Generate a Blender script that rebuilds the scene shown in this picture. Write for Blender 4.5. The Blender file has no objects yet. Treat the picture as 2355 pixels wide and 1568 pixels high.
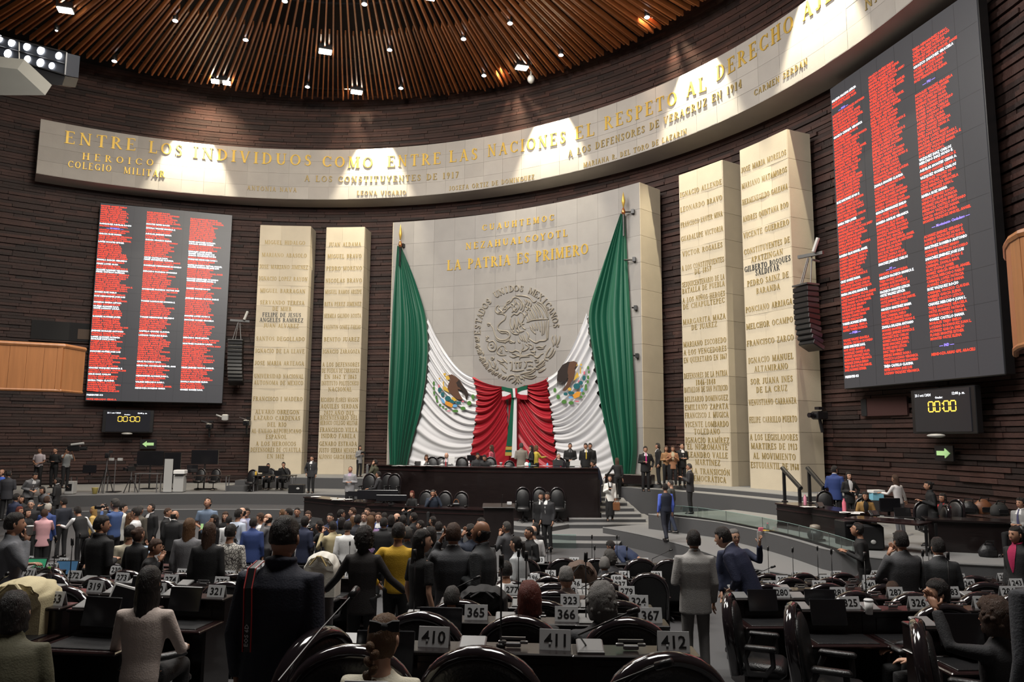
import bpy, bmesh, math, random
from mathutils import Vector, Matrix
import numpy as np
random.seed(7)
SC = bpy.context.scene; COL = SC.collection
PI = math.pi
# ------------------------------------------------------------------ camera
W, H, FPX = 2355.0, 1568.0, 1750.0
PITCH = math.atan(221/FPX); ROLL = 0.0065
cf = Vector((0, math.cos(PITCH), math.sin(PITCH)))
_u = Vector((0, -math.sin(PITCH), math.cos(PITCH))); _r = Vector((1, 0, 0))
cr = _r*math.cos(ROLL) + _u*math.sin(ROLL); cu = -_r*math.sin(ROLL) + _u*math.cos(ROLL)
CAM = Vector((0, 0, 3.6))
cam_d = bpy.data.cameras.new('camera'); cam = bpy.data.objects.new('camera', cam_d); COL.objects.link(cam)
cam_d.sensor_width = 36; cam_d.lens = FPX/W*36; cam_d.clip_start = .05; cam_d.clip_end = 200
m = Matrix.Identity(4)
for i in range(3):
    m[i][0] = cr[i]; m[i][1] = cu[i]; m[i][2] = -cf[i]; m[i][3] = CAM[i]
cam.matrix_world = m
SC.camera = cam
# ------------------------------------------------------------------ world, exposure
wd = bpy.data.worlds.new('world'); SC.world = wd; wd.use_nodes = True
wd.node_tree.nodes['Background'].inputs[0].default_value = (.85, .9, 1, 1)
wd.node_tree.nodes['Background'].inputs[1].default_value = .03
SC.view_settings.view_transform = 'Standard'; SC.view_settings.look = 'None'
SC.view_settings.exposure = 0.3; SC.view_settings.gamma = 1.0; SC.view_settings.use_curve_mapping = False
SC.cycles.max_bounces = 5; SC.cycles.diffuse_bounces = 3; SC.cycles.glossy_bounces = 3; SC.cycles.transparent_max_bounces = 8
SC.cycles.sample_clamp_indirect = 4
def lamp(name, kind, loc, target, energy, color=(1, 1, 1), size=1.0, angle=60, blend=.4, size_y=None):
    d = bpy.data.lights.new(name, kind); d.energy = energy; d.color = color
    if kind == 'AREA':
        d.size = size
        if size_y: d.shape = 'RECTANGLE'; d.size_y = size_y
    if kind == 'SPOT':
        d.spot_size = math.radians(angle); d.spot_blend = blend; d.shadow_soft_size = size
    if kind == 'POINT': d.shadow_soft_size = size
    o = bpy.data.objects.new(name, d); COL.objects.link(o); o.location = loc
    o.rotation_euler = (Vector(target)-Vector(loc)).to_track_quat('-Z', 'Y').to_euler()
    return o
# ------------------------------------------------------------------ measuring helpers (photo pixel -> point of the hall)
def ray(px, py): return cr*(px-W/2) + cu*(H/2-py) + cf*FPX
def onz(px, py, z):
    d = ray(px, py); return CAM + d*((z-CAM.z)/d.z)
CC = Vector((-11.4, 18.4)); RF, RP, RSL, RSC, RW = 24.0, 24.2, 23.75, 24.95, 25.7
def oncyl(px, py, R, c=CC):
    d = ray(px, py); a = d.x**2+d.y**2; b = -2*(d.x*c.x+d.y*c.y); k = c.x**2+c.y**2-R*R
    t = (-b+math.sqrt(b*b-4*a*k))/(2*a); return CAM + d*t
def atd(px, py, y):
    d = ray(px, py); return CAM + d*(y/d.y)
def az(p): return math.atan2(p[1]-CC.y, p[0]-CC.x)
def cyl(R, a, z): return Vector((CC.x+R*math.cos(a), CC.y+R*math.sin(a), z))
# ------------------------------------------------------------------ general lighting of the hall (ceiling floods, seen and unseen)
WARM = (1.0, .86, .66); NEUT = (1.0, .96, .9)
lamp('hall_light', 'AREA', (-6, 25, 22.2), (-4, 28, 0), 2300, NEUT, 6)
lamp('hall_light', 'AREA', (2, 8, 20), (1, 15, 0), 1900, NEUT, 7)
lamp('hall_light', 'AREA', (-12, 16, 20), (-8, 22, 0), 1500, NEUT, 7)
lamp('wall_wash', 'AREA', (-4, 14, 19), (0, 37, 3), 2300, (1, .95, .9), 4)
lamp('wall_wash', 'AREA', (-12, 24, 21), (-11, 43, 4), 1000, (1, .88, .7), 3)
# ------------------------------------------------------------------ materials
_M = {}
def mat(name, color, rough=.6, metal=0, var=0, vscale=5, bump=0, bscale=40, emit=None, estr=1, coat=0, island=0, spec=.5, alpha=None, trans=0, sheen=0, stretch=None, coord='Object'):
    if name in _M: return _M[name]
    m = bpy.data.materials.new(name); m.use_nodes = True; nt = m.node_tree; n = nt.nodes; L = nt.links
    b = n['Principled BSDF']; c = tuple(color)+(1,)
    b.inputs['Base Color'].default_value = c; b.inputs['Roughness'].default_value = rough; b.inputs['Metallic'].default_value = metal
    b.inputs['Specular IOR Level'].default_value = spec
    if coat: b.inputs['Coat Weight'].default_value = coat; b.inputs['Coat Roughness'].default_value = .08
    if sheen: b.inputs['Sheen Weight'].default_value = sheen
    if trans: b.inputs['Transmission Weight'].default_value = trans
    if emit: b.inputs['Emission Color'].default_value = tuple(emit)+(1,); b.inputs['Emission Strength'].default_value = estr
    last = None
    if var or bump:
        tc = n.new('ShaderNodeTexCoord'); mp = n.new('ShaderNodeMapping'); L.new(tc.outputs[coord], mp.inputs[0])
        if stretch: mp.inputs['Scale'].default_value = stretch
    if var:
        ns = n.new('ShaderNodeTexNoise'); ns.inputs['Scale'].default_value = vscale; ns.inputs['Detail'].default_value = 6
        L.new(mp.outputs[0], ns.inputs[0])
        mx = n.new('ShaderNodeMix'); mx.data_type = 'RGBA'
        mx.inputs['A'].default_value = tuple(x*(1-var) for x in color)+(1,); mx.inputs['B'].default_value = tuple(min(1, x*(1+var)) for x in color)+(1,)
        L.new(ns.outputs[0], mx.inputs['Factor']); last = mx.outputs['Result']
    if island:
        g = n.new('ShaderNodeNewGeometry'); hs = n.new('ShaderNodeHueSaturation')
        mr = n.new('ShaderNodeMapRange'); mr.inputs[3].default_value = 1-island; mr.inputs[4].default_value = 1+island
        oi = n.new('ShaderNodeObjectInfo'); ad = n.new('ShaderNodeMath'); ad.operation = 'ADD'; fr = n.new('ShaderNodeMath'); fr.operation = 'FRACT'
        L.new(g.outputs['Random Per Island'], ad.inputs[0]); L.new(oi.outputs['Random'], ad.inputs[1]); L.new(ad.outputs[0], fr.inputs[0])
        L.new(fr.outputs[0], mr.inputs[0]); L.new(mr.outputs[0], hs.inputs['Value'])
        if last: L.new(last, hs.inputs['Color'])
        else: hs.inputs['Color'].default_value = c
        last = hs.outputs[0]
    if last: L.new(last, b.inputs['Base Color'])
    if bump:
        n2 = n.new('ShaderNodeTexNoise'); n2.inputs['Scale'].default_value = bscale; n2.inputs['Detail'].default_value = 5
        L.new(mp.outputs[0], n2.inputs[0]); bp = n.new('ShaderNodeBump'); bp.inputs['Strength'].default_value = bump; bp.inputs['Distance'].default_value = .02
        L.new(n2.outputs[0], bp.inputs['Height']); L.new(bp.outputs[0], b.inputs['Normal'])
    _M[name] = m; return m
def glassmat(name, tint=(.75, .85, .82), a=.16):
    if name in _M: return _M[name]
    m = bpy.data.materials.new(name); m.use_nodes = True; nt = m.node_tree; n = nt.nodes; L = nt.links
    n.remove(n['Principled BSDF']); t = n.new('ShaderNodeBsdfTransparent'); g = n.new('ShaderNodeBsdfGlossy'); g.inputs['Roughness'].default_value = .05
    t.inputs[0].default_value = tint+(1,); mx = n.new('ShaderNodeMixShader'); mx.inputs[0].default_value = a
    L.new(t.outputs[0], mx.inputs[1]); L.new(g.outputs[0], mx.inputs[2]); L.new(mx.outputs[0], n['Material Output'].inputs[0])
    _M[name] = m; return m
BRICK = mat('dark_brick', (.033, .0135, .010), .68, var=.55, vscale=1.6, bump=.7, bscale=14, island=.6)
BACK = mat('wall_mortar', (.012, .008, .008), .9)
STONEG = mat('grey_stone', (.3, .285, .27), .75, var=.12, vscale=1.3, bump=.15, bscale=25, island=.07)
STONEF = mat('frieze_stone', (.36, .335, .305), .75, var=.12, vscale=1.3, bump=.15, bscale=25, island=.07)
STONE = mat('stone', (.56, .49, .37), .75, var=.12, vscale=1.3, bump=.15, bscale=25, island=.07)
GOLD = mat('gold_metal', (.62, .41, .08), .4, .45, var=.1, vscale=3)
GOLDP = mat('gold_dull', (.34, .25, .09), .5, .3, var=.12, vscale=3)
DARKL = mat('dark_bronze', (.05, .055, .06), .5, .5)
RELIEF = mat('relief_stone', (.27, .24, .195), .6, var=.12, vscale=4)
SLATM = mat('slat_wood', (.26, .09, .028), .36, var=.3, vscale=3, island=.35)
BLACK = mat('black_void', (.006, .006, .007), .8)
CARPET = mat('grey_carpet', (.08, .08, .083), .95, var=.12, vscale=60, bump=.4, bscale=200)
CARPL = mat('light_carpet', (.2, .2, .198), .95, var=.1, vscale=60, bump=.3, bscale=200)
DWOOD = mat('dark_wood', (.011, .007, .007), .3, var=.5, vscale=4, stretch=(1, 1, 8), coat=.3)
DWOOD2 = mat('mahogany_edge', (.02, .009, .009), .22, coat=.5, var=.3, vscale=6)
LEATH = mat('black_leather', (.012, .012, .013), .36, bump=.25, bscale=60)
GLOSSK = mat('gloss_black_rim', (.016, .012, .014), .12, coat=.8)
STEEL = mat('brushed_steel', (.35, .35, .36), .32, .8)
LGREY = mat('light_plastic', (.42, .42, .41), .4)
BPLAS = mat('black_plastic', (.012, .012, .013), .35)
SCRN = mat('screen_off', (.012, .012, .014), .16)
WHITEP = mat('white_paper', (.75, .75, .74), .6)
WHITEC = mat('white_card', (.62, .63, .64), .5)
INK = mat('black_ink', (.01, .01, .011), .5)
# ------------------------------------------------------------------ object helpers
def obj(name, V, F, mats, parent=None, smooth=False, mi=None, link=True):
    me = bpy.data.meshes.new(name); me.from_pydata([tuple(v) for v in V], [], F)
    if not isinstance(mats, (list, tuple)): mats = [mats]
    for mm in mats: me.materials.append(mm)
    if mi is not None: me.polygons.foreach_set('material_index', mi)
    if smooth: me.polygons.foreach_set('use_smooth', [True]*len(F))
    me.update()
    o = bpy.data.objects.new(name, me)
    if link: COL.objects.link(o)
    if parent is not None: o.parent = parent
    return o
def meshobj(name, me, parent=None, mats=None):
    o = bpy.data.objects.new(name, me); COL.objects.link(o)
    if parent is not None: o.parent = parent
    if mats:
        for i, mm in enumerate(mats):
            if i < len(me.materials) and mm is not None:
                o.material_slots[i].link = 'OBJECT'; o.material_slots[i].material = mm
    return o
def tag(o, label=None, cat=None, group=None, kind=None):
    if label: o['label'] = label
    if cat: o['category'] = cat
    if group: o['group'] = group
    if kind: o['kind'] = kind
    return o
def thing(name, label, cat, loc=(0, 0, 0), rz=0, group=None):
    o = bpy.data.objects.new(name, None); COL.objects.link(o); o.location = loc; o.rotation_euler = (0, 0, rz); o.empty_display_size = .1
    return tag(o, label, cat, group)
def copy_tree(o, parent=None):
    c = o.copy(); COL.objects.link(c); c.parent = parent
    for ch in list(o.children): copy_tree(ch, c)
    return c
class MB:
    def __init__(s): s.V = []; s.F = []; s.mi = []; s.cur = 0
    def add(s, V, F):
        k = len(s.V); s.V += [Vector(v) for v in V]; s.F += [tuple(i+k for i in f) for f in F]; s.mi += [s.cur]*len(F); return s
    def mat(s, i): s.cur = i; return s
    def box(s, c, d, rz=0, rx=0, ry=0, bev=0):
        x, y, z = d[0]/2, d[1]/2, d[2]/2; R = Matrix.Rotation(rz, 3, 'Z') @ Matrix.Rotation(ry, 3, 'Y') @ Matrix.Rotation(rx, 3, 'X'); c = Vector(c)
        if bev:
            b = min(bev, x*.9, y*.9, z*.9); V = []; 
            for sz, ins in ((-z, b), (-z+b, 0), (z-b, 0), (z, b)):
                xx, yy = x-ins, y-ins; bb = b*.6
                V += [(xx-bb, -yy, sz), (xx, -yy+bb, sz), (xx, yy-bb, sz), (xx-bb, yy, sz), (-xx+bb, yy, sz), (-xx, yy-bb, sz), (-xx, -yy+bb, sz), (-xx+bb, -yy, sz)]
            F = [tuple(range(7, -1, -1)), tuple(range(24, 32))]
            for r in range(3):
                for i in range(8): F.append((r*8+i, r*8+(i+1) % 8, r*8+8+(i+1) % 8, r*8+8+i))
            return s.add([c+R@Vector(v) for v in V], F)
        V = [c+R@Vector((a*x, b*y, e*z)) for a, b, e in ((-1, -1, -1), (1, -1, -1), (1, 1, -1), (-1, 1, -1), (-1, -1, 1), (1, -1, 1), (1, 1, 1), (-1, 1, 1))]
        return s.add(V, [(3, 2, 1, 0), (4, 5, 6, 7), (0, 1, 5, 4), (1, 2, 6, 5), (2, 3, 7, 6), (3, 0, 4, 7)])
    def tube(s, pts, r, n=8, cap=True, sq=1.0):
        pts = [Vector(p) for p in pts]; rs = r if isinstance(r, (list, tuple)) else [r]*len(pts); V = []; F = []
        up = None
        for i, p in enumerate(pts):
            t = (pts[min(i+1, len(pts)-1)]-pts[max(i-1, 0)])
            t = t.normalized() if t.length > 1e-9 else Vector((0, 0, 1))
            if up is None:
                up = Vector((0, 0, 1)) if abs(t.z) < .9 else Vector((0, 1, 0))
            a = t.cross(up)
            a = a.normalized() if a.length > 1e-6 else Vector((1, 0, 0)); b = a.cross(t).normalized(); up = b
            for k in range(n):
                w = 2*PI*k/n; V.append(p + a*(math.cos(w)*rs[i]) + b*(math.sin(w)*rs[i]*sq))
        for i in range(len(pts)-1):
            for k in range(n): F.append((i*n+k, i*n+(k+1) % n, (i+1)*n+(k+1) % n, (i+1)*n+k))
        if cap: F.append(tuple(range(n-1, -1, -1))); F.append(tuple((len(pts)-1)*n+k for k in range(n)))
        return s.add(V, F)
    def loft(s, rings, cap=True):
        n = len(rings[0]); V = [p for r in rings for p in r]; F = []
        for i in range(len(rings)-1):
            for k in range(n): F.append((i*n+k, i*n+(k+1) % n, (i+1)*n+(k+1) % n, (i+1)*n+k))
        if cap: F.append(tuple(range(n-1, -1, -1))); F.append(tuple((len(rings)-1)*n+k for k in range(n)))
        return s.add(V, F)
    def lathe(s, prof, c=(0, 0, 0), n=12, axis='Z'):
        c = Vector(c); rings = []
        for r, z in prof:
            rings.append([c+(Vector((r*math.cos(2*PI*k/n), r*math.sin(2*PI*k/n), z)) if axis == 'Z' else Vector((r*math.cos(2*PI*k/n), z, r*math.sin(2*PI*k/n)))) for k in range(n)])
        return s.loft(rings)
    def ell(s, c, r, n=12, m=8, R=None):
        c = Vector(c); V = []; F = []
        for j in range(m+1):
            ph = -PI/2+PI*j/m
            for k in range(n):
                v = Vector((r[0]*math.cos(ph)*math.cos(2*PI*k/n), r[1]*math.cos(ph)*math.sin(2*PI*k/n), r[2]*math.sin(ph)))
                V.append(c+(R@v if R else v))
        for j in range(m):
            for k in range(n): F.append((j*n+k, j*n+(k+1) % n, (j+1)*n+(k+1) % n, (j+1)*n+k))
        return s.add(V, F)
    def prism(s, poly, y0, y1):   # polygon in x,z extruded along y
        n = len(poly); V = [(x, y0, z) for x, z in poly]+[(x, y1, z) for x, z in poly]
        return s.add(V, [tuple(range(n)), tuple(range(2*n-1, n-1, -1))]+[(i, i+n, (i+1) % n+n, (i+1) % n) for i in range(n)])
    def build(s, name, mats, parent=None, smooth=False):
        return obj(name, s.V, s.F, mats, parent, smooth, s.mi)
    def cylbox(s, a0, a1, R0, R1, z0, z1, seg=None):   # block bent along the hall wall, R1 is the inner (front) radius
        seg = seg or max(1, int(abs(a1-a0)*R0/1.5)); rings = []
        for i in range(seg+1):
            a = a0+(a1-a0)*i/seg; rings.append([cyl(R0, a, z0), cyl(R1, a, z0), cyl(R1, a, z1), cyl(R0, a, z1)])
        return s.loft(rings)
# ------------------------------------------------------------------ serif stroke lettering for the inscriptions
def _ln(x0, y0, x1, y1, w): 
    return ('l', x0, y0, x1, y1, w)
T, N = .17, .075   # thick, thin stems
S = .045
def _st(x, y0=0, y1=1, w=T, sf=3):   # vertical stem with serifs
    r = [_ln(x, y0, x, y1, w)]
    if sf & 1: r.append(_ln(x-w*.5-.09, y0+S/2, x+w*.5+.09, y0+S/2, S))
    if sf & 2: r.append(_ln(x-w*.5-.09, y1-S/2, x+w*.5+.09, y1-S/2, S))
    return r
def _arc(cx, cy, rx, ry, a0, a1): return [('a', cx, cy, rx, ry, a0, a1)]
def _sf(x, y, w=.2): return [_ln(x-w/2, y, x+w/2, y, S)]
GL = {
'A': (.86, [_ln(.14, 0, .43, 1, N), _ln(.43, 1, .72, 0, T), _ln(.24, .34, .62, .34, .06)]+_sf(.12, .02)+_sf(.74, .02, .26)),
'B': (.74, _st(.2)+_arc(.36, .74, .22, .215, -90, 90)+_arc(.38, .27, .26, .235, -90, 90)+[_ln(.2, .52, .4, .52, .05), _ln(.2, .97, .38, .97, .05), _ln(.2, .03, .4, .03, .05)]),
'C': (.86, _arc(.48, .5, .37, .46, 42, 318)+[_ln(.78, .68, .78, .95, .05), _ln(.8, .1, .8, .26, .05)]),
'D': (.86, _st(.2)+_arc(.38, .5, .37, .455, -90, 90)+[_ln(.2, .965, .4, .965, .05), _ln(.2, .035, .4, .035, .05)]),
'E': (.74, _st(.2)+[_ln(.2, .97, .64, .97, .06), _ln(.2, .52, .5, .52, .05), _ln(.2, .03, .67, .03, .06), _ln(.64, .8, .64, 1, .05), _ln(.68, 0, .68, .22, .05), _ln(.5, .42, .5, .62, .045)]),
'F': (.7, _st(.2)+[_ln(.2, .97, .64, .97, .06), _ln(.2, .52, .5, .52, .05), _ln(.64, .8, .64, 1, .05), _ln(.5, .42, .5, .62, .045)]),
'G': (.9, _arc(.48, .5, .37, .46, 45, 325)+_st(.78, .05, .45, T, 2)+[_ln(.76, .7, .76, .93, .05)]),
'H': (.92, _st(.2)+_st(.72)+[_ln(.2, .52, .72, .52, .06)]),
'I': (.4, _st(.2)),
'J': (.52, _st(.32, .2, 1, T, 2)+_arc(.18, .18, .14, .16, 190, 360)),
'L': (.72, _st(.2)+[_ln(.2, .03, .64, .03, .06), _ln(.65, 0, .65, .25, .05)]),
'M': (1.06, _st(.16, w=N)+_st(.88)+[_ln(.18, .98, .52, .06, T), _ln(.52, .06, .86, .98, N)]),
'N': (.92, _st(.18, w=N)+_st(.74, 0, 1, N, 2)+[_ln(.16, .98, .74, .03, T)]),
'Ñ': (.92, _st(.18, w=N)+_st(.74, 0, 1, N, 2)+[_ln(.16, .98, .74, .03, T), _ln(.3, 1.12, .62, 1.14, .06)]),
'O': (.92, _arc(.46, .5, .38, .46, 0, 360)),
'P': (.7, _st(.2)+_arc(.36, .72, .25, .235, -90, 90)+[_ln(.2, .965, .38, .965, .05), _ln(.2, .48, .38, .48, .05)]),
'Q': (.92, _arc(.46, .5, .38, .46, 0, 360)+[_ln(.5, .1, .86, -.18, .1)]),
'R': (.84, _st(.2)+_arc(.36, .73, .24, .225, -90, 90)+[_ln(.2, .965, .38, .965, .05), _ln(.2, .5, .38, .5, .05), _ln(.38, .5, .74, .02, T)]+_sf(.76, .02)),
'S': (.64, _arc(.32, .73, .19, .235, 30, 250)+_arc(.32, .26, .21, .235, -130, 90)+[_ln(.2, .58, .46, .42, .14), _ln(.53, .7, .53, .92, .045), _ln(.1, .06, .1, .28, .045)]),
'T': (.82, _st(.41, sf=1)+[_ln(.08, .97, .74, .97, .06), _ln(.08, .76, .08, 1, .05), _ln(.74, .76, .74, 1, .05)]),
'U': (.9, _st(.2, .3, 1, T, 2)+_st(.72, .3, 1, N, 2)+_arc(.46, .3, .26, .27, 180, 360)),
'V': (.86, [_ln(.14, 1, .43, 0, T), _ln(.43, 0, .72, 1, N)]+_sf(.14, .98, .28)+_sf(.73, .98)),
'X': (.84, [_ln(.12, 1, .7, 0, T), _ln(.7, 1, .12, 0, N)]+_sf(.14, .98, .24)+_sf(.7, .98)+_sf(.12, .02)+_sf(.7, .02, .24)),
'Y': (.82, [_ln(.12, 1, .41, .5, T), _ln(.7, 1, .41, .5, N)]+_st(.41, 0, .5, T, 1)+_sf(.14, .98, .24)+_sf(.7, .98)),
'Z': (.74, [_ln(.12, .97, .64, .97, .06), _ln(.62, .97, .12, .03, T), _ln(.1, .03, .66, .03, .06), _ln(.12, .8, .12, 1, .05), _ln(.67, 0, .67, .22, .05)]),
'1': (.46, _st(.24, sf=1)+[_ln(.1, .84, .24, .98, .07)]), '2': (.6, _arc(.29, .74, .18, .23, -20, 170)+[_ln(.46, .66, .1, .06, .1), _ln(.08, .05, .52, .05, .1)]),
'3': (.58, _arc(.27, .75, .16, .22, -90, 160)+_arc(.27, .27, .19, .24, -160, 90)), '4': (.6, [_ln(.4, 1, .06, .32, N), _ln(.06, .3, .56, .3, .06)]+_st(.4, 0, 1, T, 1)),
'5': (.58, [_ln(.14, .96, .48, .96, .08), _ln(.13, .96, .11, .56, .07)]+_arc(.27, .31, .19, .29, -150, 110)), '6': (.6, _arc(.3, .3, .19, .28, 0, 360)+[_ln(.14, .4, .36, 1, .1)]),
'7': (.56, [_ln(.06, .95, .5, .95, .1), _ln(.48, .92, .2, 0, .14)]), '8': (.6, _arc(.3, .76, .16, .21, 0, 360)+_arc(.3, .28, .2, .26, 0, 360)),
'9': (.6, _arc(.3, .7, .19, .28, 0, 360)+[_ln(.46, .6, .24, 0, .1)]), '0': (.6, _arc(.3, .5, .2, .46, 0, 360)),
' ': (.5, []), '.': (.26, [_ln(.06, .06, .18, .06, .12)]), ',': (.26, [_ln(.06, .06, .16, .06, .12), _ln(.14, .06, .08, -.1, .05)]), '-': (.4, [_ln(.06, .42, .34, .42, .07)]), '"': (.3, [_ln(.08, 1, .08, .8, .06), _ln(.2, 1, .2, .8, .06)]),
}
for a, b in (('Í', 'I'), ('Á', 'A'), ('Ó', 'O'), ('É', 'E')):
    w, g = GL[b]; GL[a] = (w, g+[_ln(w/2, 1.08, w/2+.14, 1.26, .07)])
def glyph_quads(ch, bold=1.0):
    out = []
    for g in GL.get(ch, GL[' '])[1]:
        if g[0] == 'l':
            _, x0, y0, x1, y1, w = g; w *= bold; dx, dy = x1-x0, y1-y0; l = math.hypot(dx, dy) or 1
            if abs(dy) > .4 and abs(dx) > .1: nx, ny = w/2, 0
            else: nx, ny = -dy/l*w/2, dx/l*w/2
            out.append([(x0-nx, y0-ny), (x0+nx, y0+ny), (x1+nx, y1+ny), (x1-nx, y1-ny)])
        else:
            _, cx, cy, rx, ry, a0, a1 = g; n = max(3, int(abs(a1-a0)/30)); pr = None
            for i in range(n+1):
                a = math.radians(a0+(a1-a0)*i/n); w = (N+(T-N)*abs(math.cos(a))**1.5)*bold
                p = (cx+(rx+w*.3)*math.cos(a), cy+(ry+w*.2)*math.sin(a)), (cx+(rx-w*.7)*math.cos(a), cy+(ry-w*.6)*math.sin(a))
                if pr: out.append([pr[0], p[0], p[1], pr[1]])
                pr = p
    return out
def text_w(t, sp=.12): return sum(GL.get(c, GL[' '])[0]+sp for c in t)-sp
def letters(mb, ch, fn, t, bold=1.0):     # fn(x,y,off)->world point
    for q in glyph_quads(ch, bold):
        A = [fn(x, y, t) for x, y in q]; B = [fn(x, y, 0) for x, y in q]
        mb.add(A+B, [(0, 1, 2, 3), (0, 4, 5, 1), (1, 5, 6, 2), (2, 6, 7, 3), (3, 7, 4, 0)])
def arc_text(t, R, a_l, a_r, z, h, mats, parent, each=False, thick=.05, sp=.12, name='inscription', zr=None, bold=1.0):
    """letters standing on the curved stone, between two azimuths (left has the larger angle)"""
    wtot = text_w(t, sp); k = (a_l-a_r)/wtot; x = 0; mb = MB(); zr = z if zr is None else zr; out = []
    for ch in t:
        gw = GL.get(ch, GL[' '])[0]
        def fn(u, v, off, x=x):
            a = a_l-(x+u)*k; return cyl(R-.004-off, a, z+(zr-z)*(x+u)/wtot+v*h)
        if ch != ' ':
            if each: mb = MB()
            letters(mb, ch, fn, thick, bold)
            if each: out.append(mb.build('letter', mats, parent))
        x += gw+sp
    if not each: out.append(mb.build(name, mats, parent)); out[-1]['kind'] = 'stuff'
    return out
# ------------------------------------------------------------------ the round brick wall
D2R = math.pi/180
mb = MB(); mb.cylbox(142*D2R, -40*D2R, RW+.5, RW+.12, -.5, 26, 70)
wall = mb.build('wall_back', BACK); tag(wall, kind='structure')
CH = .165; rb = random.Random(3)
def brick_vals(c):
    deep = .015 if c % 2 else .085
    return deep
A0, A1 = 141, -39
near = MB(); allb = MB(); single = []
meshes = {}
for c in range(0, 150):
    z0 = -.3+c*CH
    a = A0-rb.random()*5
    while a > A1:
        ln = rb.choice((2.2, 3.2, 4.2, 5.4)); a2 = a-ln
        zc = z0
        # the screens' part of the wall and the upper drum have flatter courses
        amp = .045 if (z0 > 16.5 or z0 < 0) else .1
        pr = (amp if c % 2 == 0 else amp*.28)*rb.uniform(.5, 1.15)
        if rb.random() < .05: pr *= .2
        am = (a+a2)/2
        if -11 < am < 17.5 and 1.0 < z0 < 5.4 and len(single) < 290:
            single.append((a-.02, a2+.02, z0, pr))
        else: allb.cylbox((a-.02)*D2R, (a2+.02)*D2R, RW+.12, RW+.05-pr, z0+.01, z0+CH-.01, 3)
        a = a2
o = allb.build('brick_courses', BRICK, wall); o['kind'] = 'stuff'
for a, a2, z0, pr in single:
    k = (round((a-a2)*10), round(pr*60)); 
    if k not in meshes:
        s = MB(); hw = (k[0]/10)*D2R/2; p2 = k[1]/60
        rings = []
        for i in range(3):
            w = -hw+2*hw*i/2
            rings.append([Vector(((RW+.12)*math.cos(w), (RW+.12)*math.sin(w), .012)), Vector(((RW+.05-p2)*math.cos(w), (RW+.05-p2)*math.sin(w), .012)), Vector(((RW+.05-p2)*math.cos(w), (RW+.05-p2)*math.sin(w), CH-.012)), Vector(((RW+.12)*math.cos(w), (RW+.12)*math.sin(w), CH-.012))])
        s.loft(rings); t_ = s.build('brick', BRICK); meshes[k] = t_.data; bpy.data.objects.remove(t_)
    b = meshobj('brick', meshes[k], wall); b.location = (CC.x, CC.y, z0); b.rotation_euler = (0, 0, (a+a2)/2*D2R)
# ceiling void above the slats
mb = MB(); n = 64
mb.loft([[cyl(33, 2*PI*k/n, 25.5) for k in range(n)], [cyl(33, 2*PI*k/n, 26) for k in range(n)]])
ceil = mb.build('ceiling', BLACK); tag(ceil, kind='structure')
# hall sides and rear so that no outside light shows
mb = MB(); ring = []
for k in range(41):
    a = (142+(320-142)*k/40)*D2R; ring.append(a)
mb.loft([[cyl(27.5, a, -.6), cyl(27, a, -.6), cyl(27, a, 26), cyl(27.5, a, 26)] for a in ring])
o = mb.build('wall_rear', mat('rear_wall', (.05, .03, .025), .8)); tag(o, kind='structure')
# ------------------------------------------------------------------ slatted ceiling
ZS = 23.0; RC = onz(770, -440, ZS)
edge_px = [(-160, 60), (60, 100), (150, 122), (263, 155), (400, 190), (560, 220), (700, 233), (860, 238), (1000, 228), (1200, 190), (1400, 120), (1580, 45), (1625, 10)]
EC = Vector((-9.17, 22.0)); ER = 20.35
def edge_r(ang):   # distance from slat centre to the canopy rim along a direction
    d = Vector((math.cos(ang), math.sin(ang))); p = Vector((RC.x, RC.y))-EC
    b = p.dot(d); return -b+math.sqrt(b*b-(p.dot(p)-ER*ER))
slatmesh = {}
NSL = 300; rs = random.Random(5)
for k in range(NSL):
    ang = PI*.5+(k-NSL*.45)*(1.30*PI/NSL)
    re = edge_r(ang)+rs.uniform(-.06, .06); long = k % 2 == 0
    r0 = re*.29 if long else re*.66
    if long and k % 4 == 0: r0 = re*.18
    zz = ZS+rs.uniform(-.02, .02)+(.12 if not long else 0)
    key = (round(r0, 1), round(re, 1))
    if key not in slatmesh:
        s = MB(); s.box(((key[0]+key[1])/2, 0, .13), (key[1]-key[0], .075, .26)); t_ = s.build('slat', SLATM); slatmesh[key] = t_.data; bpy.data.objects.remove(t_)
    o = meshobj('slat', slatmesh[key], ceil); o.location = (RC.x, RC.y, zz+rs.uniform(0, .1)); o.rotation_euler = (0, -.0, ang)
# carrier rings that hold the slats
s = MB()
for fr in (.35, .55, .8, .97):
    pts = []
    for k in range(60):
        a = PI*.5+(k/59-.45)*1.32*PI; r = edge_r(a)*fr; pts.append((RC.x+r*math.cos(a), RC.y+r*math.sin(a), ZS+.42))
    s.tube(pts, .05, 5)
s.build('carrier_ring', BLACK, ceil)
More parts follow.
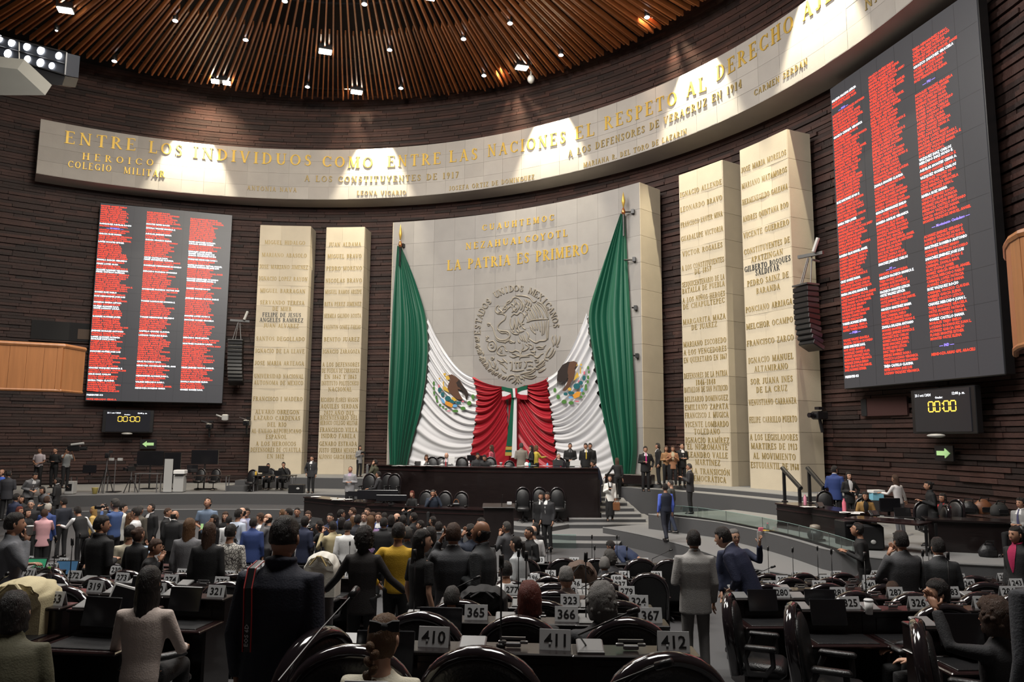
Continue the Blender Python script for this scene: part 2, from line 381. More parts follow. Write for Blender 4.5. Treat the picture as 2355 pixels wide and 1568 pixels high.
# ceiling floods and spots
def on_canopy(px, py): return onz(px, py, ZS-.1)
EMIT = mat('lamp_glow', (1, 1, 1), emit=(1, .93, .78), estr=40)
EMITW = mat('lamp_glow_white', (1, 1, 1), emit=(.9, .93, 1), estr=7)
floods = [(150, 25, 'far left over the rows', 1), (748, 120, 'in the middle of the slats', 1), (508, 190, 'at the rim above the word INDIVIDUOS', 0), (820, 213, 'at the rim above the word COMO', 1), (1200, 157, 'at the rim above the word NACIONES, beside a small camera', 1), (985, -6, 'at the top edge of the picture', 1)]
for px, py, w, one in floods:
    p = on_canopy(px, py); t = thing('flood_light', 'bright square floodlight %s of the wooden slat ceiling' % w if 'rim' not in w else 'bright floodlight %s' % w, 'light', p, group=None)
    t.rotation_euler = (0, 0, .3)
    MB().box((0, 0, .2), (.7, .55, .3), bev=.04).build('housing', BPLAS, t)
    s = MB()
    if one: s.box((0, 0, .02), (.62, .46, .06), bev=.02)
    else: s.box((-.3, 0, .02), (.4, .46, .06), bev=.02); s.box((.3, 0, .02), (.4, .46, .06), bev=.02)
    s.build('lamp_face', EMIT, t); MB().tube([(0, 0, .35), (0, 0, 2.2)], .03, 6).build('rod', BLACK, t)
spots = [(403, 48), (263, 141), (565, 92), (707, 200), (896, 115), (922, 203), (1066, 90), (1113, 174), (1173, 54), (1290, 127), (1488, 40), (655, 3), (838, 10), (130, 70)]
words_ = ['upper left', 'lowest at the left rim', 'left of the middle flood', 'at the rim between two floods', 'right of the middle flood', 'just right of the flood over COMO', 'upper right of centre', 'a little left of the flood over NACIONES', 'near the top right of centre', 'right of the flood over NACIONES', 'alone at the far right', 'at the top edge, left one', 'at the top edge, right one', 'tiny, under the far left flood']
for i, ((px, py), w) in enumerate(zip(spots, words_)):
    p = on_canopy(px, py); t = thing('spot_light', 'small round white ceiling spotlight, '+w, 'light', p, group='small ceiling spotlights')
    s = MB(); s.lathe([(.09, 0), (.12, .05), (.12, .3), (.05, .36)], n=10); s.build('housing', BPLAS, t, True)
    k = .5 if i == 13 else 1
    s = MB(); s.ell((0, 0, 0), (.13*k, .13*k, .05), 10, 6); s.build('lamp_face', EMITW, t, True)
    MB().tube([(0, 0, .3), (0, 0, 2.3)], .015, 5).build('rod', BLACK, t)
# dome camera hanging from the rim
p = onz(1221, 180, ZS-.2); t = thing('dome_camera', 'white dome security camera hanging below the slat ceiling rim', 'camera', p)
MB().tube([(0, 0, 1.6), (0, 0, .1)], .05, 8).build('pole', LGREY, t); MB().ell((0, 0, -.05), (.2, .2, .24), 12, 8).build('dome', LGREY, t, True)
# ------------------------------------------------------------------ stone frieze
JOINT = mat('stone_joint', (.36, .335, .29), .85)
ZB, ZT = 17.1, 20.05
aL, aR = az(oncyl(88, 340, RF)), -6*D2R
mb = MB(); mb.cylbox(aL, aR, RW-.15, RF+.02, ZB+.01, ZT-.01, 60)
frieze = mb.build('frieze', JOINT); tag(frieze, 'long curved pale stone frieze with gold lettering high on the brick wall', 'frieze')
rz_ = random.Random(11); step = 1.16/RF; a = aL; c = 0
while a > aR:
    a2 = max(a-step, aR); hs = [ZB, ZB+.72, ZB+1.5, ZB+2.25, ZT]
    for i in range(4):
        off = (c+i) % 2*0; mb = MB(); mb.cylbox(a-.0002, a2+.0002, RF+.03, RF+rz_.uniform(-.002, .004), hs[i]+.004, hs[i+1]-.004, 2); mb.build('stone_panel', STONEF, frieze)
    a = a2; c += 1
MB().cylbox(aL, aR, RW-.15, RF+.005, ZB-.02, ZB+.0, 60).build('soffit', STONEF, frieze)
def zat(px, py, R=RF): return oncyl(px, py, R).z
def atext(t, x0, y0, x1, y1, h, mats=GOLD, parent=None, R=RF, **k):
    p0, p1 = oncyl(x0, y0, R), oncyl(x1, y1, R)
    return arc_text(t, R, az(p0), az(p1), p0.z, h, mats, parent, zr=p1.z, **k)
for w in [('ENTRE', 147, 329, 312, 347), ('LOS', 341, 351, 420, 360), ('INDIVIDUOS', 443, 363, 717, 382), ('COMO', 740, 384, 858, 387), ('ENTRE', 890, 385, 1014, 377), ('LAS', 1033, 374, 1099, 367), ('NACIONES', 1121, 361, 1302, 329), ('EL', 1323, 322, 1368, 311), ('RESPETO', 1390, 300, 1558, 240), ('AL', 1579, 225, 1626, 208), ('DERECHO', 1648, 188, 1826, 68), ('AJENO', 1847, 50, 1985, -60)]:
    atext(*w, h=.68, parent=frieze, each=True, sp=.24, thick=.04)
for w in [('HEROICO', 188, 367, 353, 382), ('COLEGIO', 155, 385, 256, 396), ('MILITAR', 284, 399, 379, 409)]: atext(*w, h=.38, mats=GOLD, parent=frieze, sp=.5 if w[0] == 'HEROICO' else .22)
for w in [('A LOS CONSTITUYENTES DE 1917', 700, 417, 1055, 409), ('A LOS DEFENSORES DE VERACRUZ EN 1914', 1307, 362, 1707, 201)]: atext(*w, h=.36, mats=GOLDP, parent=frieze, sp=.2, thick=.04)
for w in [('ANTONIA NAVA', 568, 437, 682, 442), ('LEONA VICARIO', 821, 449, 934, 448), ('JOSEFA ORTIZ DE DOMINGUEZ', 1033, 439, 1229, 412), ('MARIANA R. DEL TORO DE LAZARIN', 1342, 386, 1580, 308), ('CARMEN SERDAN', 1735, 222, 1858, 148), ('NA', 1990, 26, 2030, -8)]: atext(*w, h=.26 if w[0] != 'NA' else .4, mats=GOLDP, parent=frieze, sp=.2, thick=.03)
# spots that draw the scallops of light on the frieze
for px, py in ((95+350, 327), (862, 337), (1268, 280), (1605, 158), (1885, 0)):
    p = oncyl(px, py, RF); a = az(p)
    lamp('frieze_spot', 'SPOT', cyl(RF-1.05, a, ZT+2.1), cyl(RF+.1, a, ZB+.4), 6500, (1, .9, .68), .05, 57, .42)
# warm pools of light on the brick drum above the frieze
for px in (480, 830, 1200, 1560): 
    a = az(oncyl(px, 250, RW)); lamp('drum_spot', 'SPOT', cyl(RW-2.6, a, ZS+.6), cyl(RW, a, ZT+.2), 1300, (1, .68, .45), .1, 95, .9)
# ------------------------------------------------------------------ central slab
sl, sr = az(oncyl(905, 509, RSL)), az(oncyl(1470, 413, RSL)); SB, STP = 1.5, 15.55
mb = MB(); mb.cylbox(sl, sr, RW-.35, RSL+.02, SB, STP-.01, 20); slab = mb.build('stone_slab', STONEG)
tag(slab, 'broad curved pale stone slab with gold words and round relief behind the draped flag', 'monument')
nc = 12; nr = 11
for i in range(nc):
    for j in range(nr):
        a = sl+(sr-sl)*i/nc; a2 = sl+(sr-sl)*(i+1)/nc
        MB().cylbox(a-.00015, a2+.00015, RSL+.03, RSL+rz_.uniform(-.002, .003), SB+(STP-SB)*j/nr+.004, SB+(STP-SB)*(j+1)/nr-.004, 1).build('stone_panel', STONEG, slab)
def side_stones(a, sgn, R0, R1, z0, z1, n, parent):
    for j in range(n):
        MB().cylbox(a, a+sgn*.0012, R0, R1, z0+(z1-z0)*j/n+.006, z0+(z1-z0)*(j+1)/n-.006, 1).build('stone_panel', STONE, parent)
side_stones(sr, -1, RW-.36, RSL+.01, SB, STP, 11, slab); side_stones(sl, 1, RW-.36, RSL+.01, SB, STP, 11, slab)
for w in [('CUAUHTEMOC', 1109, 531, 1275, 507, .33, .42, GOLD), ('NEZAHUALCOYOTL', 1071, 574, 1306, 543, .36, .3, GOLD), ('LA PATRIA ES PRIMERO', 1028, 622, 1354, 584, .56, .13, GOLD)]:
    atext(w[0], w[1], w[2], w[3], w[4], w[5], w[7], slab, RSL, each=(w[5] == .56 or w[6] == .13), sp=w[6], thick=.035, bold=1.15)
# ------------------------------------------------------------------ round relief of the eagle
relief = thing('stone_relief', 'round carved stone relief of an eagle with a snake inside a ring of letters', 'relief', (0, 0, 0))
def zp(X, Y): return 1040+X/5.6, 620+Y/5.6
def rp(X, Y, off=.0):
    p = oncyl(*zp(X, Y), RSL); return cyl(RSL-off, az(p), p.z)
def stroke(mb, pts, r=.045, taper=True):
    P = []; n = len(pts)
    for i in range(n-1):      # catmull-rom
        p0 = pts[max(i-1, 0)]; p1 = pts[i]; p2 = pts[i+1]; p3 = pts[min(i+2, n-1)]
        for k in range(4):
            t = k/4; P.append(tuple(.5*((2*p1[c])+(-p0[c]+p2[c])*t+(2*p0[c]-5*p1[c]+4*p2[c]-p3[c])*t*t+(-p0[c]+3*p1[c]-3*p2[c]+p3[c])*t**3) for c in (0, 1)))
    P.append(pts[-1]); m = len(P)
    rs_ = [r*(1-.55*abs(2*i/(m-1)-1)**3) if taper else r for i in range(m)]
    mb.tube([rp(x, y, .03) for x, y in P], rs_, 6)
eag = MB()
for pts in [
 # head, beak, crest
 [(640, 560), (660, 500), (700, 450), (745, 425), (800, 360), (860, 370), (905, 420), (915, 470)], [(640, 560), (680, 545), (720, 500), (760, 470), (780, 500)], [(670, 480), (700, 470), (700, 500), (675, 505), (670, 480)],
 [(620, 520), (650, 545), (655, 580)], [(700, 440), (720, 410), (745, 400)], [(745, 425), (770, 400), (790, 360), (800, 375)],
 # snake: head, neck loop, tail
 [(600, 460), (570, 480), (560, 530), (590, 560), (630, 530), (600, 500), (610, 465)], [(565, 540), (590, 570), (640, 570), (690, 590), (680, 640), (630, 680), (590, 730), (600, 780), (660, 790), (720, 800), (750, 850), (700, 900), (620, 905), (570, 870), (545, 810), (520, 740), (480, 700)], [(590, 780), (640, 815), (700, 815), (725, 840)], [(450, 700), (480, 695), (500, 710)], [(455, 715), (485, 722)], [(560, 880), (600, 920), (680, 925), (740, 890)],
 # neck and breast feathers
 [(780, 500), (800, 520), (830, 500), (815, 460)], [(770, 550), (800, 530), (830, 540), (850, 500)], [(760, 610), (800, 570), (840, 580), (880, 545), (900, 560)], [(830, 420), (860, 450), (865, 490), (840, 520)], [(865, 400), (895, 440), (900, 490), (880, 520)], [(900, 420), (925, 460), (925, 510), (905, 540)],
 [(800, 385), (820, 420), (815, 460)], [(760, 440), (790, 450), (800, 480)],
 [(755, 620), (750, 700), (780, 770), (800, 700), (800, 620)], [(800, 620), (815, 700), (830, 760), (850, 690), (850, 610)], [(850, 610), (865, 660), (880, 700), (920, 640), (910, 580)], [(750, 780), (790, 820), (850, 830), (860, 800)], [(780, 770), (800, 810)], [(820, 760), (850, 800), (900, 805)], [(850, 730), (880, 790), (930, 790)], [(890, 680), (910, 740), (950, 770)], [(870, 740), (900, 700), (930, 700)],
 # wing
 [(820, 335), (880, 335), (950, 345), (1010, 370), (1050, 420), (1090, 400)], [(930, 380), (960, 420), (940, 460)], [(960, 390), (990, 430), (975, 470)], [(980, 400), (1020, 440), (1010, 480)], [(930, 470), (970, 480), (980, 510), (950, 530)], [(980, 480), (1010, 500), (1000, 530)], [(940, 530), (970, 550), (960, 590)], [(910, 560), (940, 590), (930, 620)],
 [(1090, 430), (1150, 470), (1200, 540), (1230, 620)], [(1070, 440), (1130, 510), (1170, 590), (1180, 630)], [(1050, 450), (1110, 530), (1140, 610)], [(1030, 470), (1080, 550), (1110, 630)], [(1010, 500), (1050, 580), (1080, 640)], [(1000, 540), (1030, 600), (1050, 650)], [(980, 570), (1000, 620), (1020, 660)], [(960, 610), (980, 650), (990, 680)], [(1100, 420), (1160, 440), (1220, 530), (1245, 640)],
 [(960, 680), (1040, 650), (1140, 640), (1245, 640)], [(1220, 650), (1210, 760), (1220, 900), (1130, 920), (1080, 940), (1010, 900), (990, 880)], [(1245, 650), (1240, 780), (1235, 900)], [(1190, 660), (1190, 760), (1180, 840)], [(1150, 660), (1160, 750), (1160, 850)], [(1110, 670), (1120, 730), (1140, 800)], [(1070, 680), (1085, 730), (1100, 780)], [(1030, 700), (1050, 740), (1070, 780)], [(1000, 720), (1030, 760), (1040, 800)], [(1010, 760), (1050, 800), (1080, 830)],
 # thigh, claws, tail
 [(870, 840), (880, 880), (910, 920)], [(900, 840), (915, 890), (940, 930)], [(930, 840), (945, 900), (965, 940)], [(960, 800), (990, 850), (975, 900), (1000, 930)], [(850, 900), (860, 930), (880, 945)], [(905, 950), (920, 1000), (900, 1040), (960, 1030), (990, 990), (940, 960)], [(980, 960), (1030, 970), (1040, 1010), (1000, 1030)], [(900, 1050), (940, 1040), (970, 1010)],
 [(650, 940), (700, 930), (740, 910), (800, 940), (815, 920)], [(680, 950), (690, 925)], [(730, 930), (780, 945)],
 # cactus and prickly pears
 [(470, 940), (530, 920), (570, 980), (550, 1040), (490, 1040), (460, 990), (470, 940)], [(490, 970), (520, 960), (530, 1000), (500, 1000)], [(435, 860), (455, 880), (440, 910), (475, 925)], [(460, 850), (475, 880)],
 [(640, 980), (680, 990), (690, 1040), (720, 1050)], [(640, 980), (600, 1010), (580, 1060), (620, 1100), (700, 1100)], [(620, 1000), (640, 1040), (620, 1060), (650, 1070)], [(730, 1050), (780, 1060), (820, 1040), (870, 1060)], [(770, 1080), (820, 1090), (860, 1110)], [(740, 1110), (790, 1130), (850, 1110), (900, 1120), (870, 1060)], [(900, 1050), (880, 1110), (950, 1110), (1010, 1090), (1060, 1100), (1060, 1050)], [(1080, 1000), (1130, 990), (1170, 1000), (1210, 970)], [(1100, 1020), (1150, 1020), (1190, 1010)], [(1040, 1080), (1070, 1120), (1110, 1130), (1150, 1090), (1180, 1080)], [(1010, 1050), (1050, 1060), (1080, 1050)],
 # base, stones, glyph block
 [(500, 1140), (520, 1130), (540, 1140), (520, 1160), (500, 1140)], [(580, 1160), (620, 1180), (650, 1190), (700, 1170)], [(650, 1145), (670, 1160), (700, 1190), (715, 1210)], [(610, 1200), (660, 1220), (690, 1250), (710, 1280)], [(640, 1270), (660, 1300), (700, 1330)], [(740, 1200), (770, 1190), (770, 1280), (750, 1300)], [(770, 1300), (850, 1305), (930, 1290)], [(820, 1190), (830, 1270)], [(860, 1190), (870, 1270)], [(890, 1200), (880, 1270)], [(800, 1200), (900, 1190)], [(870, 1160), (880, 1130), (940, 1120), (1000, 1120)], [(930, 1180), (960, 1200), (950, 1250), (930, 1270)], [(950, 1190), (1010, 1180), (1040, 1190)], [(980, 1240), (1020, 1230), (1040, 1250)], [(1060, 1170), (1100, 1160), (1110, 1190), (1070, 1190)], [(540, 1180), (560, 1220), (550, 1260)], [(470, 1160), (500, 1200), (520, 1250), (560, 1270)], [(580, 1240), (590, 1280), (560, 1290)],
 [(1100, 1240), (1150, 1200), (1190, 1160)], [(1060, 1260), (1100, 1280), (1150, 1250), (1200, 1220)], [(1110, 1310), (1160, 1290), (1200, 1270)], [(960, 1290), (1010, 1280), (1060, 1290)]]:
    stroke(eag, pts, .04)
eag.build('eagle', RELIEF, relief, True)
wr = MB()
for x, y, dx, dy in [(290, 870, 60, 20), (300, 920, 55, -10), (310, 960, 50, 30), (300, 1000, 60, -20), (320, 1040, 40, 30), (330, 1080, 55, -10), (350, 1120, 40, 30), (350, 1160, 60, -20), (380, 1200, 40, -30), (400, 1230, 60, -10), (430, 1270, 40, -30), (460, 1300, 70, -20), (510, 1340, 40, -40), (540, 1350, 60, -20), (590, 1380, 50, -30), (640, 1400, 50, -20), (340, 1010, 40, 40), (390, 1060, 20, 40), (410, 1130, 20, 50), (450, 1190, 20, 50), (500, 1290, 50, 20), (330, 880, 20, 50)]:
    stroke(wr, [(x, y), (x+dx*.5, y+dy*.5-12), (x+dx, y+dy)], .045); stroke(wr, [(x+8, y+14), (x+dx*.6, y+dy*.6+12), (x+dx, y+dy+6)], .03)
wr.build('oak_branch', RELIEF, relief, True)
wr = MB()
for P in [[(1300, 850), (1290, 900), (1310, 960), (1300, 990)], [(1330, 840), (1345, 900), (1330, 970)], [(1390, 850), (1380, 920), (1350, 980), (1370, 990)], [(1270, 1000), (1230, 1060), (1210, 1110), (1240, 1130)], [(1310, 1010), (1280, 1080), (1240, 1130)], [(1330, 1040), (1300, 1100), (1250, 1150)], [(1210, 1110), (1200, 1150), (1240, 1170)], [(1180, 1160), (1130, 1210), (1080, 1250)], [(1200, 1180), (1160, 1230), (1100, 1260)], [(1210, 1270), (1150, 1310), (1110, 1320)], [(1080, 1260), (1020, 1310), (940, 1330), (880, 1350)], [(1080, 1290), (1010, 1340), (930, 1350)], [(1090, 1370), (1030, 1400), (960, 1390), (900, 1370)], [(1070, 1360), (1000, 1370), (940, 1370)],
   [(700, 1430), (740, 1370), (800, 1360), (820, 1400)], [(730, 1430), (760, 1400), (790, 1400)], [(820, 1350), (830, 1400), (800, 1440), (770, 1460)], [(850, 1350), (850, 1410), (830, 1450), (810, 1480)], [(870, 1360), (890, 1400), (920, 1400), (930, 1430)], [(860, 1400), (880, 1440), (900, 1460)], [(840, 1420), (860, 1470)], [(800, 1370), (880, 1365)], [(660, 1410), (690, 1390), (700, 1370)]]: stroke(wr, P, .045)
wr.build('laurel_branch', RELIEF, relief, True)
# ring of letters
cx0, cy0, rx0, ry0 = 838, 800, 510, 560
def ringtext(t, a_s, a_e):
    n = len(t)
    for i, ch in enumerate(t):
        if ch == ' ': continue
        a = math.radians(a_s+(a_e-a_s)*i/(n-1)); mbl = MB(); gw = GL[ch][0]
        def fn(u, v, off):
            w = 78*(u-gw/2); r = 80*(v-.5); ex, ey = cx0+(rx0+r)*math.cos(a), cy0-(ry0+r)*math.sin(a)
            tx, ty = math.sin(a), math.cos(a); q = rp(ex+tx*w, ey+ty*w, off); return q
        letters(mbl, ch, fn, .07, 1.15); mbl.build('letter', RELIEF, relief)
ringtext('ESTADOS UNIDOS MEXICANOS', 181, 8)
# ------------------------------------------------------------------ four inscribed pillars
P1 = [('MIGUEL HIDALGO', 558), ('MARIANO ABASOLO', 587), ('JOSE MARIANO JIMENEZ', 614), ('IGNACIO LOPEZ RAYON', 641), ('MIGUEL BARRAGAN', 669), ('SERVANDO TERESA', 696), ('DE MIER', 710), ('*FELIPE DE JESUS', 724), ('*ANGELES RAMIREZ', 736), ('JUAN ALVAREZ', 749), ('SANTOS DEGOLLADO', 779), ('IGNACIO DE LA LLAVE', 807), ('JOSE MARIA ARTEAGA', 835), ('UNIVERSIDAD NACIONAL', 865), ('AUTONOMA DE MEXICO', 880), ('FRANCISCO I MADERO', 917), ('ALVARO OBREGON', 947), ('LAZARO CARDENAS', 961), ('DEL RIO', 976), ('AL EXILIO REPUBLICANO', 991), ('ESPAÑOL', 1004), ('A LOS HEROICOS', 1020), ('DEFENSORES DE CUAUTLA', 1034), ('EN 1812', 1049)]
P2 = [('JUAN ALDAMA', 562), ('MIGUEL BRAVO', 589), ('PEDRO MORENO', 617), ('NICOLAS BRAVO', 645), ('MIGUEL RAMOS ARIZPE', 671), ('RITA PEREZ JIMENEZ', 699), ('HERMILA GALINDO ACOSTA', 726), ('VALENTIN GOMEZ FARIAS', 752), ('BENITO JUAREZ', 780), ('IGNACIO ZARAGOZA', 808), ('A LOS DEFENSORES', 838), ('DE PUEBLA DE ZARAGOZA', 852), ('EN 1862 Y 1863', 866), ('INSTITUTO POLITECNICO', 881), ('NACIONAL', 895), ('RICARDO FLORES MAGON', 919), ('AQUILES SERDAN', 934), ('2022,AÑO DEL', 949), ('BICENTENARIO DEL', 960), ('HEROICO COLEGIO MILITAR', 972), ('FRANCISCO VILLA', 988), ('ISIDRO FABELA', 1002), ('GENARO ESTRADA', 1020), ('JUSTO SIERRA MENDEZ', 1035), ('ALFONSO GARCIA ROBLES', 1050)]
P3 = [('IGNACIO ALLENDE', 434), ('LEONARDO BRAVO', 469), ('FRANCISCO XAVIER MINA', 505), ('GUADALUPE VICTORIA', 538), ('VICTOR ROSALES', 574), ('A LOS CONSTITUYENTES', 607), ('DE 1857', 621), ('SESQUICENTENARIO DE LA', 646), ('BATALLA DE PUEBLA', 661), ('A LOS NIÑOS HEROES', 683), ('DE CHAPULTEPEC', 698), ('MARGARITA MAZA', 734), ('DE JUAREZ', 749), ('MARIANO ESCOBEDO', 787), ('A LOS VENCEDORES', 806), ('EN QUERETARO EN 1867', 824), ('DEFENSORES DE LA PATRIA', 861), ('1846-1848', 878), ('BATALLON DE SAN PATRICIO', 894), ('BELISARIO DOMINGUEZ', 916), ('EMILIANO ZAPATA', 935), ('FRANCISCO J. MUGICA', 954), ('VICENTE LOMBARDO', 975), ('TOLEDANO', 992), ('IGNACIO RAMÍREZ', 1012), ('"EL NIGROMANTE"', 1027), ('LEANDRO VALLE', 1046), ('MARTÍNEZ', 1063), ('A LA TRANSICIÓN', 1084), ('DEMOCRÁTICA', 1101)]
P4 = [('JOSE MARIA MORELOS', 372), ('MARIANO MATAMOROS', 410), ('HERMENEGILDO GALEANA', 448), ('ANDRES QUINTANA ROO', 488), ('VICENTE GUERRERO', 527), ('CONSTITUYENTES DE', 566), ('APATZINGAN', 588), ('*GILBERTO BOSQUES', 607), ('*SALDIVAR', 621), ('PEDRO SAINZ DE', 642), ('BARANDA', 664), ('PONCIANO ARRIAGA', 703), ('MELCHOR OCAMPO', 743), ('FRANCISCO ZARCO', 783), ('IGNACIO MANUEL', 824), ('ALTAMIRANO', 845), ('SOR JUANA INES', 874), ('DE LA CRUZ', 894), ('VENUSTIANO CARRANZA', 923), ('FELIPE CARRILLO PUERTO', 964), ('A LOS LEGISLADORES', 1005), ('MARTIRES DE 1913', 1026), ('AL MOVIMIENTO', 1049), ('ESTUDIANTIL DE 1968', 1071)]
pill = [('outer left', P1, (600, 516), (714, 521), 'beside the left name screen'), ('inner left', P2, (752, 522), (838, 522), 'left of the draped flag'), ('inner right', P3, (1562, 405), (1660, 365), 'right of the draped flag'), ('outer right', P4, (1702, 348), (1808, 294), 'beside the right name screen')]
PA = []
for nm, lines, pl, pr_, where in pill:
    a, b = az(oncyl(*pl, RP)), az(oncyl(*pr_, RP)); zt = (oncyl(*pl, RP).z+oncyl(*pr_, RP).z)/2; PA.append((a, b, zt))
    mb = MB(); mb.cylbox(a, b, RW-.3, RP+.02, SB, zt-.01, 3); pl_ = mb.build('stone_pillar', STONE)
    tag(pl_, 'tall pale stone pillar of gold names, %s, starting with %s' % (where, lines[0][0].title()), 'pillar', 'inscribed stone pillars')
    nr = 12
    for j in range(nr):
        z0, z1 = SB+(zt-SB)*j/nr, SB+(zt-SB)*(j+1)/nr; sp = [0, .42, 1] if j % 2 else [0, .66, 1]
        for i in range(2):
            MB().cylbox(a+(b-a)*sp[i]-.00015, a+(b-a)*sp[i+1]+.00015, RP+.03, RP+rz_.uniform(-.002, .003), z0+.004, z1-.004, 1).build('stone_panel', STONE, pl_)
    side_stones(b, -1, RW-.31, RP+.01, SB, zt, 12, pl_); side_stones(a, 1, RW-.31, RP+.01, SB, zt, 12, pl_)
    mid = (a+b)/2; pc = cyl(RP, mid, 5)
    for t, y in lines:
        dark = t[0] == '*'; t = t.strip('*')
        # height of the line read at the middle of the pillar
        best = min((abs(0), 0) for _ in [0]); lo, hi = 1.0, 17.0
        for _ in range(30):
            zm = (lo+hi)/2; q = cyl(RP, mid, zm)-CAM; yy = H/2-FPX*q.dot(cu)/q.dot(cf)
            if yy > y: lo = zm
            else: hi = zm
        h = .235; wn = text_w(t, .1)*h*.8; wmax = (a-b)*RP*.97; w = min(wn, wmax)/RP
        arc_text(t, RP, mid+w/2, mid-w/2, lo-h/2, h, DARKL if dark else GOLDP, pl_, thick=.016, sp=.1, bold=1.1)
# ------------------------------------------------------------------ floors and terraces
def sector(name, R_in, R_out, a0, a1, z0, z1, m, n=40, seg=None):
    mb = MB(); mb.cylbox(a0*D2R, a1*D2R, R_out, R_in, z0, z1, seg or n); o = mb.build(name, m); tag(o, kind='structure'); return o
mb = MB(); mb.box((-6, 18, -.3), (70, 60, .6)); o = mb.build('floor', CARPET); tag(o, kind='structure')
def lip(pts, r=.045, m=CARPL, name='trim_1'):
    o = MB().tube(pts, r, 6).build(name, m); tag(o, kind='structure'); return o
def terrace(name, inner, z, outer_R=RW+.1, m=CARPET, top=None, z0=-.1):
    """inner: list of (azimuth deg, radius)"""
    mb = MB(); rings = []
    for a, r in inner: rings.append([cyl(outer_R, a*D2R, z0), cyl(r, a*D2R, z0), cyl(r, a*D2R, z), cyl(outer_R, a*D2R, z)])
    mb.loft(rings)
    mi = []
    for i, f in enumerate(mb.F): mi.append(1 if all(abs(mb.V[v].z-z) < 1e-4 for v in f) else 0)
    o = obj(name, mb.V, mb.F, [m, top or m], mi=mi); tag(o, kind='structure')
    lip([cyl(r+.02, a*D2R, z-.015) for a, r in inner], .03)
    return o
arcp = lambda a0, a1, r, n=24: [(a0+(a1-a0)*i/n, r) for i in range(n+1)]
terrace('floor_terrace_low', arcp(31, 5, 17.05)+[(3, 17.15), (1, 17.4), (-1, 17.9), (-3, 18.7), (-4.6, 19.9), (-5.9, 21.6), (-7, 23.6), (-7.8, 25.8)], .5, top=CARPL)
terrace('floor_terrace_right', [(a, 18.2+.7*min(1, max(0, (27-a)/8))) for a, _ in arcp(27.5, 1.4, 0, 20)]+[(-.7, 19.1), (-2.7, 19.45), (-3.6, 19.85), (-4.4, 20.5), (-5.1, 21.6), (-5.6, 23), (-6, 25.8)], 1.0, top=CARPL)
terrace('floor_ledge_right', [(a, 22.1) for a, _ in arcp(43, 19.5, 0, 14)], 1.5, top=CARPL)
terrace('floor_ledge_upper', [(a, 22.75) for a, _ in arcp(78, 20.3, 0, 20)], 1.66, top=CARPL)
terrace('floor_ledge_left', [(a, 20.9) for a, _ in arcp(93.5, 66, 0, 14)], 1.5, top=CARPL)
terrace('floor_platform_left', [(a, 17.3) for a, _ in arcp(135, 72, 0, 30)], .95, top=CARPL)
terrace('floor_step_left', [(a, 15.0) for a, _ in arcp(135, 70, 0, 30)], .45)
# dais podium
def poly_block(name, pts, z0, z1, m, top=None, kind='structure', parent=None):
    n = len(pts); V = [(x, y, z0) for x, y in pts]+[(x, y, z1) for x, y in pts]
    F = [tuple(range(n-1, -1, -1)), tuple(range(n, 2*n))]+[(i, (i+1) % n, (i+1) % n+n, i+n) for i in range(n)]
    o = obj(name, V, F, [m, top or m], parent, mi=[0, 1]+[0]*n)
    if kind: tag(o, kind=kind)
    return o
DA = [(-6.2, 33.0), (-5.85, 31.7), (-4.5, 30.9), (-3.0, 30.2), (-1.3, 29.65), (.4, 29.4), (2.05, 29.4), (3.3, 29.45), (3.5, 33.5)]
poly_block('floor_dais', [(-6.0, 33.2), (-5.6, 32.1), (-4.3, 31.2), (-2.9, 30.5), (-1.2, 29.95), (.4, 29.7), (2.05, 29.7), (3.25, 29.75), (3.4, 31.2), (5.2, 34.2), (5.2, 36), (-6.0, 39.5)], -.05, 1.64, CARPET)
# front platform of the dais and its steps
def pxz(px, py, z): p = onz(px, py, z); return (p.x, p.y)
poly_block('floor_dais_front', [(-8.2, 30.7), (-5.2, 28.2), (-2.6, 26.5), (-.7, 26.0)]+[pxz(1145, 1203, .45), pxz(1190, 1209, .45), pxz(1260, 1213, .45), pxz(1310, 1205, .45), (5.6, 29.4), (5.6, 33), (-8, 34.5)], -.04, .45, CARPET, CARPL)
poly_block('floor_landing', [pxz(1040, 1214, .3), pxz(1145, 1219, .3), pxz(1240, 1228, .3), pxz(1310, 1232, .3), pxz(1421, 1233, .3), pxz(1500, 1230, .3), (5.9, 30), (-3, 30)], -.03, .3, CARPET, CARPL)
poly_block('floor_landing_low', [pxz(1040, 1240, .15), pxz(1145, 1246, .15), pxz(1320, 1249, .15), pxz(1424, 1250, .15), (4.4, 29), (-3, 29)], -.02, .15, CARPET, CARPL)
steps = [(1131, 1.35, 1366, 1413), (1142.5, 1.2, 1366, 1425), (1154.5, 1.05, 1366, 1442), (1167, .9, 1345, 1458), (1180, .75, 1328, 1474), (1192, .6, 1309, 1485), (1204.5, .46, 1300, 1498)]
st = thing('staircase', 'grey carpeted staircase climbing beside the dark presidium desk', 'stairs', pxz(1400, 1210, .3)+(0,)); sx, sy = st.location.x, st.location.y
for y, z, xl, xr in steps[::-1]:
    a = pxz(xl, y, z); b = pxz(xr, y, z); c = (b[0]+.3, 34.6); d = (a[0], 34.6)
    foot = ((max(a[0], 3.44), a[1]), b, c, (3.44, 34.6)) if a[1] > 29.2 or a[0] > 3.44 else (a, b, c, (3.44, 34.6), (3.44, 29.36), (a[0], 29.36))
    o = poly_block('step', [(p[0]-sx, p[1]-sy) for p in foot], .02, z, CARPET, CARPL, None, st)
    MB().tube([(foot[0][0]-sx, a[1]-sy+.01, z-.03), (b[0]-sx, b[1]-sy+.01, z-.03)], .035, 6).build('nosing', CARPL, o)
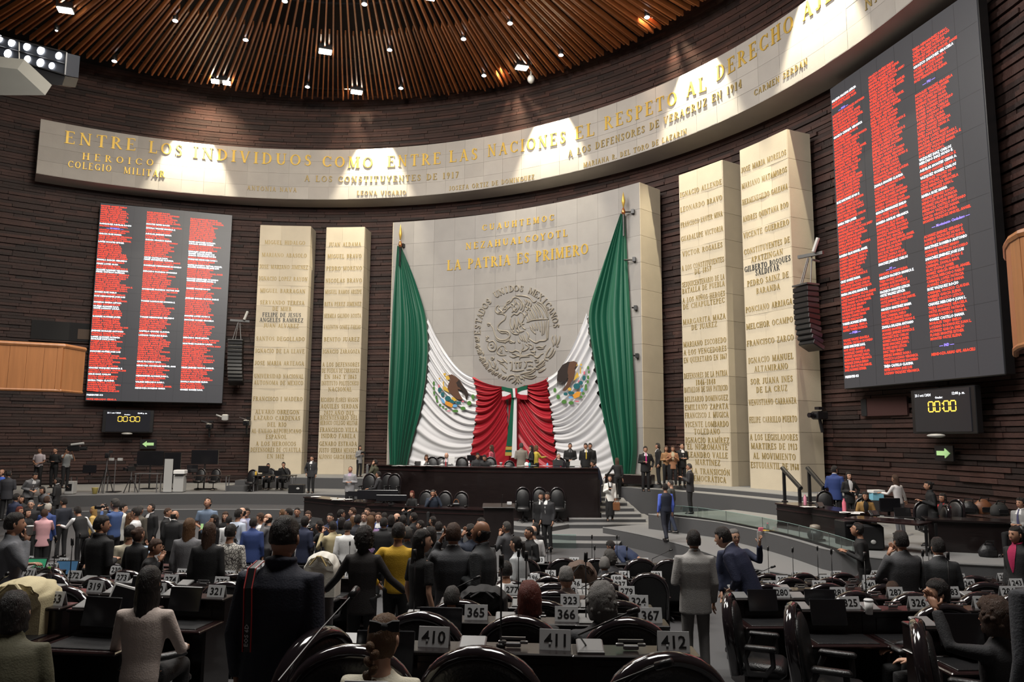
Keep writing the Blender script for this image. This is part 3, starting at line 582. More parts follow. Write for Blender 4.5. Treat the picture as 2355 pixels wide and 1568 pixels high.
# ------------------------------------------------------------------ seating terraces
ROWD = {-1: 2.1, 0: 3.6, 1: 5.1, 2: 6.85, 3: 8.4, 4: 10.0, 5: 11.6, 6: 13.2, 7: 14.8, 8: 16.4}
def rowz(k):
    if k < 1: return 1.37 if k == 0 else 1.58
    d = ROWD[k]; return max(0.0, 1.92-.13*d)
def rowy(k, x): return ROWD[k]+.012*((x-2.5)**2-6.25)
def floor_at(x, y):
    for k in sorted(ROWD):
        if y < rowy(k, x)+.42: return rowz(k)
    return 0.0
for k in range(-1, 7):
    zz = rowz(k); z2 = rowz(k+1) if k < 8 else 0
    if zz <= .01: continue
    V = []; F = []; xs = [-16+i*1.0 for i in range(26)]
    for x in xs:
        y1 = rowy(k, x)+.42; y0 = rowy(k-1, x)+.42 if k > -1 else -6
        V += [(x, y0, zz), (x, y1, zz), (x, y1, -.01)]
    for i in range(len(xs)-1):
        j = i*3; F += [(j, j+3, j+4, j+1), (j+1, j+4, j+5, j+2)]
    o = obj('floor_row', V, F, CARPET); tag(o, kind='structure')
# ------------------------------------------------------------------ presidium desk
def wall_desk(name, label, pts, z0, z1, top_w=.5, cat='desk', over=.06, back=True):
    c = Vector(pts[len(pts)//2]); t = thing(name, label, cat, (c.x, c.y, z0)); P = [Vector(p)-c for p in pts]
    V = []; F = []; n = len(P)
    nor = []
    for i in range(n):
        d = (P[min(i+1, n-1)]-P[max(i-1, 0)]).normalized(); nor.append(Vector((-d.y, d.x)))
    def strip(off0, off1, za, zb, nm, m):
        V = []; F = []
        for i in range(n):
            a = P[i]+nor[i]*off0; b = P[i]+nor[i]*off1
            V += [(a.x, a.y, za), (b.x, b.y, za), (b.x, b.y, zb), (a.x, a.y, zb)]
        for i in range(n-1):
            for q in range(4): F.append((i*4+q, i*4+(q+1) % 4, i*4+4+(q+1) % 4, i*4+4+q))
        F += [(3, 2, 1, 0), (4*n-4, 4*n-3, 4*n-2, 4*n-1)]
        return obj(nm, V, F, m, t)
    h = z1-z0
    strip(0, .06, 0.02, h-.04, 'front_panel', DWOOD); strip(-over, top_w, h-.04, h, 'desk_top', DWOOD2); strip(-.02, .03, .0, .12, 'plinth', DWOOD2); strip(-.025, .0, h-.2, h-.16, 'moulding', DWOOD2)
    strip(.08, top_w-.1, h-.34, h-.3, 'shelf', DWOOD)
    for i in (0, n-1):
        a = P[i]; d = nor[i]; e = MB(); m_ = a+d*(top_w*.5); e.box((m_.x, m_.y, (h-.06)/2+.02), (.05, top_w-.04, h-.08), math.atan2(d.y, d.x)-PI/2); e.build('end_panel', DWOOD, t)
    return t
wall_desk('presidium_desk', 'very long curved dark wood presidium desk in front of the draped flag', [p for p in DA[1:-1]], .45, 2.45, .75)
o = poly_block('side_panel', [(3.31, 29.5), (3.4, 29.5), (3.42, 33.3), (3.33, 33.3)], .02, 2.0, DWOOD, kind=None); tag(o, 'dark wood side panel closing the right end of the presidium desk', 'panel'); o.name = 'desk_side_panel'; 
o = poly_block('desk_flank', [(-6.3, 33.6), (-6.0, 31.9), (-5.9, 31.9), (-6.15, 33.6)], .95, 2.4, mat('grey_panel', (.1, .1, .1), .8), kind=None); tag(o, 'grey carpeted flank wall at the left end of the presidium desk', 'panel')
LD = [pxz(700, 1142, 1.2), pxz(760, 1148, 1.2), pxz(842, 1155, 1.2)]
wall_desk('stenographer_desk', 'lower dark wood desk covered with papers, left of the presidium desk', LD, .0, 1.2, .7)
LD2 = [pxz(845, 1160, 1.15), pxz(890, 1161, 1.15), pxz(1000, 1167, 1.15), pxz(1132, 1171, 1.15)]
wall_desk('secretary_desk', 'lower curved dark wood desk with a seated woman and man behind it', LD2, .0, 1.15, .7)
# speaker's lectern between the desks
p = pxz(1140, 1180, 1.1); t = thing('lectern', 'dark wood speaker lectern with glass ledge at the end of the lower desk', 'lectern', (p[0]+.1, p[1]+.2, 0))
MB().box((0, 0, .65), (1.0, .5, 1.3), bev=.05).build('body', DWOOD, t); MB().box((0, -.05, 1.33), (1.1, .6, .04), rx=.15, bev=.02).build('reading_top', DWOOD, t)
MB().box((.35, -.1, 1.42), (.16, .03, .1), bev=.01).build('name_plate', WHITEC, t); MB().tube([(.1, 0, 1.35), (.1, -.1, 1.6), (.12, -.2, 1.7)], .012, 6).build('microphone', BPLAS, t)
# glass guards on the right ramp
GLS = glassmat('guard_glass', (.8, .88, .86), .12); POSTM = mat('post_steel', (.4, .42, .42), .3, .8)
gp = [(1530, 1186), (1600, 1193), (1665, 1203), (1735, 1219), (1800, 1233), (1826, 1240), (1860, 1249), (1906, 1261), (1958, 1271), (2017, 1282), (2120, 1291), (2240, 1297), (2370, 1302)]
for i in range(len(gp)-1):
    a = cyl(19.05, az(onz(*gp[i], 1.0)), 1.0) if i > 2 else onz(*gp[i], 1.0)+Vector((.1, .1, 0)); b = cyl(19.05, az(onz(*gp[i+1], 1.0)), 1.0) if i+1 > 2 else onz(*gp[i+1], 1.0)+Vector((.1, .1, 0))
    if i == 0: a0_ = a
    mid = (a+b)/2; t = thing('glass_guard', 'low glass guard pane on the right ramp, %s from the stairs end' % ('first second third fourth fifth sixth seventh eighth ninth tenth eleventh twelfth thirteenth'.split()[i]), 'glass', mid, group='glass panes along the right ramp')
    d = (b-a); L_ = d.length; t.rotation_euler = (0, 0, math.atan2(d.y, d.x))
    MB().box((0, 0, .19), (L_-.03, .01, .33)).build('pane', GLS, t); MB().box((0, 0, .36), (L_-.03, .012, .008)).build('edge', mat('glass_edge', (.3, .45, .42), .2), t)
    MB().box((-L_/2, 0, .18), (.008, .014, .36)).build('post', POSTM, t); MB().box((0, .02, .025), (L_, .09, .05)).build('rail', BPLAS, t)
a, b = Vector(pxz(1262, 1258, .03)+(0.0,)), Vector(pxz(1325, 1262, 0)+(0.0,))
t = thing('glass_guard', 'small upright glass guard panel in the well below the dais steps', 'glass', (a+b)/2); MB().box((0, 0, .22), ((b-a).length, .015, .42)).build('pane', GLS, t); MB().box((0, 0, .44), ((b-a).length, .02, .015)).build('edge', mat('glass_edge', (.3, .45, .42), .2), t)
# handrails at the outer right pillar
def rail(px0, py0, px1, py1, dist, lab, dx=0):
    a = atd(px0, py0, dist); b = atd(px1, py1, dist-1.2); t = thing('handrail', lab, 'rail', (a.x, a.y, 1.0)); o_ = Vector(t.location)
    MB().tube([a-o_, b-o_], .07, 8).build('rail', BPLAS, t)
    for q, fr in ((a, .08), (b, .92)):
        w = a.lerp(b, fr)-o_; s = MB(); s.box((w.x, w.y, w.z/2), (.09, .09, w.z), bev=.01); s.box((w.x, w.y, .35), (.16, .16, .5), bev=.02); s.build('post', BPLAS, t)
rail(1799, 1076, 1842, 1123, 25.5, 'sloping black handrail in front of the outer right pillar')
rail(1857, 1076, 1896, 1121, 25.0, 'sloping black handrail between the outer right pillar and the man in blue')
# low black plinth with the flag's end, right of the presidium
o = MB().box((0, 0, .2), (2.1, .5, .42), .0, bev=.03).build('black_plinth', DWOOD); p = onz(1440, 1113, 1.64); o.location = (p.x+.2, p.y+.3, 1.64); o.rotation_euler = (0, 0, -.5); tag(o, 'low black box at the foot of the flag, right end', 'box')
# ------------------------------------------------------------------ the draped flag
FG = mat('flag_green', (.0, .085, .045), .5, sheen=.1, bump=.1, bscale=30); FWH = mat('flag_white', (.66, .66, .68), .6, sheen=.1); FR = mat('flag_red', (.36, .008, .02), .45, sheen=.1)
flag = thing('flag', 'huge draped green white and red flag tied with a bow at the centre', 'flag', (0, 0, 0))
def curve_pts(P, n):
    P = [Vector(p) for p in P]; ds = [0]
    for i in range(1, len(P)): ds.append(ds[-1]+(P[i]-P[i-1]).length)
    out = []
    for k in range(n+1):
        s = ds[-1]*k/n; i = max(j for j in range(len(ds)) if ds[j] <= s+1e-9); i = min(i, len(P)-2)
        out.append(P[i].lerp(P[i+1], (s-ds[i])/(ds[i+1]-ds[i])))
    return out
def smooth_pts(P, it=12):
    P = P[:]
    for _ in range(it): P = [P[0]]+[(P[i-1]+P[i]*2+P[i+1])/4 for i in range(1, len(P)-1)]+[P[-1]]
    return P
def par_pts(P, n):
    P = [Vector(p) for p in P]; k = len(P)-1
    return [P[min(k-1, int(k*i/n))].lerp(P[min(k-1, int(k*i/n))+1], k*i/n-min(k-1, int(k*i/n))) for i in range(n+1)]
def cloth(name, A, B, m, nphi, nu, sag, fold, base=.1, par=False):
    A = smooth_pts(curve_pts(A, nphi)); B = smooth_pts((par_pts if par else curve_pts)(B, nphi)); V = []
    for i in range(nphi+1):
        f = i/nphi
        for j in range(nu+1):
            u = j/nu; p = A[i].lerp(B[i], u); p = Vector((p.x, p.y+sag(f)*4*u*(1-u)))
            q = oncyl(p.x, p.y, RSL-.1); V.append(cyl(RSL-base-fold(f, u), az(q), q.z))
    F = [(i*(nu+1)+j, i*(nu+1)+j+1, (i+1)*(nu+1)+j+1, (i+1)*(nu+1)+j) for i in range(nphi) for j in range(nu)]
    return obj(name, V, F, m, flag, True)
def ridge(x): 
    s = .5+.5*math.sin(2*PI*x); return s**.8
def gfold(seed, n, amp):
    r = random.Random(seed); ph = [r.random() for _ in range(4)]
    def f(u, v):   # u along the fold, v across
        x = v*n+.35*math.sin(v*9+ph[0]*6)
        return amp*(.25+.75*min(1, u*1.6))*(.7*ridge(x+ph[1])+.3*ridge(x*1.9+ph[2]+.3*math.sin(3*u)))
    return f
gl = gfold(1, 6.5, .42)
cloth('green_panel', [(915, 566), (906, 700), (901, 850), (897, 950), (903, 1093)], [(923, 566), (955, 640), (985, 727), (991, 800), (986, 880), (973, 950), (955, 1010), (935, 1093)], FG, 70, 110, lambda f: 0, lambda f, u: gl(f, u))
gl2 = gfold(2, 5.5, .42)
cloth('green_panel', [(1437, 492), (1443, 600), (1453, 750), (1462, 900), (1467, 1040), (1458, 1106)], [(1429, 492), (1395, 590), (1353, 720), (1363, 800), (1375, 860), (1385, 930), (1405, 1010), (1430, 1106)], FG, 70, 110, lambda f: 0, lambda f, u: gl2(f, u))
def wf(seed, n, amp, hub):
    r = random.Random(seed); a, b = r.random(), r.random()
    def f(ff, u):
        x = (ff**.85)*n+.25*math.sin(ff*11+a*6)+.3*math.sin(u*2.2+ff*5)
        return amp*(.35+.65*math.sin(PI*min(1, .15+ff*.9)))*(.65*ridge(x)+.35*ridge(x*2.1+b+u*.5))*(1-hub*.5*u)
    return f
wl = wf(3, 14, .34, .1); wr_ = wf(4, 13, .34, .1)
cloth('white_panel', [(984, 725), (991, 800), (986, 880), (973, 950), (955, 1010), (935, 1093)], [(1090, 866), (1101, 905), (1099, 960), (1092, 1010), (1078, 1096)], FWH, 150, 60, lambda f: 30-22*f, wl)
cloth('white_panel', [(1353, 720), (1363, 800), (1375, 860), (1385, 930), (1405, 1010), (1430, 1104)], [(1262, 868), (1266, 900), (1276, 970), (1283, 1040), (1292, 1104)], FWH, 150, 60, lambda f: 28-16*f, wr_)
rl = wf(5, 12, .4, .9); rr = wf(6, 11, .4, .9)
kl = [(1160, 888+8*k/10+ (k/10)**3*200) for k in range(11)]; kr = [(1205, 886+8*k/10+(k/10)**3*200) for k in range(11)]
kl = [(1158+14*(k/10), 889+(k/10)*14+(k/10)**4*190) for k in range(11)]; kr = [(1207-16*(k/10), 886+(k/10)*16+(k/10)**4*190) for k in range(11)]
cloth('red_panel', [(1090, 866), (1101, 905), (1099, 960), (1092, 1010), (1078, 1096)], kl, FR, 190, 60, lambda f: 5+26*f*(1-f)*2, rl, par=True)
cloth('red_panel', [(1262, 868), (1266, 900), (1276, 970), (1283, 1040), (1292, 1104)], kr, FR, 190, 60, lambda f: 5+26*f*(1-f)*2, rr, par=True)
cloth('red_panel', [(1168, 900), (1168, 1000), (1168, 1096)], [(1206, 900), (1206, 1000), (1206, 1098)], FR, 20, 20, lambda f: 0, lambda f, u: .02, .02)
def patch(mb, poly, R, th=.03, s=1, o=(0, 0)):
    P = [oncyl(o[0]+x/s, o[1]+y/s, R) for x, y in poly]; n = len(P)
    A = [cyl(R-th, az(p), p.z) for p in P]; B = [cyl(R, az(p), p.z) for p in P]
    mb.add(A+B, [tuple(range(n)), tuple(range(2*n-1, n-1, -1))]+[(i, i+n, (i+1) % n+n, (i+1) % n) for i in range(n)])
def ellp(x, y, rx, ry, n=10, t=0): return [(x+rx*math.cos(2*PI*k/n)*math.cos(t)-ry*math.sin(2*PI*k/n)*math.sin(t), y+rx*math.cos(2*PI*k/n)*math.sin(t)+ry*math.sin(2*PI*k/n)*math.cos(t)) for k in range(n)]
EB = mat('emblem_brown', (.1, .045, .025), .7); ED = mat('emblem_dark', (.02, .012, .01), .7); EY = mat('emblem_yellow', (.6, .38, .05), .6); ET = mat('emblem_teal', (.01, .11, .13), .6)
EO = mat('emblem_orange', (.65, .28, .03), .6); EBL = mat('emblem_blue', (.13, .36, .65), .6); EG = mat('emblem_green', (.07, .2, .04), .6); EP = mat('emblem_pink', (.6, .15, .2), .6)
def emblem(shapes, R):
    for nm, m, L_ in shapes:
        b = MB()
        for q in L_:
            patch(b, q if len(q) > 5 or isinstance(q[0], tuple) else ellp(*q), R, .02, 5.8875, (980, 820))
        b.build(nm, m, flag)
def feathers(x0, y0, dx, n, l): return [[(x0+dx*i, y0+abs(i)*3), (x0+dx*i+7, y0+abs(i)*3), (x0+dx*i+5, y0+l)] for i in range(n)]
emblem([('emblem_eagle', EB, [[(300, 250), (350, 240), (400, 270), (450, 310), (500, 390), (520, 440), (480, 450), (430, 440), (450, 500), (500, 580), (430, 580), (370, 540), (340, 500), (300, 490), (290, 440), (300, 380), (330, 310), (310, 290)]]),
 ('emblem_wing', ED, [[(400, 270), (450, 310), (500, 390), (560, 470), (572, 520), (545, 590), (520, 500), (470, 440), (420, 400), (395, 340)]]+feathers(485, 460, 14, 5, 80)),
 ('emblem_snake', EY, [[(262, 262), (300, 255), (330, 290), (300, 320), (270, 300)], [(220, 420), (260, 400), (290, 430), (320, 490), (280, 470), (240, 450)], [(340, 550), (380, 550), (420, 590), (370, 610)], [(230, 230), (262, 220), (272, 240), (250, 262)], [(226, 340), (240, 330), (244, 400), (232, 410)], [(170, 290), (190, 285), (195, 305), (178, 310)]]),
 ('emblem_cactus', ET, [(185, 450, 25, 35), (225, 510, 25, 30), (295, 565, 40, 35), (360, 605, 45, 25), (440, 625, 35, 20)]),
 ('emblem_rock', EO, [[(265, 600), (330, 620), (370, 650), (350, 690), (290, 665), (255, 640)]]), ('emblem_water', EBL, [[(195, 550), (240, 580), (260, 640), (220, 620)], (390, 665, 32, 22)]),
 ('emblem_fruit', EP, [(175, 400, 10, 25), (500, 605, 18, 10), (310, 735, 28, 8)]),
 ('emblem_leaves', EG, [(635, 545, 22, 35), (585, 630, 30, 32), (500, 700, 35, 25), (395, 735, 40, 20), (105, 360, 15, 28), (105, 430, 14, 26), (110, 490, 14, 25), (140, 550, 15, 25), (150, 600, 15, 22), (190, 655, 18, 18), (230, 680, 18, 15), (270, 710, 18, 12)])], RSL-.42)
emblem([('emblem_eagle', EB, [[(1945, 70), (2000, 60), (2050, 80), (2040, 120), (2010, 150), (2020, 200), (2000, 300), (1960, 350), (1950, 400), (1880, 465), (1845, 460), (1900, 380), (1930, 300), (1900, 250)]]),
 ('emblem_wing', ED, [[(1960, 70), (1920, 72), (1850, 110), (1785, 200), (1772, 320), (1810, 350), (1900, 330), (1935, 250), (1935, 110)]]+feathers(1775, 310, 14, 8, 120)),
 ('emblem_snake', EY, [[(2040, 90), (2055, 110), (2040, 130), (2025, 120)], [(2050, 210), (2070, 270), (2030, 300), (2000, 330), (2020, 260)], (1945, 440, 25, 22), (2100, 110, 12, 14), [(2085, 140), (2098, 140), (2096, 230), (2084, 230)]]),
 ('emblem_cactus', ET, [(2140, 290, 22, 35), (2095, 355, 30, 28), (2040, 400, 45, 40), (1965, 490, 42, 22), (1890, 505, 28, 22)]), ('emblem_rock', EO, [[(1985, 520), (2050, 470), (2095, 480), (2080, 540), (2010, 570)]]),
 ('emblem_water', EBL, [(2110, 450, 15, 28), (1960, 552, 30, 15)]), ('emblem_fruit', EP, [(2143, 220, 12, 25), (2070, 335, 15, 15), (2045, 605, 30, 10)]),
 ('emblem_leaves', EG, [(1745, 455, 20, 32), (1790, 545, 25, 32), (1870, 610, 35, 28), (1965, 625, 35, 25), (2195, 150, 14, 25), (2205, 210, 12, 22), (2195, 280, 15, 28), (2190, 340, 15, 25), (2165, 400, 16, 30), (2165, 440, 18, 22), (2130, 500, 20, 20), (2100, 545, 20, 18)])], RSL-.42)
# bow and ribbon
bow = thing('ribbon_bow', 'green white and red ribbon bow with long tails and gold fringe', 'bow', (0, 0, 0))
def bp(nm, m, polys, R, th=.05):
    b = MB()
    for q in polys: patch(b, q, R, th, 5.6, (1040, 820))
    b.build(nm, m, bow)
RB_ = RSL-.5
bp('loop_green', FG, [[(648, 383), (720, 402), (790, 412), (785, 468), (745, 458), (650, 432)], [(977, 368), (900, 388), (838, 412), (838, 470), (900, 438), (972, 420)]], RB_, .1)
bp('loop_white', FWH, [[(648, 448), (700, 443), (765, 475), (700, 512), (652, 517)], [(974, 423), (890, 430), (838, 465), (890, 490), (974, 497)]], RB_, .07)
bp('loop_red', FR, [[(650, 514), (700, 510), (765, 480), (782, 520), (700, 556), (650, 562)], [(972, 495), (890, 490), (838, 470), (830, 522), (900, 552), (972, 557)]], RB_, .08)
bp('knot_green', FG, [[(762, 462), (787, 462), (797, 532), (773, 532)]], RB_-.08, .06); bp('knot_white', FWH, [[(784, 408), (816, 408), (822, 526), (795, 527)]], RB_-.1, .06); bp('knot_red', FR, [[(816, 408), (841, 408), (841, 470), (822, 526)]], RB_-.08, .06)
bp('tail_green', FG, [[(773, 530), (802, 530), (777, 1152), (702, 1152)]], RB_+.06, .05); bp('tail_white', FWH, [[(802, 530), (834, 530), (834, 1300), (765, 1300), (777, 1152)]], RB_+.05, .05)
bp('gold_fringe', mat('gold_fringe', (.5, .36, .08), .5, .3), [[(697, 1160), (770, 1160), (770, 1200), (694, 1200)], [(690, 1230), (768, 1230), (768, 1275), (687, 1275)]], RB_+.0, .06); bp('fringe_band', FG, [[(693, 1200), (770, 1200), (770, 1230), (690, 1230)]], RB_+.02, .05)
# flag staffs
for px, y0, y1, lab in ((920, 515, 575, 'left'), (1434, 440, 500, 'right')):
    p = oncyl(px, y1, RSL-.35); q = oncyl(px, y0, RSL-.35); t = thing('flag_staff', 'gold spear-tipped flag staff at the %s peak of the draped flag' % lab, 'staff', (p.x, p.y, p.z)); h = q.z-p.z
    MB().lathe([(.015, h*.35), (.09, h*.62), (.05, h*.8), (.0, h)], n=10).build('spear_tip', GOLD, t, True); MB().lathe([(.07, h*.12), (.1, h*.2), (.07, h*.3), (.03, h*.38)], n=10).build('collar', mat('copper', (.55, .22, .08), .3, .9), t, True)
    MB().tube([(0, 0, h*.15), (0, 0, -.9)], .05, 8).build('pole', BPLAS, t)
    for y in ((487, 597, 708, 818) if lab == 'right' else (565,)):
        w = oncyl(px+(22+(y-487)*.03 if lab == 'right' else 8), y, RSL-.06)-Vector(p); s = MB(); s.box(w, (.14, .3, .2), -.4); s.tube([w, w*.0+Vector((0, 0, w.z))] if y < 600 and lab == 'right' else [w, w+Vector((-.2, -.1, 0))], .04, 6); s.build('bracket', BPLAS, t)
# ------------------------------------------------------------------ name screens
SURN = 'GARCIA LOPEZ HERNANDEZ MARTINEZ GONZALEZ RODRIGUEZ PEREZ SANCHEZ RAMIREZ FLORES VAZQUEZ GOMEZ DIAZ REYES MORALES CRUZ ORTIZ CASTILLO MENDOZA RUIZ AGUILAR CHAVEZ RIVERA JIMENEZ TORRES MORENO ROMERO ALVAREZ SALAZAR SILAS ZAVALA LOZANO MERCADO NUÑEZ PACHECO CARBAJAL MONTES TREJO VALDEZ OROZCO'.split()
NAMS = 'JUAN L.|MIGUEL ANGEL|PABLO|CLAUDIA|LAURA|JOSE LUIS|MARIA|CARLOS|PATRICIA|LETICIA|MONICA E.|GERARDO|SOCORRO|VERONICA|EMILIO|HUGO E.|RAUL|ROCIO|ESTHER|VICTOR SAMUEL|GRACIELA|ANTONIO|JAVIER|OLGA|CESAR A.|ROSA I.|ELENA|DIANA|MARIO'.split('|')
RED = mat('led_red', (.3, .01, .01), .5, emit=(1, .045, .014), estr=1.9); WLED = mat('led_white', (.5, .5, .5), .5, emit=(.9, .93, 1), estr=2.2); VLED = mat('led_violet', (.1, .05, .3), .5, emit=(.22, .16, .95), estr=2.5); ALED = mat('led_amber', (.4, .25, .02), .5, emit=(1, .6, .08), estr=1.3)
PANEL = mat('led_panel', (.02, .02, .022), .4, emit=(.03, .03, .034), estr=1.0, var=.2, vscale=60)
_S3 = bpy.data.scenes.new('scratch_text')
def text_me(body, bold=0.012, res=1, cond=.8):
    cu_ = bpy.data.curves.new('t', 'FONT'); cu_.body = body; cu_.resolution_u = res; cu_.offset = bold; cu_.size = 1; cu_.space_line = 1; cu_.fill_mode = 'FRONT' if False else 'BOTH'; cu_.extrude = 0
    o = bpy.data.objects.new('t', cu_); _S3.collection.objects.link(o)
    with bpy.context.temp_override(scene=_S3, view_layer=_S3.view_layers[0]): dg = bpy.context.evaluated_depsgraph_get()
    me = bpy.data.meshes.new_from_object(o.evaluated_get(dg)); bpy.data.objects.remove(o); bpy.data.curves.remove(cu_); return me
def screen(name, label, TL, TR, BL, BR, cols, pitch_n, R=RSC, top_dz=0):
    pts = [oncyl(*q, R) for q in (TL, TR, BL, BR)]
    x0 = (pts[0]+pts[2])/2; x1 = (pts[1]+pts[3])/2; zt = (pts[0].z+pts[1].z)/2+top_dz; zb = (pts[2].z+pts[3].z)/2
    d = Vector((x1.x-x0.x, x1.y-x0.y, 0)); wdt = d.length; d.normalize(); rz = math.atan2(d.y, d.x); hgt = zt-zb
    t = thing(name, label, 'screen', (x0.x, x0.y, zb), rz)
    MB().box((wdt/2, .18, hgt/2), (wdt+.04, .34, hgt+.04), bev=.03).build('casing', BPLAS, t)
    MB().box((wdt/2, 0, hgt/2), (wdt-.02, .02, hgt-.02)).build('panel', PANEL, t)
    # module seams of the LED wall
    s = MB()
    for i in range(1, 8): s.box((wdt*i/8, -.011, hgt/2), (.006, .002, hgt-.1))
    for i in range(1, 11): s.box((wdt/2, -.011, hgt*i/11), (wdt-.1, .002, .006))
    s.build('seams', BPLAS, t)
    rn = random.Random(len(label)); pit = hgt*.957/pitch_n
    for ux, y0, lines, whites, heads, wfrac in cols:
        body = {'r': [], 'w': [], 'v': []}; special = dict(heads)
        for i in range(lines):
            k = 'r'
            if i in special: k = 'v' if special[i][0] != '!' else ('w' if special[i][1] == 'w' else 'r'); tx = special[i] if special[i][0] != '!' else special[i][2:]
            else:
                tx = rn.choice(SURN)+' '+rn.choice(SURN)+' '+rn.choice(NAMS); tx = tx[:27]
                if i in whites: k = 'w'
            if tx == '-': tx = ''
            for q in body: body[q].append(tx if q == k else '')
            if k == 'v' and tx: body['v'][-1] = '---- '+tx+' ----'
        for q, m_ in (('r', RED), ('w', WLED), ('v', VLED)):
            if not any(body[q]): continue
            me = text_me('\n'.join(body[q]), .022 if q != 'v' else .012); me.materials.clear(); me.materials.append(m_)
            sx_ = wdt*wfrac/14.6; sy_ = pit/1.0*1.0
            yt = hgt*(1-y0)
            me.transform(Matrix(((sx_, 0, 0, wdt*ux+(wdt*.05 if q == 'v' else 0)), (0, 0, 0, -.016), (0, sy_*1.0, 0, yt), (0, 0, 0, 1))))
            o = meshobj('name_list', me, t); o['kind'] = 'stuff'
    return t
def rw(n, seed, k):
    r = random.Random(seed); return set(r.sample(range(n), k))
wl1 = {9, 19, 23, 31, 33, 36, 37, 48, 50, 53, 55, 56, 60, 67, 70, 71, 77, 84, 87, 90}
screen('name_screen', 'left tall LED screen with three columns of red and white names', (230, 473), (533, 488), (197, 920), (512, 928),
 [(.006, .018, 96, {9, 14, 18, 27, 29, 32, 33, 43, 45, 48, 50, 51, 55, 62, 65, 66, 72, 80, 83, 86}, [(11, 'MORENA'), (94, '-'), (92, '-'), (93, '!wPRESENTES 413')], .25),
  (.345, .03, 89, {6, 8, 11, 14, 23, 24, 27, 30, 39, 45, 53, 60, 62, 75, 77, 82, 85, 88}, [], .25), (.675, .043, 88, {12, 13, 17, 18, 19, 21, 24, 25, 31, 32, 36, 41, 50, 52, 61, 64, 76, 83, 87}, [], .25)], 93)
screen('name_screen', 'right tall LED screen with three columns of names ending in IND', (1908, 186), (2243, -2), (1943, 893), (2315, 861),
 [(.012, .052, 88, {0, 12, 33, 40, 50, 58, 62, 71, 78}, [(4, 'PAN'), (74, 'PVEM'), (3, '-'), (75, '-'), (86, '-'), (87, '!wPRESENTES 413')], .235),
  (.31, .055, 88, {33, 41, 44, 56, 60, 64, 65, 69, 74, 85}, [(58, 'PT'), (57, '-')], .235),
  (.62, .06, 84, {5, 31, 32, 34, 36, 41, 55, 58, 66, 70, 74, 80}, [(11, 'PRI'), (10, '-'), (12, '-'), (50, 'Movimiento Ciudadano'), (49, '-'), (51, '-'), (81, 'IND'), (80, '-'), (82, '-'), (83, '!rMENDOZA ARIAS GPE. ARACELI')], .25)], 91)
def clock(label, TL, TR, BL, BR, R):
    pts = [oncyl(*q, R) for q in (TL, TR, BL, BR)]; x0 = (pts[0]+pts[2])/2; x1 = (pts[1]+pts[3])/2; zt = (pts[0].z+pts[1].z)/2; zb = (pts[2].z+pts[3].z)/2
    d = Vector((x1.x-x0.x, x1.y-x0.y, 0)); w = d.length; d.normalize(); h = zt-zb; t = thing('timer_screen', label, 'screen', (x0.x, x0.y, zb), math.atan2(d.y, d.x))
    MB().box((w/2, .12, h/2), (w+.35, .22, h+.12), bev=.03).build('casing', BPLAS, t); MB().box((w/2, 0, h/2), (w, .03, h)).build('panel', mat('timer_panel', (.012, .012, .014), .2, emit=(.008, .008, .01)), t)
    for tx, x, z, s, m_ in (('23 / oct / 2024', .02, .86, .12, WLED), ('12:08 p. m.', .7, .86, .12, WLED), ('Orador:', .4, .79, .1, WLED)):
        me = text_me(tx, .01); me.materials.clear(); me.materials.append(m_); me.transform(Matrix(((s*w*.42, 0, 0, x*w), (0, 0, 0, -.02), (0, s*h*.75, 0, z*h), (0, 0, 0, 1)))); meshobj('text', me, t)
    b = MB(); x = .27*w
    for c in '00:00':
        hh, ww, th = h*.24, w*.09, h*.028; z = h*.48
        if c == ':': b.box((x+ww*.2, -.02, z+hh*.28), (th, .01, th)); b.box((x+ww*.2, -.02, z+hh*.78), (th, .01, th)); x += ww*.45; continue
        for zz in (0, hh): b.box((x+ww/2, -.02, z+zz), (ww-th*1.1, .01, th))
        for xx in (0, ww):
            for q in (0, 1): b.box((x+xx, -.02, z+hh*(.25+.5*q)), (th, .01, hh*.5-th*.9))
        x += ww*1.33
    b.build('digits', ALED, t); MB().ell((w*.5, -.25, -.12), (.28, .25, .06), 12, 6).build('dome', LGREY, t, True)
    return t
clock('left dark timer screen showing 00:00 under the name screen', (244, 943), (346, 946), (243, 992), (344, 992), RSC)
clock('right dark timer screen showing 00:00 under the name screen', (2101, 900), (2228, 891), (2109, 993), (2238, 992), RSC)
# exit arrows
AGRN = mat('arrow_green', (.3, .5, .2), .6, emit=(.35, .55, .25), estr=.5)
for px, py, s, lab, w in ((341, 1021, -1, 'left', .55), (2169, 1042, 1, 'right', .5)):
    p = oncyl(px, py, RSC+.45); a = az(p); t = thing('exit_sign', 'dark sign with pale green arrow pointing %s on the brick wall' % lab, 'sign', p, a-PI/2)
    MB().box((0, .05, 0), (w*1.5, .06, w*.95)).build('board', BPLAS, t); s = -s
    MB().prism([(-w*.5*-s, -w*.14), (w*.15*-s, -w*.14), (w*.15*-s, -w*.3), (w*.55*-s, 0), (w*.15*-s, w*.3), (w*.15*-s, w*.14), (-w*.5*-s, w*.14)], -.02, .01).build('arrow', AGRN, t)
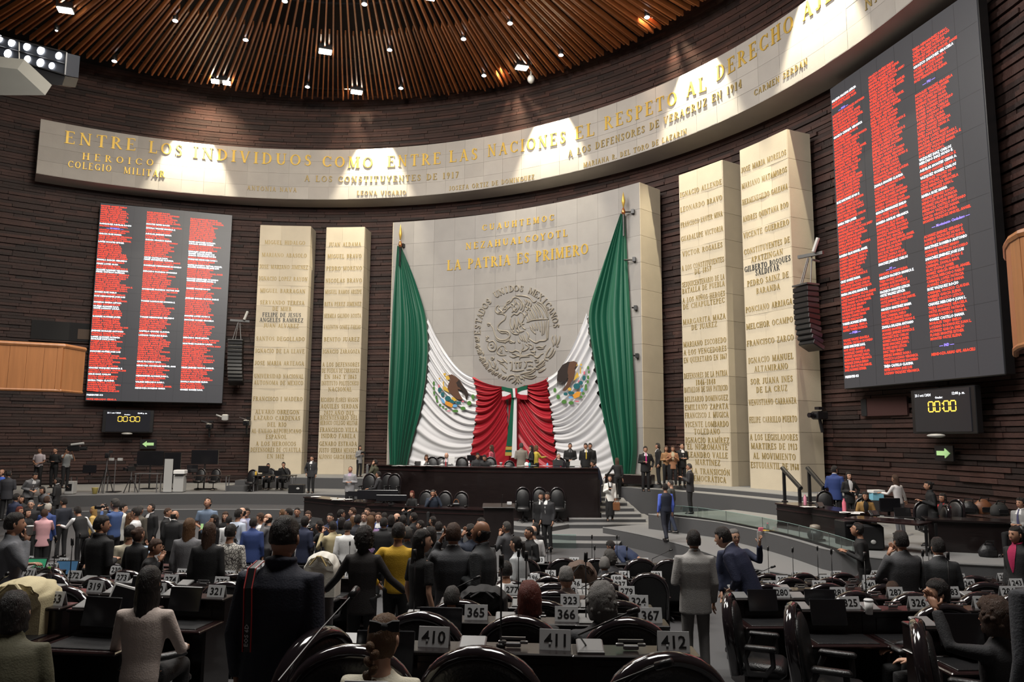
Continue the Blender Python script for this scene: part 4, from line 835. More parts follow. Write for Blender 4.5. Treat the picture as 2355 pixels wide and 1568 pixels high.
# line array loudspeakers
def line_array(top, bot, R, n, lab, wv):
    p0 = oncyl(*top, R); p1 = oncyl(*bot, R); a = az(p0); t = thing('line_array', lab, 'loudspeaker', (p0.x, p0.y, p1.z), a-PI/2); h = p0.z-p1.z
    for i in range(n):
        f = (i+.5)/n; z = h*(1-f); MB().box((.35*f**2*h*.12, -.1*f+.4*f*f*f*.5, z), (wv, .55, h/n*.93), rx=-.5*f*f, bev=.03).build('cabinet', BPLAS, t)
    b = MB(); b.box((0, 0, h+.06), (wv, .6, .06)); b.tube([(-.2, 0, h+.08), (0, .2, h+1.1)], .025, 5); b.tube([(.25, 0, h+.08), (.1, .25, h+1.15)], .025, 5); b.tube([(0, -.25, h+.08), (.05, .1, h+1.1)], .02, 5); b.box((.1, .2, h+1.2), (wv*1.3, .12, .12), rz=.3); b.tube([(.2, .2, h+1.0), (.25, .45, h+.95)], .04, 6)
    b.build('rigging', mat('rigging_steel', (.1, .1, .1), .45, .6), t); MB().tube([(.35, .1, h+1.25), (.5, .2, h+1.75)], .07, 8).build('lamp_tube', LGREY, t)
line_array((543, 785), (548, 882), RSC-.7, 11, 'black hanging line array loudspeaker beside the left name screen', .8)
line_array((1853, 660), (1868, 800), RSC-1.0, 11, 'black hanging line array loudspeaker beside the right name screen', .75)
# small wall equipment
def wallbit(name, cat, lab, px, py, R, fn):
    p = oncyl(px, py, R); t = thing(name, lab, cat, p, az(p)-PI/2); fn(t); return t
def camfn(t):
    MB().box((0, 0, 0), (.34, .5, .3), bev=.04).build('body', BPLAS, t); MB().tube([(0, -.25, 0), (0, -.5, 0)], .09, 10).build('lens', SCRN, t); MB().tube([(0, .1, .15), (-.5, .4, .3)], .03, 6).build('arm', STEEL, t); MB().box((.1, -.1, .25), (.2, .25, .1)).build('top_unit', BPLAS, t); MB().tube([(0, 0, -.15), (0, .1, -.6)], .06, 8).build('bracket', BPLAS, t)
wallbit('broadcast_camera', 'camera', 'remote broadcast camera on a bracket beside the outer right pillar', 1885, 955, RSC-.6, camfn)
wallbit('broadcast_camera', 'camera', 'remote broadcast camera on the wall right of the left timer', 482, 980, RSC-.2, camfn)
wallbit('wall_camera', 'camera', 'small white camera on the wall near the left pillars', 518, 960, RSC, lambda t: (MB().box((0, 0, 0), (.34, .3, .36), bev=.05).build('body', LGREY, t), MB().tube([(-.1, 0, 0), (-.5, .1, .15)], .05, 6).build('arm', LGREY, t)))
wallbit('pan_head', 'camera', 'small dark camera head at the left edge of the outer left pillar', 568, 972, RP-.3, camfn)
wallbit('wall_niche', 'niche', 'dark window niche in the brick wall beside the left name screen', 152, 762, RW-.1, lambda t: (MB().box((0, 0, 0), (3.2, .1, 1.0)).build('recess', BLACK, t), MB().box((1.0, -.05, -.1), (.9, .05, .55)).build('inner_panel', mat('niche_wood', (.06, .03, .012), .6), t), MB().box((0, -.06, -.56), (3.3, .08, .06)).build('sill', BRICK, t)))
wallbit('wall_niche', 'niche', 'reddish recessed wall niche left of the right timer screen', 2035, 935, RW-.1, lambda t: (MB().box((0, 0, 0), (2.0, .1, .62)).build('recess', mat('niche_red', (.04, .012, .01), .8), t), MB().box((-.9, -.05, 0), (.25, .05, .6)).build('side', BLACK, t)))
# ------------------------------------------------------------------ balconies
BALW = mat('balcony_wood', (.34, .14, .05), .42, var=.3, vscale=1.2, stretch=(8, 8, .5))
def balcony(path, z0, z1, lab, depth, off=.25):
    c = Vector((path[0].x, path[0].y, z0)); t = thing('balcony', lab, 'balcony', c); n = 0
    for i in range(len(path)-1):
        a, b = path[i]-c, path[i+1]-c; L_ = (b-a).length; k = max(1, int(L_/.5))
        ang = math.atan2(b.y-a.y, b.x-a.x)
        for j in range(k):
            m_ = a.lerp(b, (j+.5)/k); MB().box((m_.x, m_.y, (z1-z0)/2), (L_/k-.008, .08, z1-z0), ang, bev=.004).build('wood_panel', BALW, t)
    MB().tube([Vector((p.x-c.x, p.y-c.y, z1-z0)) for p in path], .09, 8).build('top_rail', BALW, t); MB().tube([Vector((p.x-c.x, p.y-c.y, 0)) for p in path], .06, 8).build('bottom_trim', BALW, t)
    n = len(path); V = [Vector((p.x-c.x, p.y-c.y, .1)) for p in path]; D = Vector(depth); V2 = [v+D for v in V]
    obj('deck', V+V2, [(i, i+1, n+i+1, n+i) for i in range(n-1)], BLACK, t)
    return t
bz1 = atd(0, 790, 27).z; bz0 = atd(0, 895, 27).z
pth = []
for px in (-110, -60, -20, 20, 60, 100, 130, 143): pth.append(atd(px, 840, 26.6+.0035*(px)+.5*(px+110)/250))
pth.append(pth[-1]+Vector((.1, 1.2, 0)))
balcony(pth, bz0, bz1, 'curved wooden balcony parapet jutting in at the left edge', (0, 3, 0))
r0 = atd(2327, 560, 14); r1 = atd(2330, 800, 14)
pth = [atd(2326, 680, 15.3), atd(2327, 680, 14.4), atd(2338, 680, 13.9), atd(2360, 680, 13.5), atd(2420, 680, 13.0), Vector((11.5, 12.7, 0)), Vector((13.4, 12.6, 0))]
balcony(pth, atd(2330, 800, 14.2).z, atd(2330, 560, 14.2).z, 'curved wooden balcony end at the right edge below the screen', (3, .5, 0))
# ------------------------------------------------------------------ lighting truss and ceiling slab at upper left
p = atd(60, 150, 26); t = thing('lighting_gantry', 'dark lighting gantry panel with rows of bright white lamps, upper left', 'light', p)
def gl_(px, py, y=26.0): return atd(px, py, y)-p
c4 = [gl_(-120, 55), gl_(154, 122), gl_(150, 173), gl_(-120, 95)]
mb = MB(); D = Vector((0, .8, .3)); mb.add(c4+[v+D for v in c4], [(0, 1, 2, 3), (7, 6, 5, 4), (0, 4, 5, 1), (1, 5, 6, 2), (2, 6, 7, 3), (3, 7, 4, 0)]); mb.build('panel', mat('gantry_panel', (.01, .013, .02), .6), t)
fr = MB()
for a, b in ((0, 1), (1, 2), (2, 3)): fr.tube([c4[a]+Vector((0, -.03, 0)), c4[b]+Vector((0, -.03, 0))], .035, 5)
fr.tube([gl_(-120, 75)+Vector((0, -.03, 0)), gl_(152, 148)+Vector((0, -.03, 0))], .025, 5); fr.tube([gl_(45, 97)+Vector((0, -.03, 0)), gl_(45, 150)+Vector((0, -.03, 0))], .025, 5); fr.build('frame', BPLAS, t)
for px, py, r in ((0, 90, 1), (28, 99, 1.1), (63, 108, 1.1), (95, 117, 1.15), (136, 129, 1), (19, 124, 1.15), (64, 137, 1), (94, 145, 1.15), (120, 152, .9), (-30, 110, 1), (-60, 75, 1)):
    q = gl_(px, py)+Vector((0, -.03, 0)); MB().ell(q, (.12*r, .03, .14*r), 12, 6).build('lamp', EMITW, t, True)
mb = MB(); b4 = [gl_(-120, 97, 26), gl_(150, 175, 26), gl_(143, 196, 26), gl_(130, 196, 26), gl_(-120, 150, 26)]; mb.add(b4+[v+D for v in b4], [(0, 1, 2, 3, 4), (9, 8, 7, 6, 5), (0, 5, 6, 1), (1, 6, 7, 2), (2, 7, 8, 3), (3, 8, 9, 4)]); mb.build('lower_skirt', BPLAS, t)
CONC = mat('grey_soffit', (.1, .097, .085), .85, var=.08, vscale=3)
V = [atd(-200, 130, 24), atd(40, 159, 24), atd(104, 219, 24), atd(-200, 219, 24)]; mb = MB(); D = Vector((0, .3, .5)); mb.add(V+[v+D for v in V], [(0, 1, 2, 3), (7, 6, 5, 4), (0, 4, 5, 1), (1, 5, 6, 2), (2, 6, 7, 3), (3, 7, 4, 0)])
o = mb.build('soffit_slab', CONC); tag(o, 'pale grey sloping soffit slab at the upper left edge', 'slab')
# ------------------------------------------------------------------ delegates' desks and chairs
def mesh_of(mb, name, mats, smooth=False):
    o = mb.build(name, mats, None, smooth); me = o.data; bpy.data.objects.remove(o); return me
DM = {}
b = MB(); b.box((0, .27, .37), (.78, .04, .74)); b.box((-.375, .02, .37), (.035, .5, .74)); b.box((.375, .02, .37), (.035, .5, .74)); b.box((0, .0, .12), (.72, .48, .03)); DM['body'] = mesh_of(b, 'body', DWOOD)
b = MB(); b.box((0, -.06, .745), (.79, .6, .035), bev=.01); DM['desk_top'] = mesh_of(b, 'desk_top', DWOOD2)
b = MB(); b.box((0, -.12, .767), (.62, .36, .012), bev=.005); DM['blotter'] = mesh_of(b, 'blotter', LEATH)
b = MB(); b.box((0, .22, .86), (.79, .2, .22)); b.box((0, .2, .985), (.8, .26, .03), bev=.008); b.box((0, .115, .86), (.5, .01, .12)); DM['riser'] = mesh_of(b, 'riser', DWOOD)
b = MB(); b.box((0, 0, .02), (.17, .16, .03), rx=.25, bev=.008); b.box((0, -.085, .005), (.17, .03, .02), bev=.004); DM['console'] = mesh_of(b, 'console', mat('console_grey', (.2, .2, .2), .4))
b = MB(); b.tube([(0, 0, 0), (0, 0, .12), (.01, -.03, .3), (.0, -.12, .42)], .006, 6); b.tube([(0, -.12, .42), (0, -.165, .47)], .016, 8); b.lathe([(.03, 0), (.03, .02), (.01, .03)], n=8); DM['microphone'] = mesh_of(b, 'microphone', BPLAS, True)
b = MB(); b.tube([(0, 0, 0), (0, 0, .5)], .006, 6); b.tube([(0, 0, .5), (0, -.01, .58)], .017, 8); b.lathe([(.03, 0), (.03, .02), (.01, .03)], n=8); DM['mic_up'] = mesh_of(b, 'microphone', BPLAS, True)
b = MB(); b.tube([(0, 0, .02), (-.05, -.12, .12), (.25, -.3, .3)], .006, 6); b.tube([(.25, -.3, .3), (.31, -.34, .33)], .017, 8); DM['mic_low'] = mesh_of(b, 'microphone', BPLAS, True)
b = MB(); b.box((0, 0, .15), (.37, .018, .26), rx=-.22, bev=.006); DM['screen'] = mesh_of(b, 'screen', SCRN)
b = MB(); b.box((0, 0, 0), (.1, .03, .03), bev=.006); b.box((-.07, 0, .015), (.05, .02, .02), bev=.004); b.box((.07, 0, .015), (.05, .02, .02), bev=.004); b.box((0, 0, .04), (.16, .015, .015)); DM['hinge'] = mesh_of(b, 'hinge', STEEL)
# number card: folded tent
b = MB(); b.prism([(-.1, 0), (.1, 0), (.1, .12), (-.1, .12)], -.002, .002)
def tent():
    s = MB(); a = .28
    for sg in (-1, 1):
        R = Matrix.Rotation(sg*a, 3, 'X'); o_ = Vector((0, sg*.035, 0))
        V = [o_+R@Vector((x, y, z)) for x, y, z in ((-.1, -.0015, 0), (.1, -.0015, 0), (.1, -.0015, .125), (-.1, -.0015, .125), (-.1, .0015, 0), (.1, .0015, 0), (.1, .0015, .125), (-.1, .0015, .125))]
        s.add(V, [(0, 1, 2, 3), (7, 6, 5, 4), (0, 4, 5, 1), (1, 5, 6, 2), (2, 6, 7, 3), (3, 7, 4, 0)])
    return s
DM['card'] = mesh_of(tent(), 'card', WHITEC)
_nm = {}
def num_mesh(n):
    if n not in _nm:
        me = text_me(n, .018, 2); me.materials.clear(); me.materials.append(INK)
        xs = [v.co.x for v in me.vertices]; w = max(xs)-min(xs); cx = (max(xs)+min(xs))/2; s = .105; k = min(s, .17/w)
        a = -.28
        M_ = Matrix.Translation((0, -.035-.0035, 0)) @ Matrix.Rotation(a, 4, 'X') @ Matrix(((k, 0, 0, -cx*k), (0, 0, -1, 0), (0, s, 0, .026), (0, 0, 0, 1))); me.transform(M_); _nm[n] = me
    return _nm[n]
def number_sign(n, p, rz, where=''):
    t = thing('number_sign', 'white card printed %s, %s' % (n, where), 'sign', p, rz, 'number cards on the desks')
    meshobj('card', DM['card'], t); meshobj('number', num_mesh(n), t); return t
# chair: domed back, glossy rim, arms, pedestal
CM = {}
def dome(x, w, h, z0): return z0+h*(max(0, 1-abs(x/w)**2.3))**.5
def dome_back(w, h, z0, th, y, lean=.14, ins=0):
    n = 18; F_ = []; B_ = []
    for i in range(n+1):
        a = PI*i/n; x = -w*math.cos(a); zz = z0+h*math.sin(a)**.75 if 0 < i < n else z0
        F_.append((x, zz))
    poly = [(-w*.93, z0-.34), *F_, (w*.93, z0-.34)]
    s = MB(); m = len(poly); c = (0, z0-.05)
    rings = []
    for k, (dy, sc_) in enumerate(((0, .9), (th*.35, 1), (th*.75, 1), (th, .9))):
        rings.append([Vector((c[0]+(x-c[0])*sc_, y+dy-lean*(z-.5), c[1]+(z-c[1])*sc_)) for x, z in poly])
    s.loft(rings); return s, [Vector((x, y+th*.5-lean*(z-.5), z)) for x, z in poly]
s, path = dome_back(.3, .3, .72, .09, -.3); CM['backrest'] = mesh_of(s, 'backrest', LEATH, True)
s2, path = dome_back(.335, .34, .725, .06, -.33)
s = MB(); s.tube(path, .034, 8, sq=1.6); CM['rim'] = mesh_of(s, 'rim', GLOSSK, True)
s2, _p = dome_back(.325, .33, .72, .03, -.345); CM['back_shell'] = mesh_of(s2, 'back_shell', LEATH, True)
s = MB(); s.box((0, -.02, .43), (.56, .52, .13), bev=.05); CM['seat'] = mesh_of(s, 'seat', LEATH, True)
s = MB(); s.box((0, 0, .655), (.085, .34, .05), bev=.02); CM['armrest'] = mesh_of(s, 'armrest', LEATH, True)
s = MB(); s.tube([(0, .12, .63), (0, .13, .5), (0, .05, .42), (0, -.12, .42), (0, -.16, .55), (0, -.12, .63)], .022, 6, sq=1.4); CM['arm_support'] = mesh_of(s, 'arm_support', mat('arm_plastic', (.05, .05, .052), .35), True)
s = MB(); s.tube([(0, 0, .37), (0, 0, .08)], .03, 8)
for k in range(5): s.tube([(0, 0, .1), (.28*math.cos(k*PI*.4), .28*math.sin(k*PI*.4), .05)], [.03, .018], 6)
CM['base'] = mesh_of(s, 'base', BPLAS, True)
rc = random.Random(21)
def chair(x, y, z, rz, label, scale=1, grp='black leather delegate chairs'):
    t = thing('leather_chair', label, 'chair', (x, y, z), rz, grp); dl_ = grp.startswith('black leather'); t.scale = (scale*(1 if dl_ else .76), scale, scale*(1.13 if dl_ else 1.07))
    for k in ('back_shell', 'backrest', 'rim', 'seat', 'base'): meshobj(k, CM[k], t)
    for sx_ in (-1, 1):
        a = meshobj('armrest', CM['armrest'], t); a.location = (.32*sx_, -.02, 0); a = meshobj('arm_support', CM['arm_support'], t); a.location = (.32*sx_, -.02, 0)
    return t
def row_point(k, px):
    y = ROWD[k]
    for _ in range(4):
        z = rowz(k)+1.0; v = Vector((0, y, z))-CAM; py = H/2-FPX*v.dot(cu)/v.dot(cf); x = atd(px, py, y).x; y = rowy(k, x)
    return x, y, rowz(k)
# (row, sign pixel, number, screen: u up, d down, n none, microphone, chair label extra)
DESKS = [
(0, 832, '457', 'd', 'n'), (0, 1222, '458', 'u', 'n'), (0, 1640, '459', 'd', 'l'),
(1, 993, '410', 'u', 'n'), (1, 1272, '411', 'd', 'u'), (1, 1547, '412', 'd', 'l'),
(2, 119, '363', 'd', 'l'), (2, 318, '364', 'u', 'n'), (2, 1091, '365', 'u', 'u'), (2, 1300, '366', 'd', 'u'), (2, 1494, '367', 'd', 'u'), (2, 2262, '370', 'u', 'n'), (2, 2460, '371', 'n', 'n'),
(3, 213, '319', 'd', 'u'), (3, 355, '320', 'd', 'n'), (3, 492, '321', 'u', 'n'), (3, 1142, '322', 'd', 'l'), (3, 1309, '323', 'u', 'u'), (3, 1467, '324', 'd', 'n'), (3, 1955, '325', 'u', 'n'), (3, 2112, '326', 'n', 'u'), (3, 2262, '327', 'n', 'u'),
(4, 60, '271', 'd', 'n'), (4, 165, '272', 'd', 'u'), (4, 275, '273', 'd', 'n'), (4, 388, '274', 'u', 'n'), (4, 505, '275', 'd', 'n'), (4, 622, '276', 'd', 'n'), (4, 1176, '277', 'd', 'n'), (4, 1308, '278', 'u', 'n'), (4, 1440, '279', 'd', 'l'), (4, 1798, '280', 'u', 'n'), (4, 1928, '281', 'u', 'n'), (4, 2060, '282', 'n', 'n'), (4, 2190, '283', 'd', 'u'), (4, 2320, '284', 'd', 'n'),
(5, 10, '228', 'd', 'n'), (5, 114, '229', 'd', 'n'), (5, 262, '230', 'd', 'n'), (5, 415, '231', 'd', 'n'), (5, 522, '232', 'u', 'u'), (5, 630, '233', 'd', 'n'), (5, 740, '234', 'u', 'n'), (5, 1210, '235', 'd', 'l'), (5, 1320, '236', 'd', 'u'), (5, 1425, '237', 'd', 'n'), (5, 1772, '238', 'u', 'l'), (5, 1885, '239', 'd', 'n'), (5, 2000, '240', 'd', 'u'), (5, 2115, '241', 'd', 'n'), (5, 2230, '242', 'n', 'u'), (5, 2340, '243', 'd', 'n'),
(6, 60, '185', 'd', 'n'), (6, 140, '186', 'd', 'n'), (6, 210, '187', 'd', 'u'), (6, 280, '188', 'u', 'n'), (6, 357, '189', 'd', 'n'), (6, 525, '190', 'd', 'u'), (6, 630, '191', 'd', 'n'), (6, 803, '192', 'd', 'u'), (6, 1130, '195', 'd', 'n'), (6, 1226, '196', 'd', 'u'), (6, 1322, '197', 'd', 'n'), (6, 1418, '198', 'n', 'n'), (6, 1800, '202', 'n', 'l'), (6, 1900, '203', 'd', 'u'), (6, 2000, '199', 'd', 'n'), (6, 2105, '204', 'd', 'n'), (6, 2210, '205', 'u', 'u'), (6, 2310, '206', 'd', 'n'),
(7, 425, '145', 'd', 'n'), (7, 592, '146', 'd', 'u'), (7, 722, '147', 'u', 'u'), (7, 840, '148', 'u', 'u'), (7, 1180, '151', 'd', 'u'), (7, 1265, '152', 'd', 'u'), (7, 1350, '153', 'd', 'n'), (7, 1435, '154', 'd', 'u'), (7, 1510, '183', 'd', 'u'), (7, 1760, '155', 'u', 'n'), (7, 1835, '156', 'n', 'u'), (7, 1925, '157', 'n', 'u'), (7, 2015, '158', 'n', 'n'),
(8, 1240, '103', 'u', 'u'), (8, 1320, '104', 'd', 'u'), (8, 1400, '105', 'u', 'u'), (8, 1480, '106', 'n', 'u'), (8, 1560, '107', 'n', 'l')]
ORDW = ['first', 'second', 'third', 'fourth', 'fifth', 'sixth', 'seventh', 'eighth', 'ninth']
def blockof(k, px):
    if px < (560, 560, 560, 560, 700, 800, 900, 900, 0)[k]: return 'left'
    return 'centre' if px < 1700 else 'right'
_idx = {}
for _k, _px, _n, _a, _b in DESKS:
    _idx.setdefault((_k, blockof(_k, _px)), []).append(_px)
def whereis(k, px):
    b_ = blockof(k, px); i = sorted(_idx[(k, b_)]).index(px); return '%s block, %s row from the camera, %s from its left' % (b_, ORDW[k], ORDW[i])
for k, px, num, scr, mic in DESKS:
    x, y, z = row_point(k, px); sl_ = .024*(x-2.5); rz = math.atan(sl_)+rc.uniform(-.015, .015)
    c, s_ = math.cos(rz), math.sin(rz); dx = x-.25*c; dy = y-.25*s_-.2
    t = thing('delegate_desk', 'black desk carrying card %s, %s' % (num, whereis(k, px)), 'desk', (dx, dy, z), rz, 'delegate desks')
    for q in ('body', 'desk_top', 'blotter', 'riser'): meshobj(q, DM[q], t)
    if k < 7:
        o = meshobj('console', DM['console'], t); o.location = (-.28, .2, 1.0)
    if mic != 'n':
        o = meshobj('microphone', DM['mic_up' if mic == 'u' else 'mic_low'], t); o.location = (-.3 if mic == 'l' else rc.choice((-.3, -.1)), .2, 1.0); o.rotation_euler = (0, 0, rc.uniform(-.3, .3))
    if scr == 'u': o = meshobj('screen', DM['screen'], t); o.location = (-.04, .06, .84); o.rotation_euler = (0, 0, rc.uniform(-.15, .15))
    o = meshobj('hinge', DM['hinge'], t); o.location = (-.02, .2, 1.02)
    if not (k == 2 and px > 2000): number_sign(num, (dx+.25*c-.2*s_, dy+.25*s_+.2*c, z+1.0), rz+rc.uniform(-.06, .06), whereis(k, px))
    OVR = {'325': (-.35, -.85, -2.05), '370': (-.45, -.85, -2.05), '280': (-.35, -.9, -1.95), '364': (-.55, -.95, -.9), '321': (.15, -.95, -.8)}.get(num)
    if OVR: chair(dx+OVR[0], dy+OVR[1], floor_at(dx+OVR[0], dy+OVR[1]), OVR[2], 'sideways chair at desk %s, %s' % (num, whereis(k, px)))
    elif not (k == 0): 
        yaw = rz+rc.uniform(-.25, .25); q = -.3+rc.uniform(-.06, .05); ox = rc.uniform(-.06, .06)-.06
        zc = z
        chair(dx+ox*c-q*s_*-1*-1, dy+q*c, zc, yaw, 'chair at desk %s, %s' % (num, whereis(k, px)))
    else:
        q = -.36; chair(dx+(-.06 if num != '459' else .1), dy+q, z, rc.uniform(-.1, .1)+(.12 if num == '457' else 0), 'nearest leather chair, desk %s, %s along the bottom edge' % (num, ORDW[int(num)-457]))
# chairs without a desk of their own in view
p = atd(600, 1460, 4.6); chair(p.x, 4.75, rowz(1), 1.15, 'black leather chair turned sideways below the photographer in the aisle')
p = atd(-20, 1500, 5.2); chair(p.x-.1, 5.6, rowz(2), -.4, 'black leather chair cut off by the lower left corner')
# ------------------------------------------------------------------ people
_S2 = bpy.data.scenes.new('scratch')
def remesh(mb, vox, mats=None, smooth=True):
    o = obj('tmp', mb.V, mb.F, [], link=False); _S2.collection.objects.link(o); m_ = o.modifiers.new('r', 'REMESH'); m_.mode = 'VOXEL'; m_.voxel_size = vox; m_.use_smooth_shade = True
    sm = o.modifiers.new('s', 'SMOOTH'); sm.iterations = 3; sm.factor = .5
    with bpy.context.temp_override(scene=_S2, view_layer=_S2.view_layers[0]):
        dg = bpy.context.evaluated_depsgraph_get()
    me = bpy.data.meshes.new_from_object(o.evaluated_get(dg)); bpy.data.objects.remove(o); return me
def tubq(mb, pts, rs_, sqs, n=12):
    """vertical-ish tube with elliptic rings: x radius, y ratio"""
    pts = [Vector(p) for p in pts]; rings = []
    for i, p in enumerate(pts):
        t = (pts[min(i+1, len(pts)-1)]-pts[max(i-1, 0)]).normalized(); a = Vector((1, 0, 0)); a = (a-t*a.dot(t)).normalized(); b_ = t.cross(a)
        rings.append([p+a*(rs_[i]*math.cos(2*PI*k/n))+b_*(rs_[i]*sqs[i]*math.sin(2*PI*k/n)) for k in range(n)])
    mb.loft(rings)
ARMS = {'down': ((.05, -.03, -.29), (.05, .05, -.54)), 'bent': ((.07, -.03, -.28), (-.1, .2, -.25)), 'phone': ((.13, .13, -.22), (-.06, .06, .18)), 'read': ((.07, 0, -.28), (-.1, .27, -.14)),
 'fwd': ((.06, .16, -.2), (.02, .42, -.16)), 'raise': ((.1, .22, -.08), (.04, .34, .17)), 'chin': ((.07, .13, -.25), (-.11, .15, .06)), 'hip': ((.2, -.07, -.23), (.05, .02, -.42)), 'out': ((.16, .04, -.24), (.34, .16, -.42)),
 'desk': ((.09, .1, -.27), (0, .36, -.3)), 'cam': ((.1, .14, -.22), (-.1, .26, .1)), 'pocket': ((.13, -.05, -.27), (.04, .06, -.48)), 'up': ((.12, .2, .02), (.05, .34, .27)), 'front': ((.06, .02, -.28), (-.15, .2, -.34))}
def skel(arms, lean, sit, walk, w, head):
    pz = .53 if sit else .95; P = Vector((0, 0, pz)); R = Matrix.Rotation(-lean, 3, 'X')
    up = lambda x, y, z: P+R@Vector((x, y, z))
    J = {'pel': P, 'waist': up(0, 0, .13), 'chest': up(0, .005, .33), 'sh': up(0, 0, .45), 'neck': up(0, -.01, .54), 'hc': up(0, .02, .672)}
    hd = Matrix.Rotation(-lean*.5, 3, 'X') if lean > .5 else R
    J['R'] = R
    for s, a in ((-1, arms[0]), (1, arms[1])):
        e, h = ARMS[a]; S_ = Vector((s*.19*w, 0, .445)); J['s%d' % s] = P+R@S_; 
        Ra = R if a not in ('down', 'fwd') or lean < .3 else Matrix.Identity(3)
        J['e%d' % s] = J['s%d' % s]+Ra@Vector((s*e[0], e[1], e[2])); J['h%d' % s] = J['s%d' % s]+Ra@Vector((s*h[0], h[1], h[2]))
    for s in (-1, 1):
        if sit: J['hip%d' % s] = Vector((s*.09, 0, pz-.02)); J['k%d' % s] = Vector((s*.13, .44, .5)); J['a%d' % s] = Vector((s*.13, .43, .09))
        else:
            f = walk*s; J['hip%d' % s] = Vector((s*.09, 0, .93)); J['k%d' % s] = Vector((s*.1, .02+f*.16+abs(walk)*.05, .5)); J['a%d' % s] = Vector((s*.105, -.02+f*.3, .085+(.05*abs(walk) if f < 0 else 0)))
    yaw, pit = head
    J['H'] = Matrix.Translation(J['hc']) @ Matrix.Rotation(yaw, 4, 'Z') @ Matrix.Rotation(-pit-(lean*.45), 4, 'X')
    J['top'] = J['H'] @ Vector((0, -.01, .125)); return J
def sup(x, y, z):
    r = math.hypot(x, y)
    if z > 0 and r > .02: k = r**-.22; return x*k, y*k, z
    return x, y, z
def head_fn(x, y, z):
    X, Y, Z = .076*x, .094*y, .12*z
    if z < 0: X *= 1+.22*z*(1 if y > -.3 else .3); Y += .012*(-z)*(1 if y > 0 else -.0); 
    if z < -.3 and y < 0: Y *= 1-.25*(-z-.3)
    if y > 0:
        g = lambda u, v, a, b: math.exp(-((x-u)/a)**2-((z-v)/b)**2)
        Y += .024*g(0, -.16, .13, .13)+.012*g(0, .02, .1, .16)-.009*(g(.36, .12, .17, .12)+g(-.36, .12, .17, .12))+.005*(g(.35, .3, .3, .08)+g(-.35, .3, .3, .08))+.006*g(0, -.5, .25, .07)+.006*g(0, -.85, .3, .15)-.004*g(0, -.38, .25, .04)
    return Vector((X, Y, Z))
def make_head():
    mb = MB(); n, m = 28, 20; V = []; F = []
    for j in range(m+1):
        ph = -PI/2+PI*j/m
        for k in range(n):
            th = 2*PI*k/n; V.append(head_fn(*sup(math.cos(ph)*math.cos(th), math.cos(ph)*math.sin(th), math.sin(ph))))
    for j in range(m):
        for k in range(n): F.append((j*n+k, j*n+(k+1) % n, (j+1)*n+(k+1) % n, (j+1)*n+k))
    mb.add(V, F); 
    for s in (-1, 1): mb.ell((s*.079, -.004, -.004), (.011, .02, .032), 8, 6, Matrix.Rotation(s*.35, 3, 'Z'))
    mb.mat(1)
    for s in (-1, 1): mb.ell((s*.0285, .0815, .0135), (.0135, .006, .0065), 8, 5); mb.box((s*.03, .0895, .033), (.03, .006, .006), ry=s*.12)
    mb.mat(2); mb.ell((0, .0965, -.058), (.022, .006, .0075), 8, 5)
    return mb
HEAD = make_head()
def hand_mb(wrist, d, s, curl=.5, ref=None):
    """palm, four fingers and a thumb; d is the direction of the forearm"""
    d = d.normalized(); side = d.cross(Vector((0, 0, 1)))
    side = side.normalized() if side.length > .2 else Vector((0, 1, 0)); nrm = side.cross(d).normalized()
    if abs(d.z) > .8: side = Vector((0, 1, 0)); nrm = d.cross(side).normalized()*(-s)
    mb = MB(); c = wrist+d*.045
    mb.loft([[wrist+d*t+side*(w*math.cos(2*PI*k/8))+nrm*(h*math.sin(2*PI*k/8)) for k in range(8)] for t, w, h in ((-.02, .026, .02), (.02, .034, .017), (.06, .041, .016), (.09, .038, .013))])
    for i in range(4):
        o_ = -.03+.02*i; L_ = (.062, .075, .07, .055)[i]; b0 = wrist+d*.083+side*o_; pts = [b0]; dd = d.copy(); a = curl*(.6+.12*i)
        for q in range(3):
            R = Matrix.Rotation(-a*.8, 3, side); dd = (R@dd).normalized(); pts.append(pts[-1]+dd*L_*(.42, .32, .26)[q])
        mb.tube(pts, [.0095, .009, .008, .006], 6)
    b0 = wrist+d*.03-side*.03; td = (d*.7-side*.75-nrm*.25).normalized(); mb.tube([b0, b0+td*.035, b0+td*.035+(d-side*.2-nrm*.3).normalized()*.03], [.012, .0105, .008], 6)
    return mb
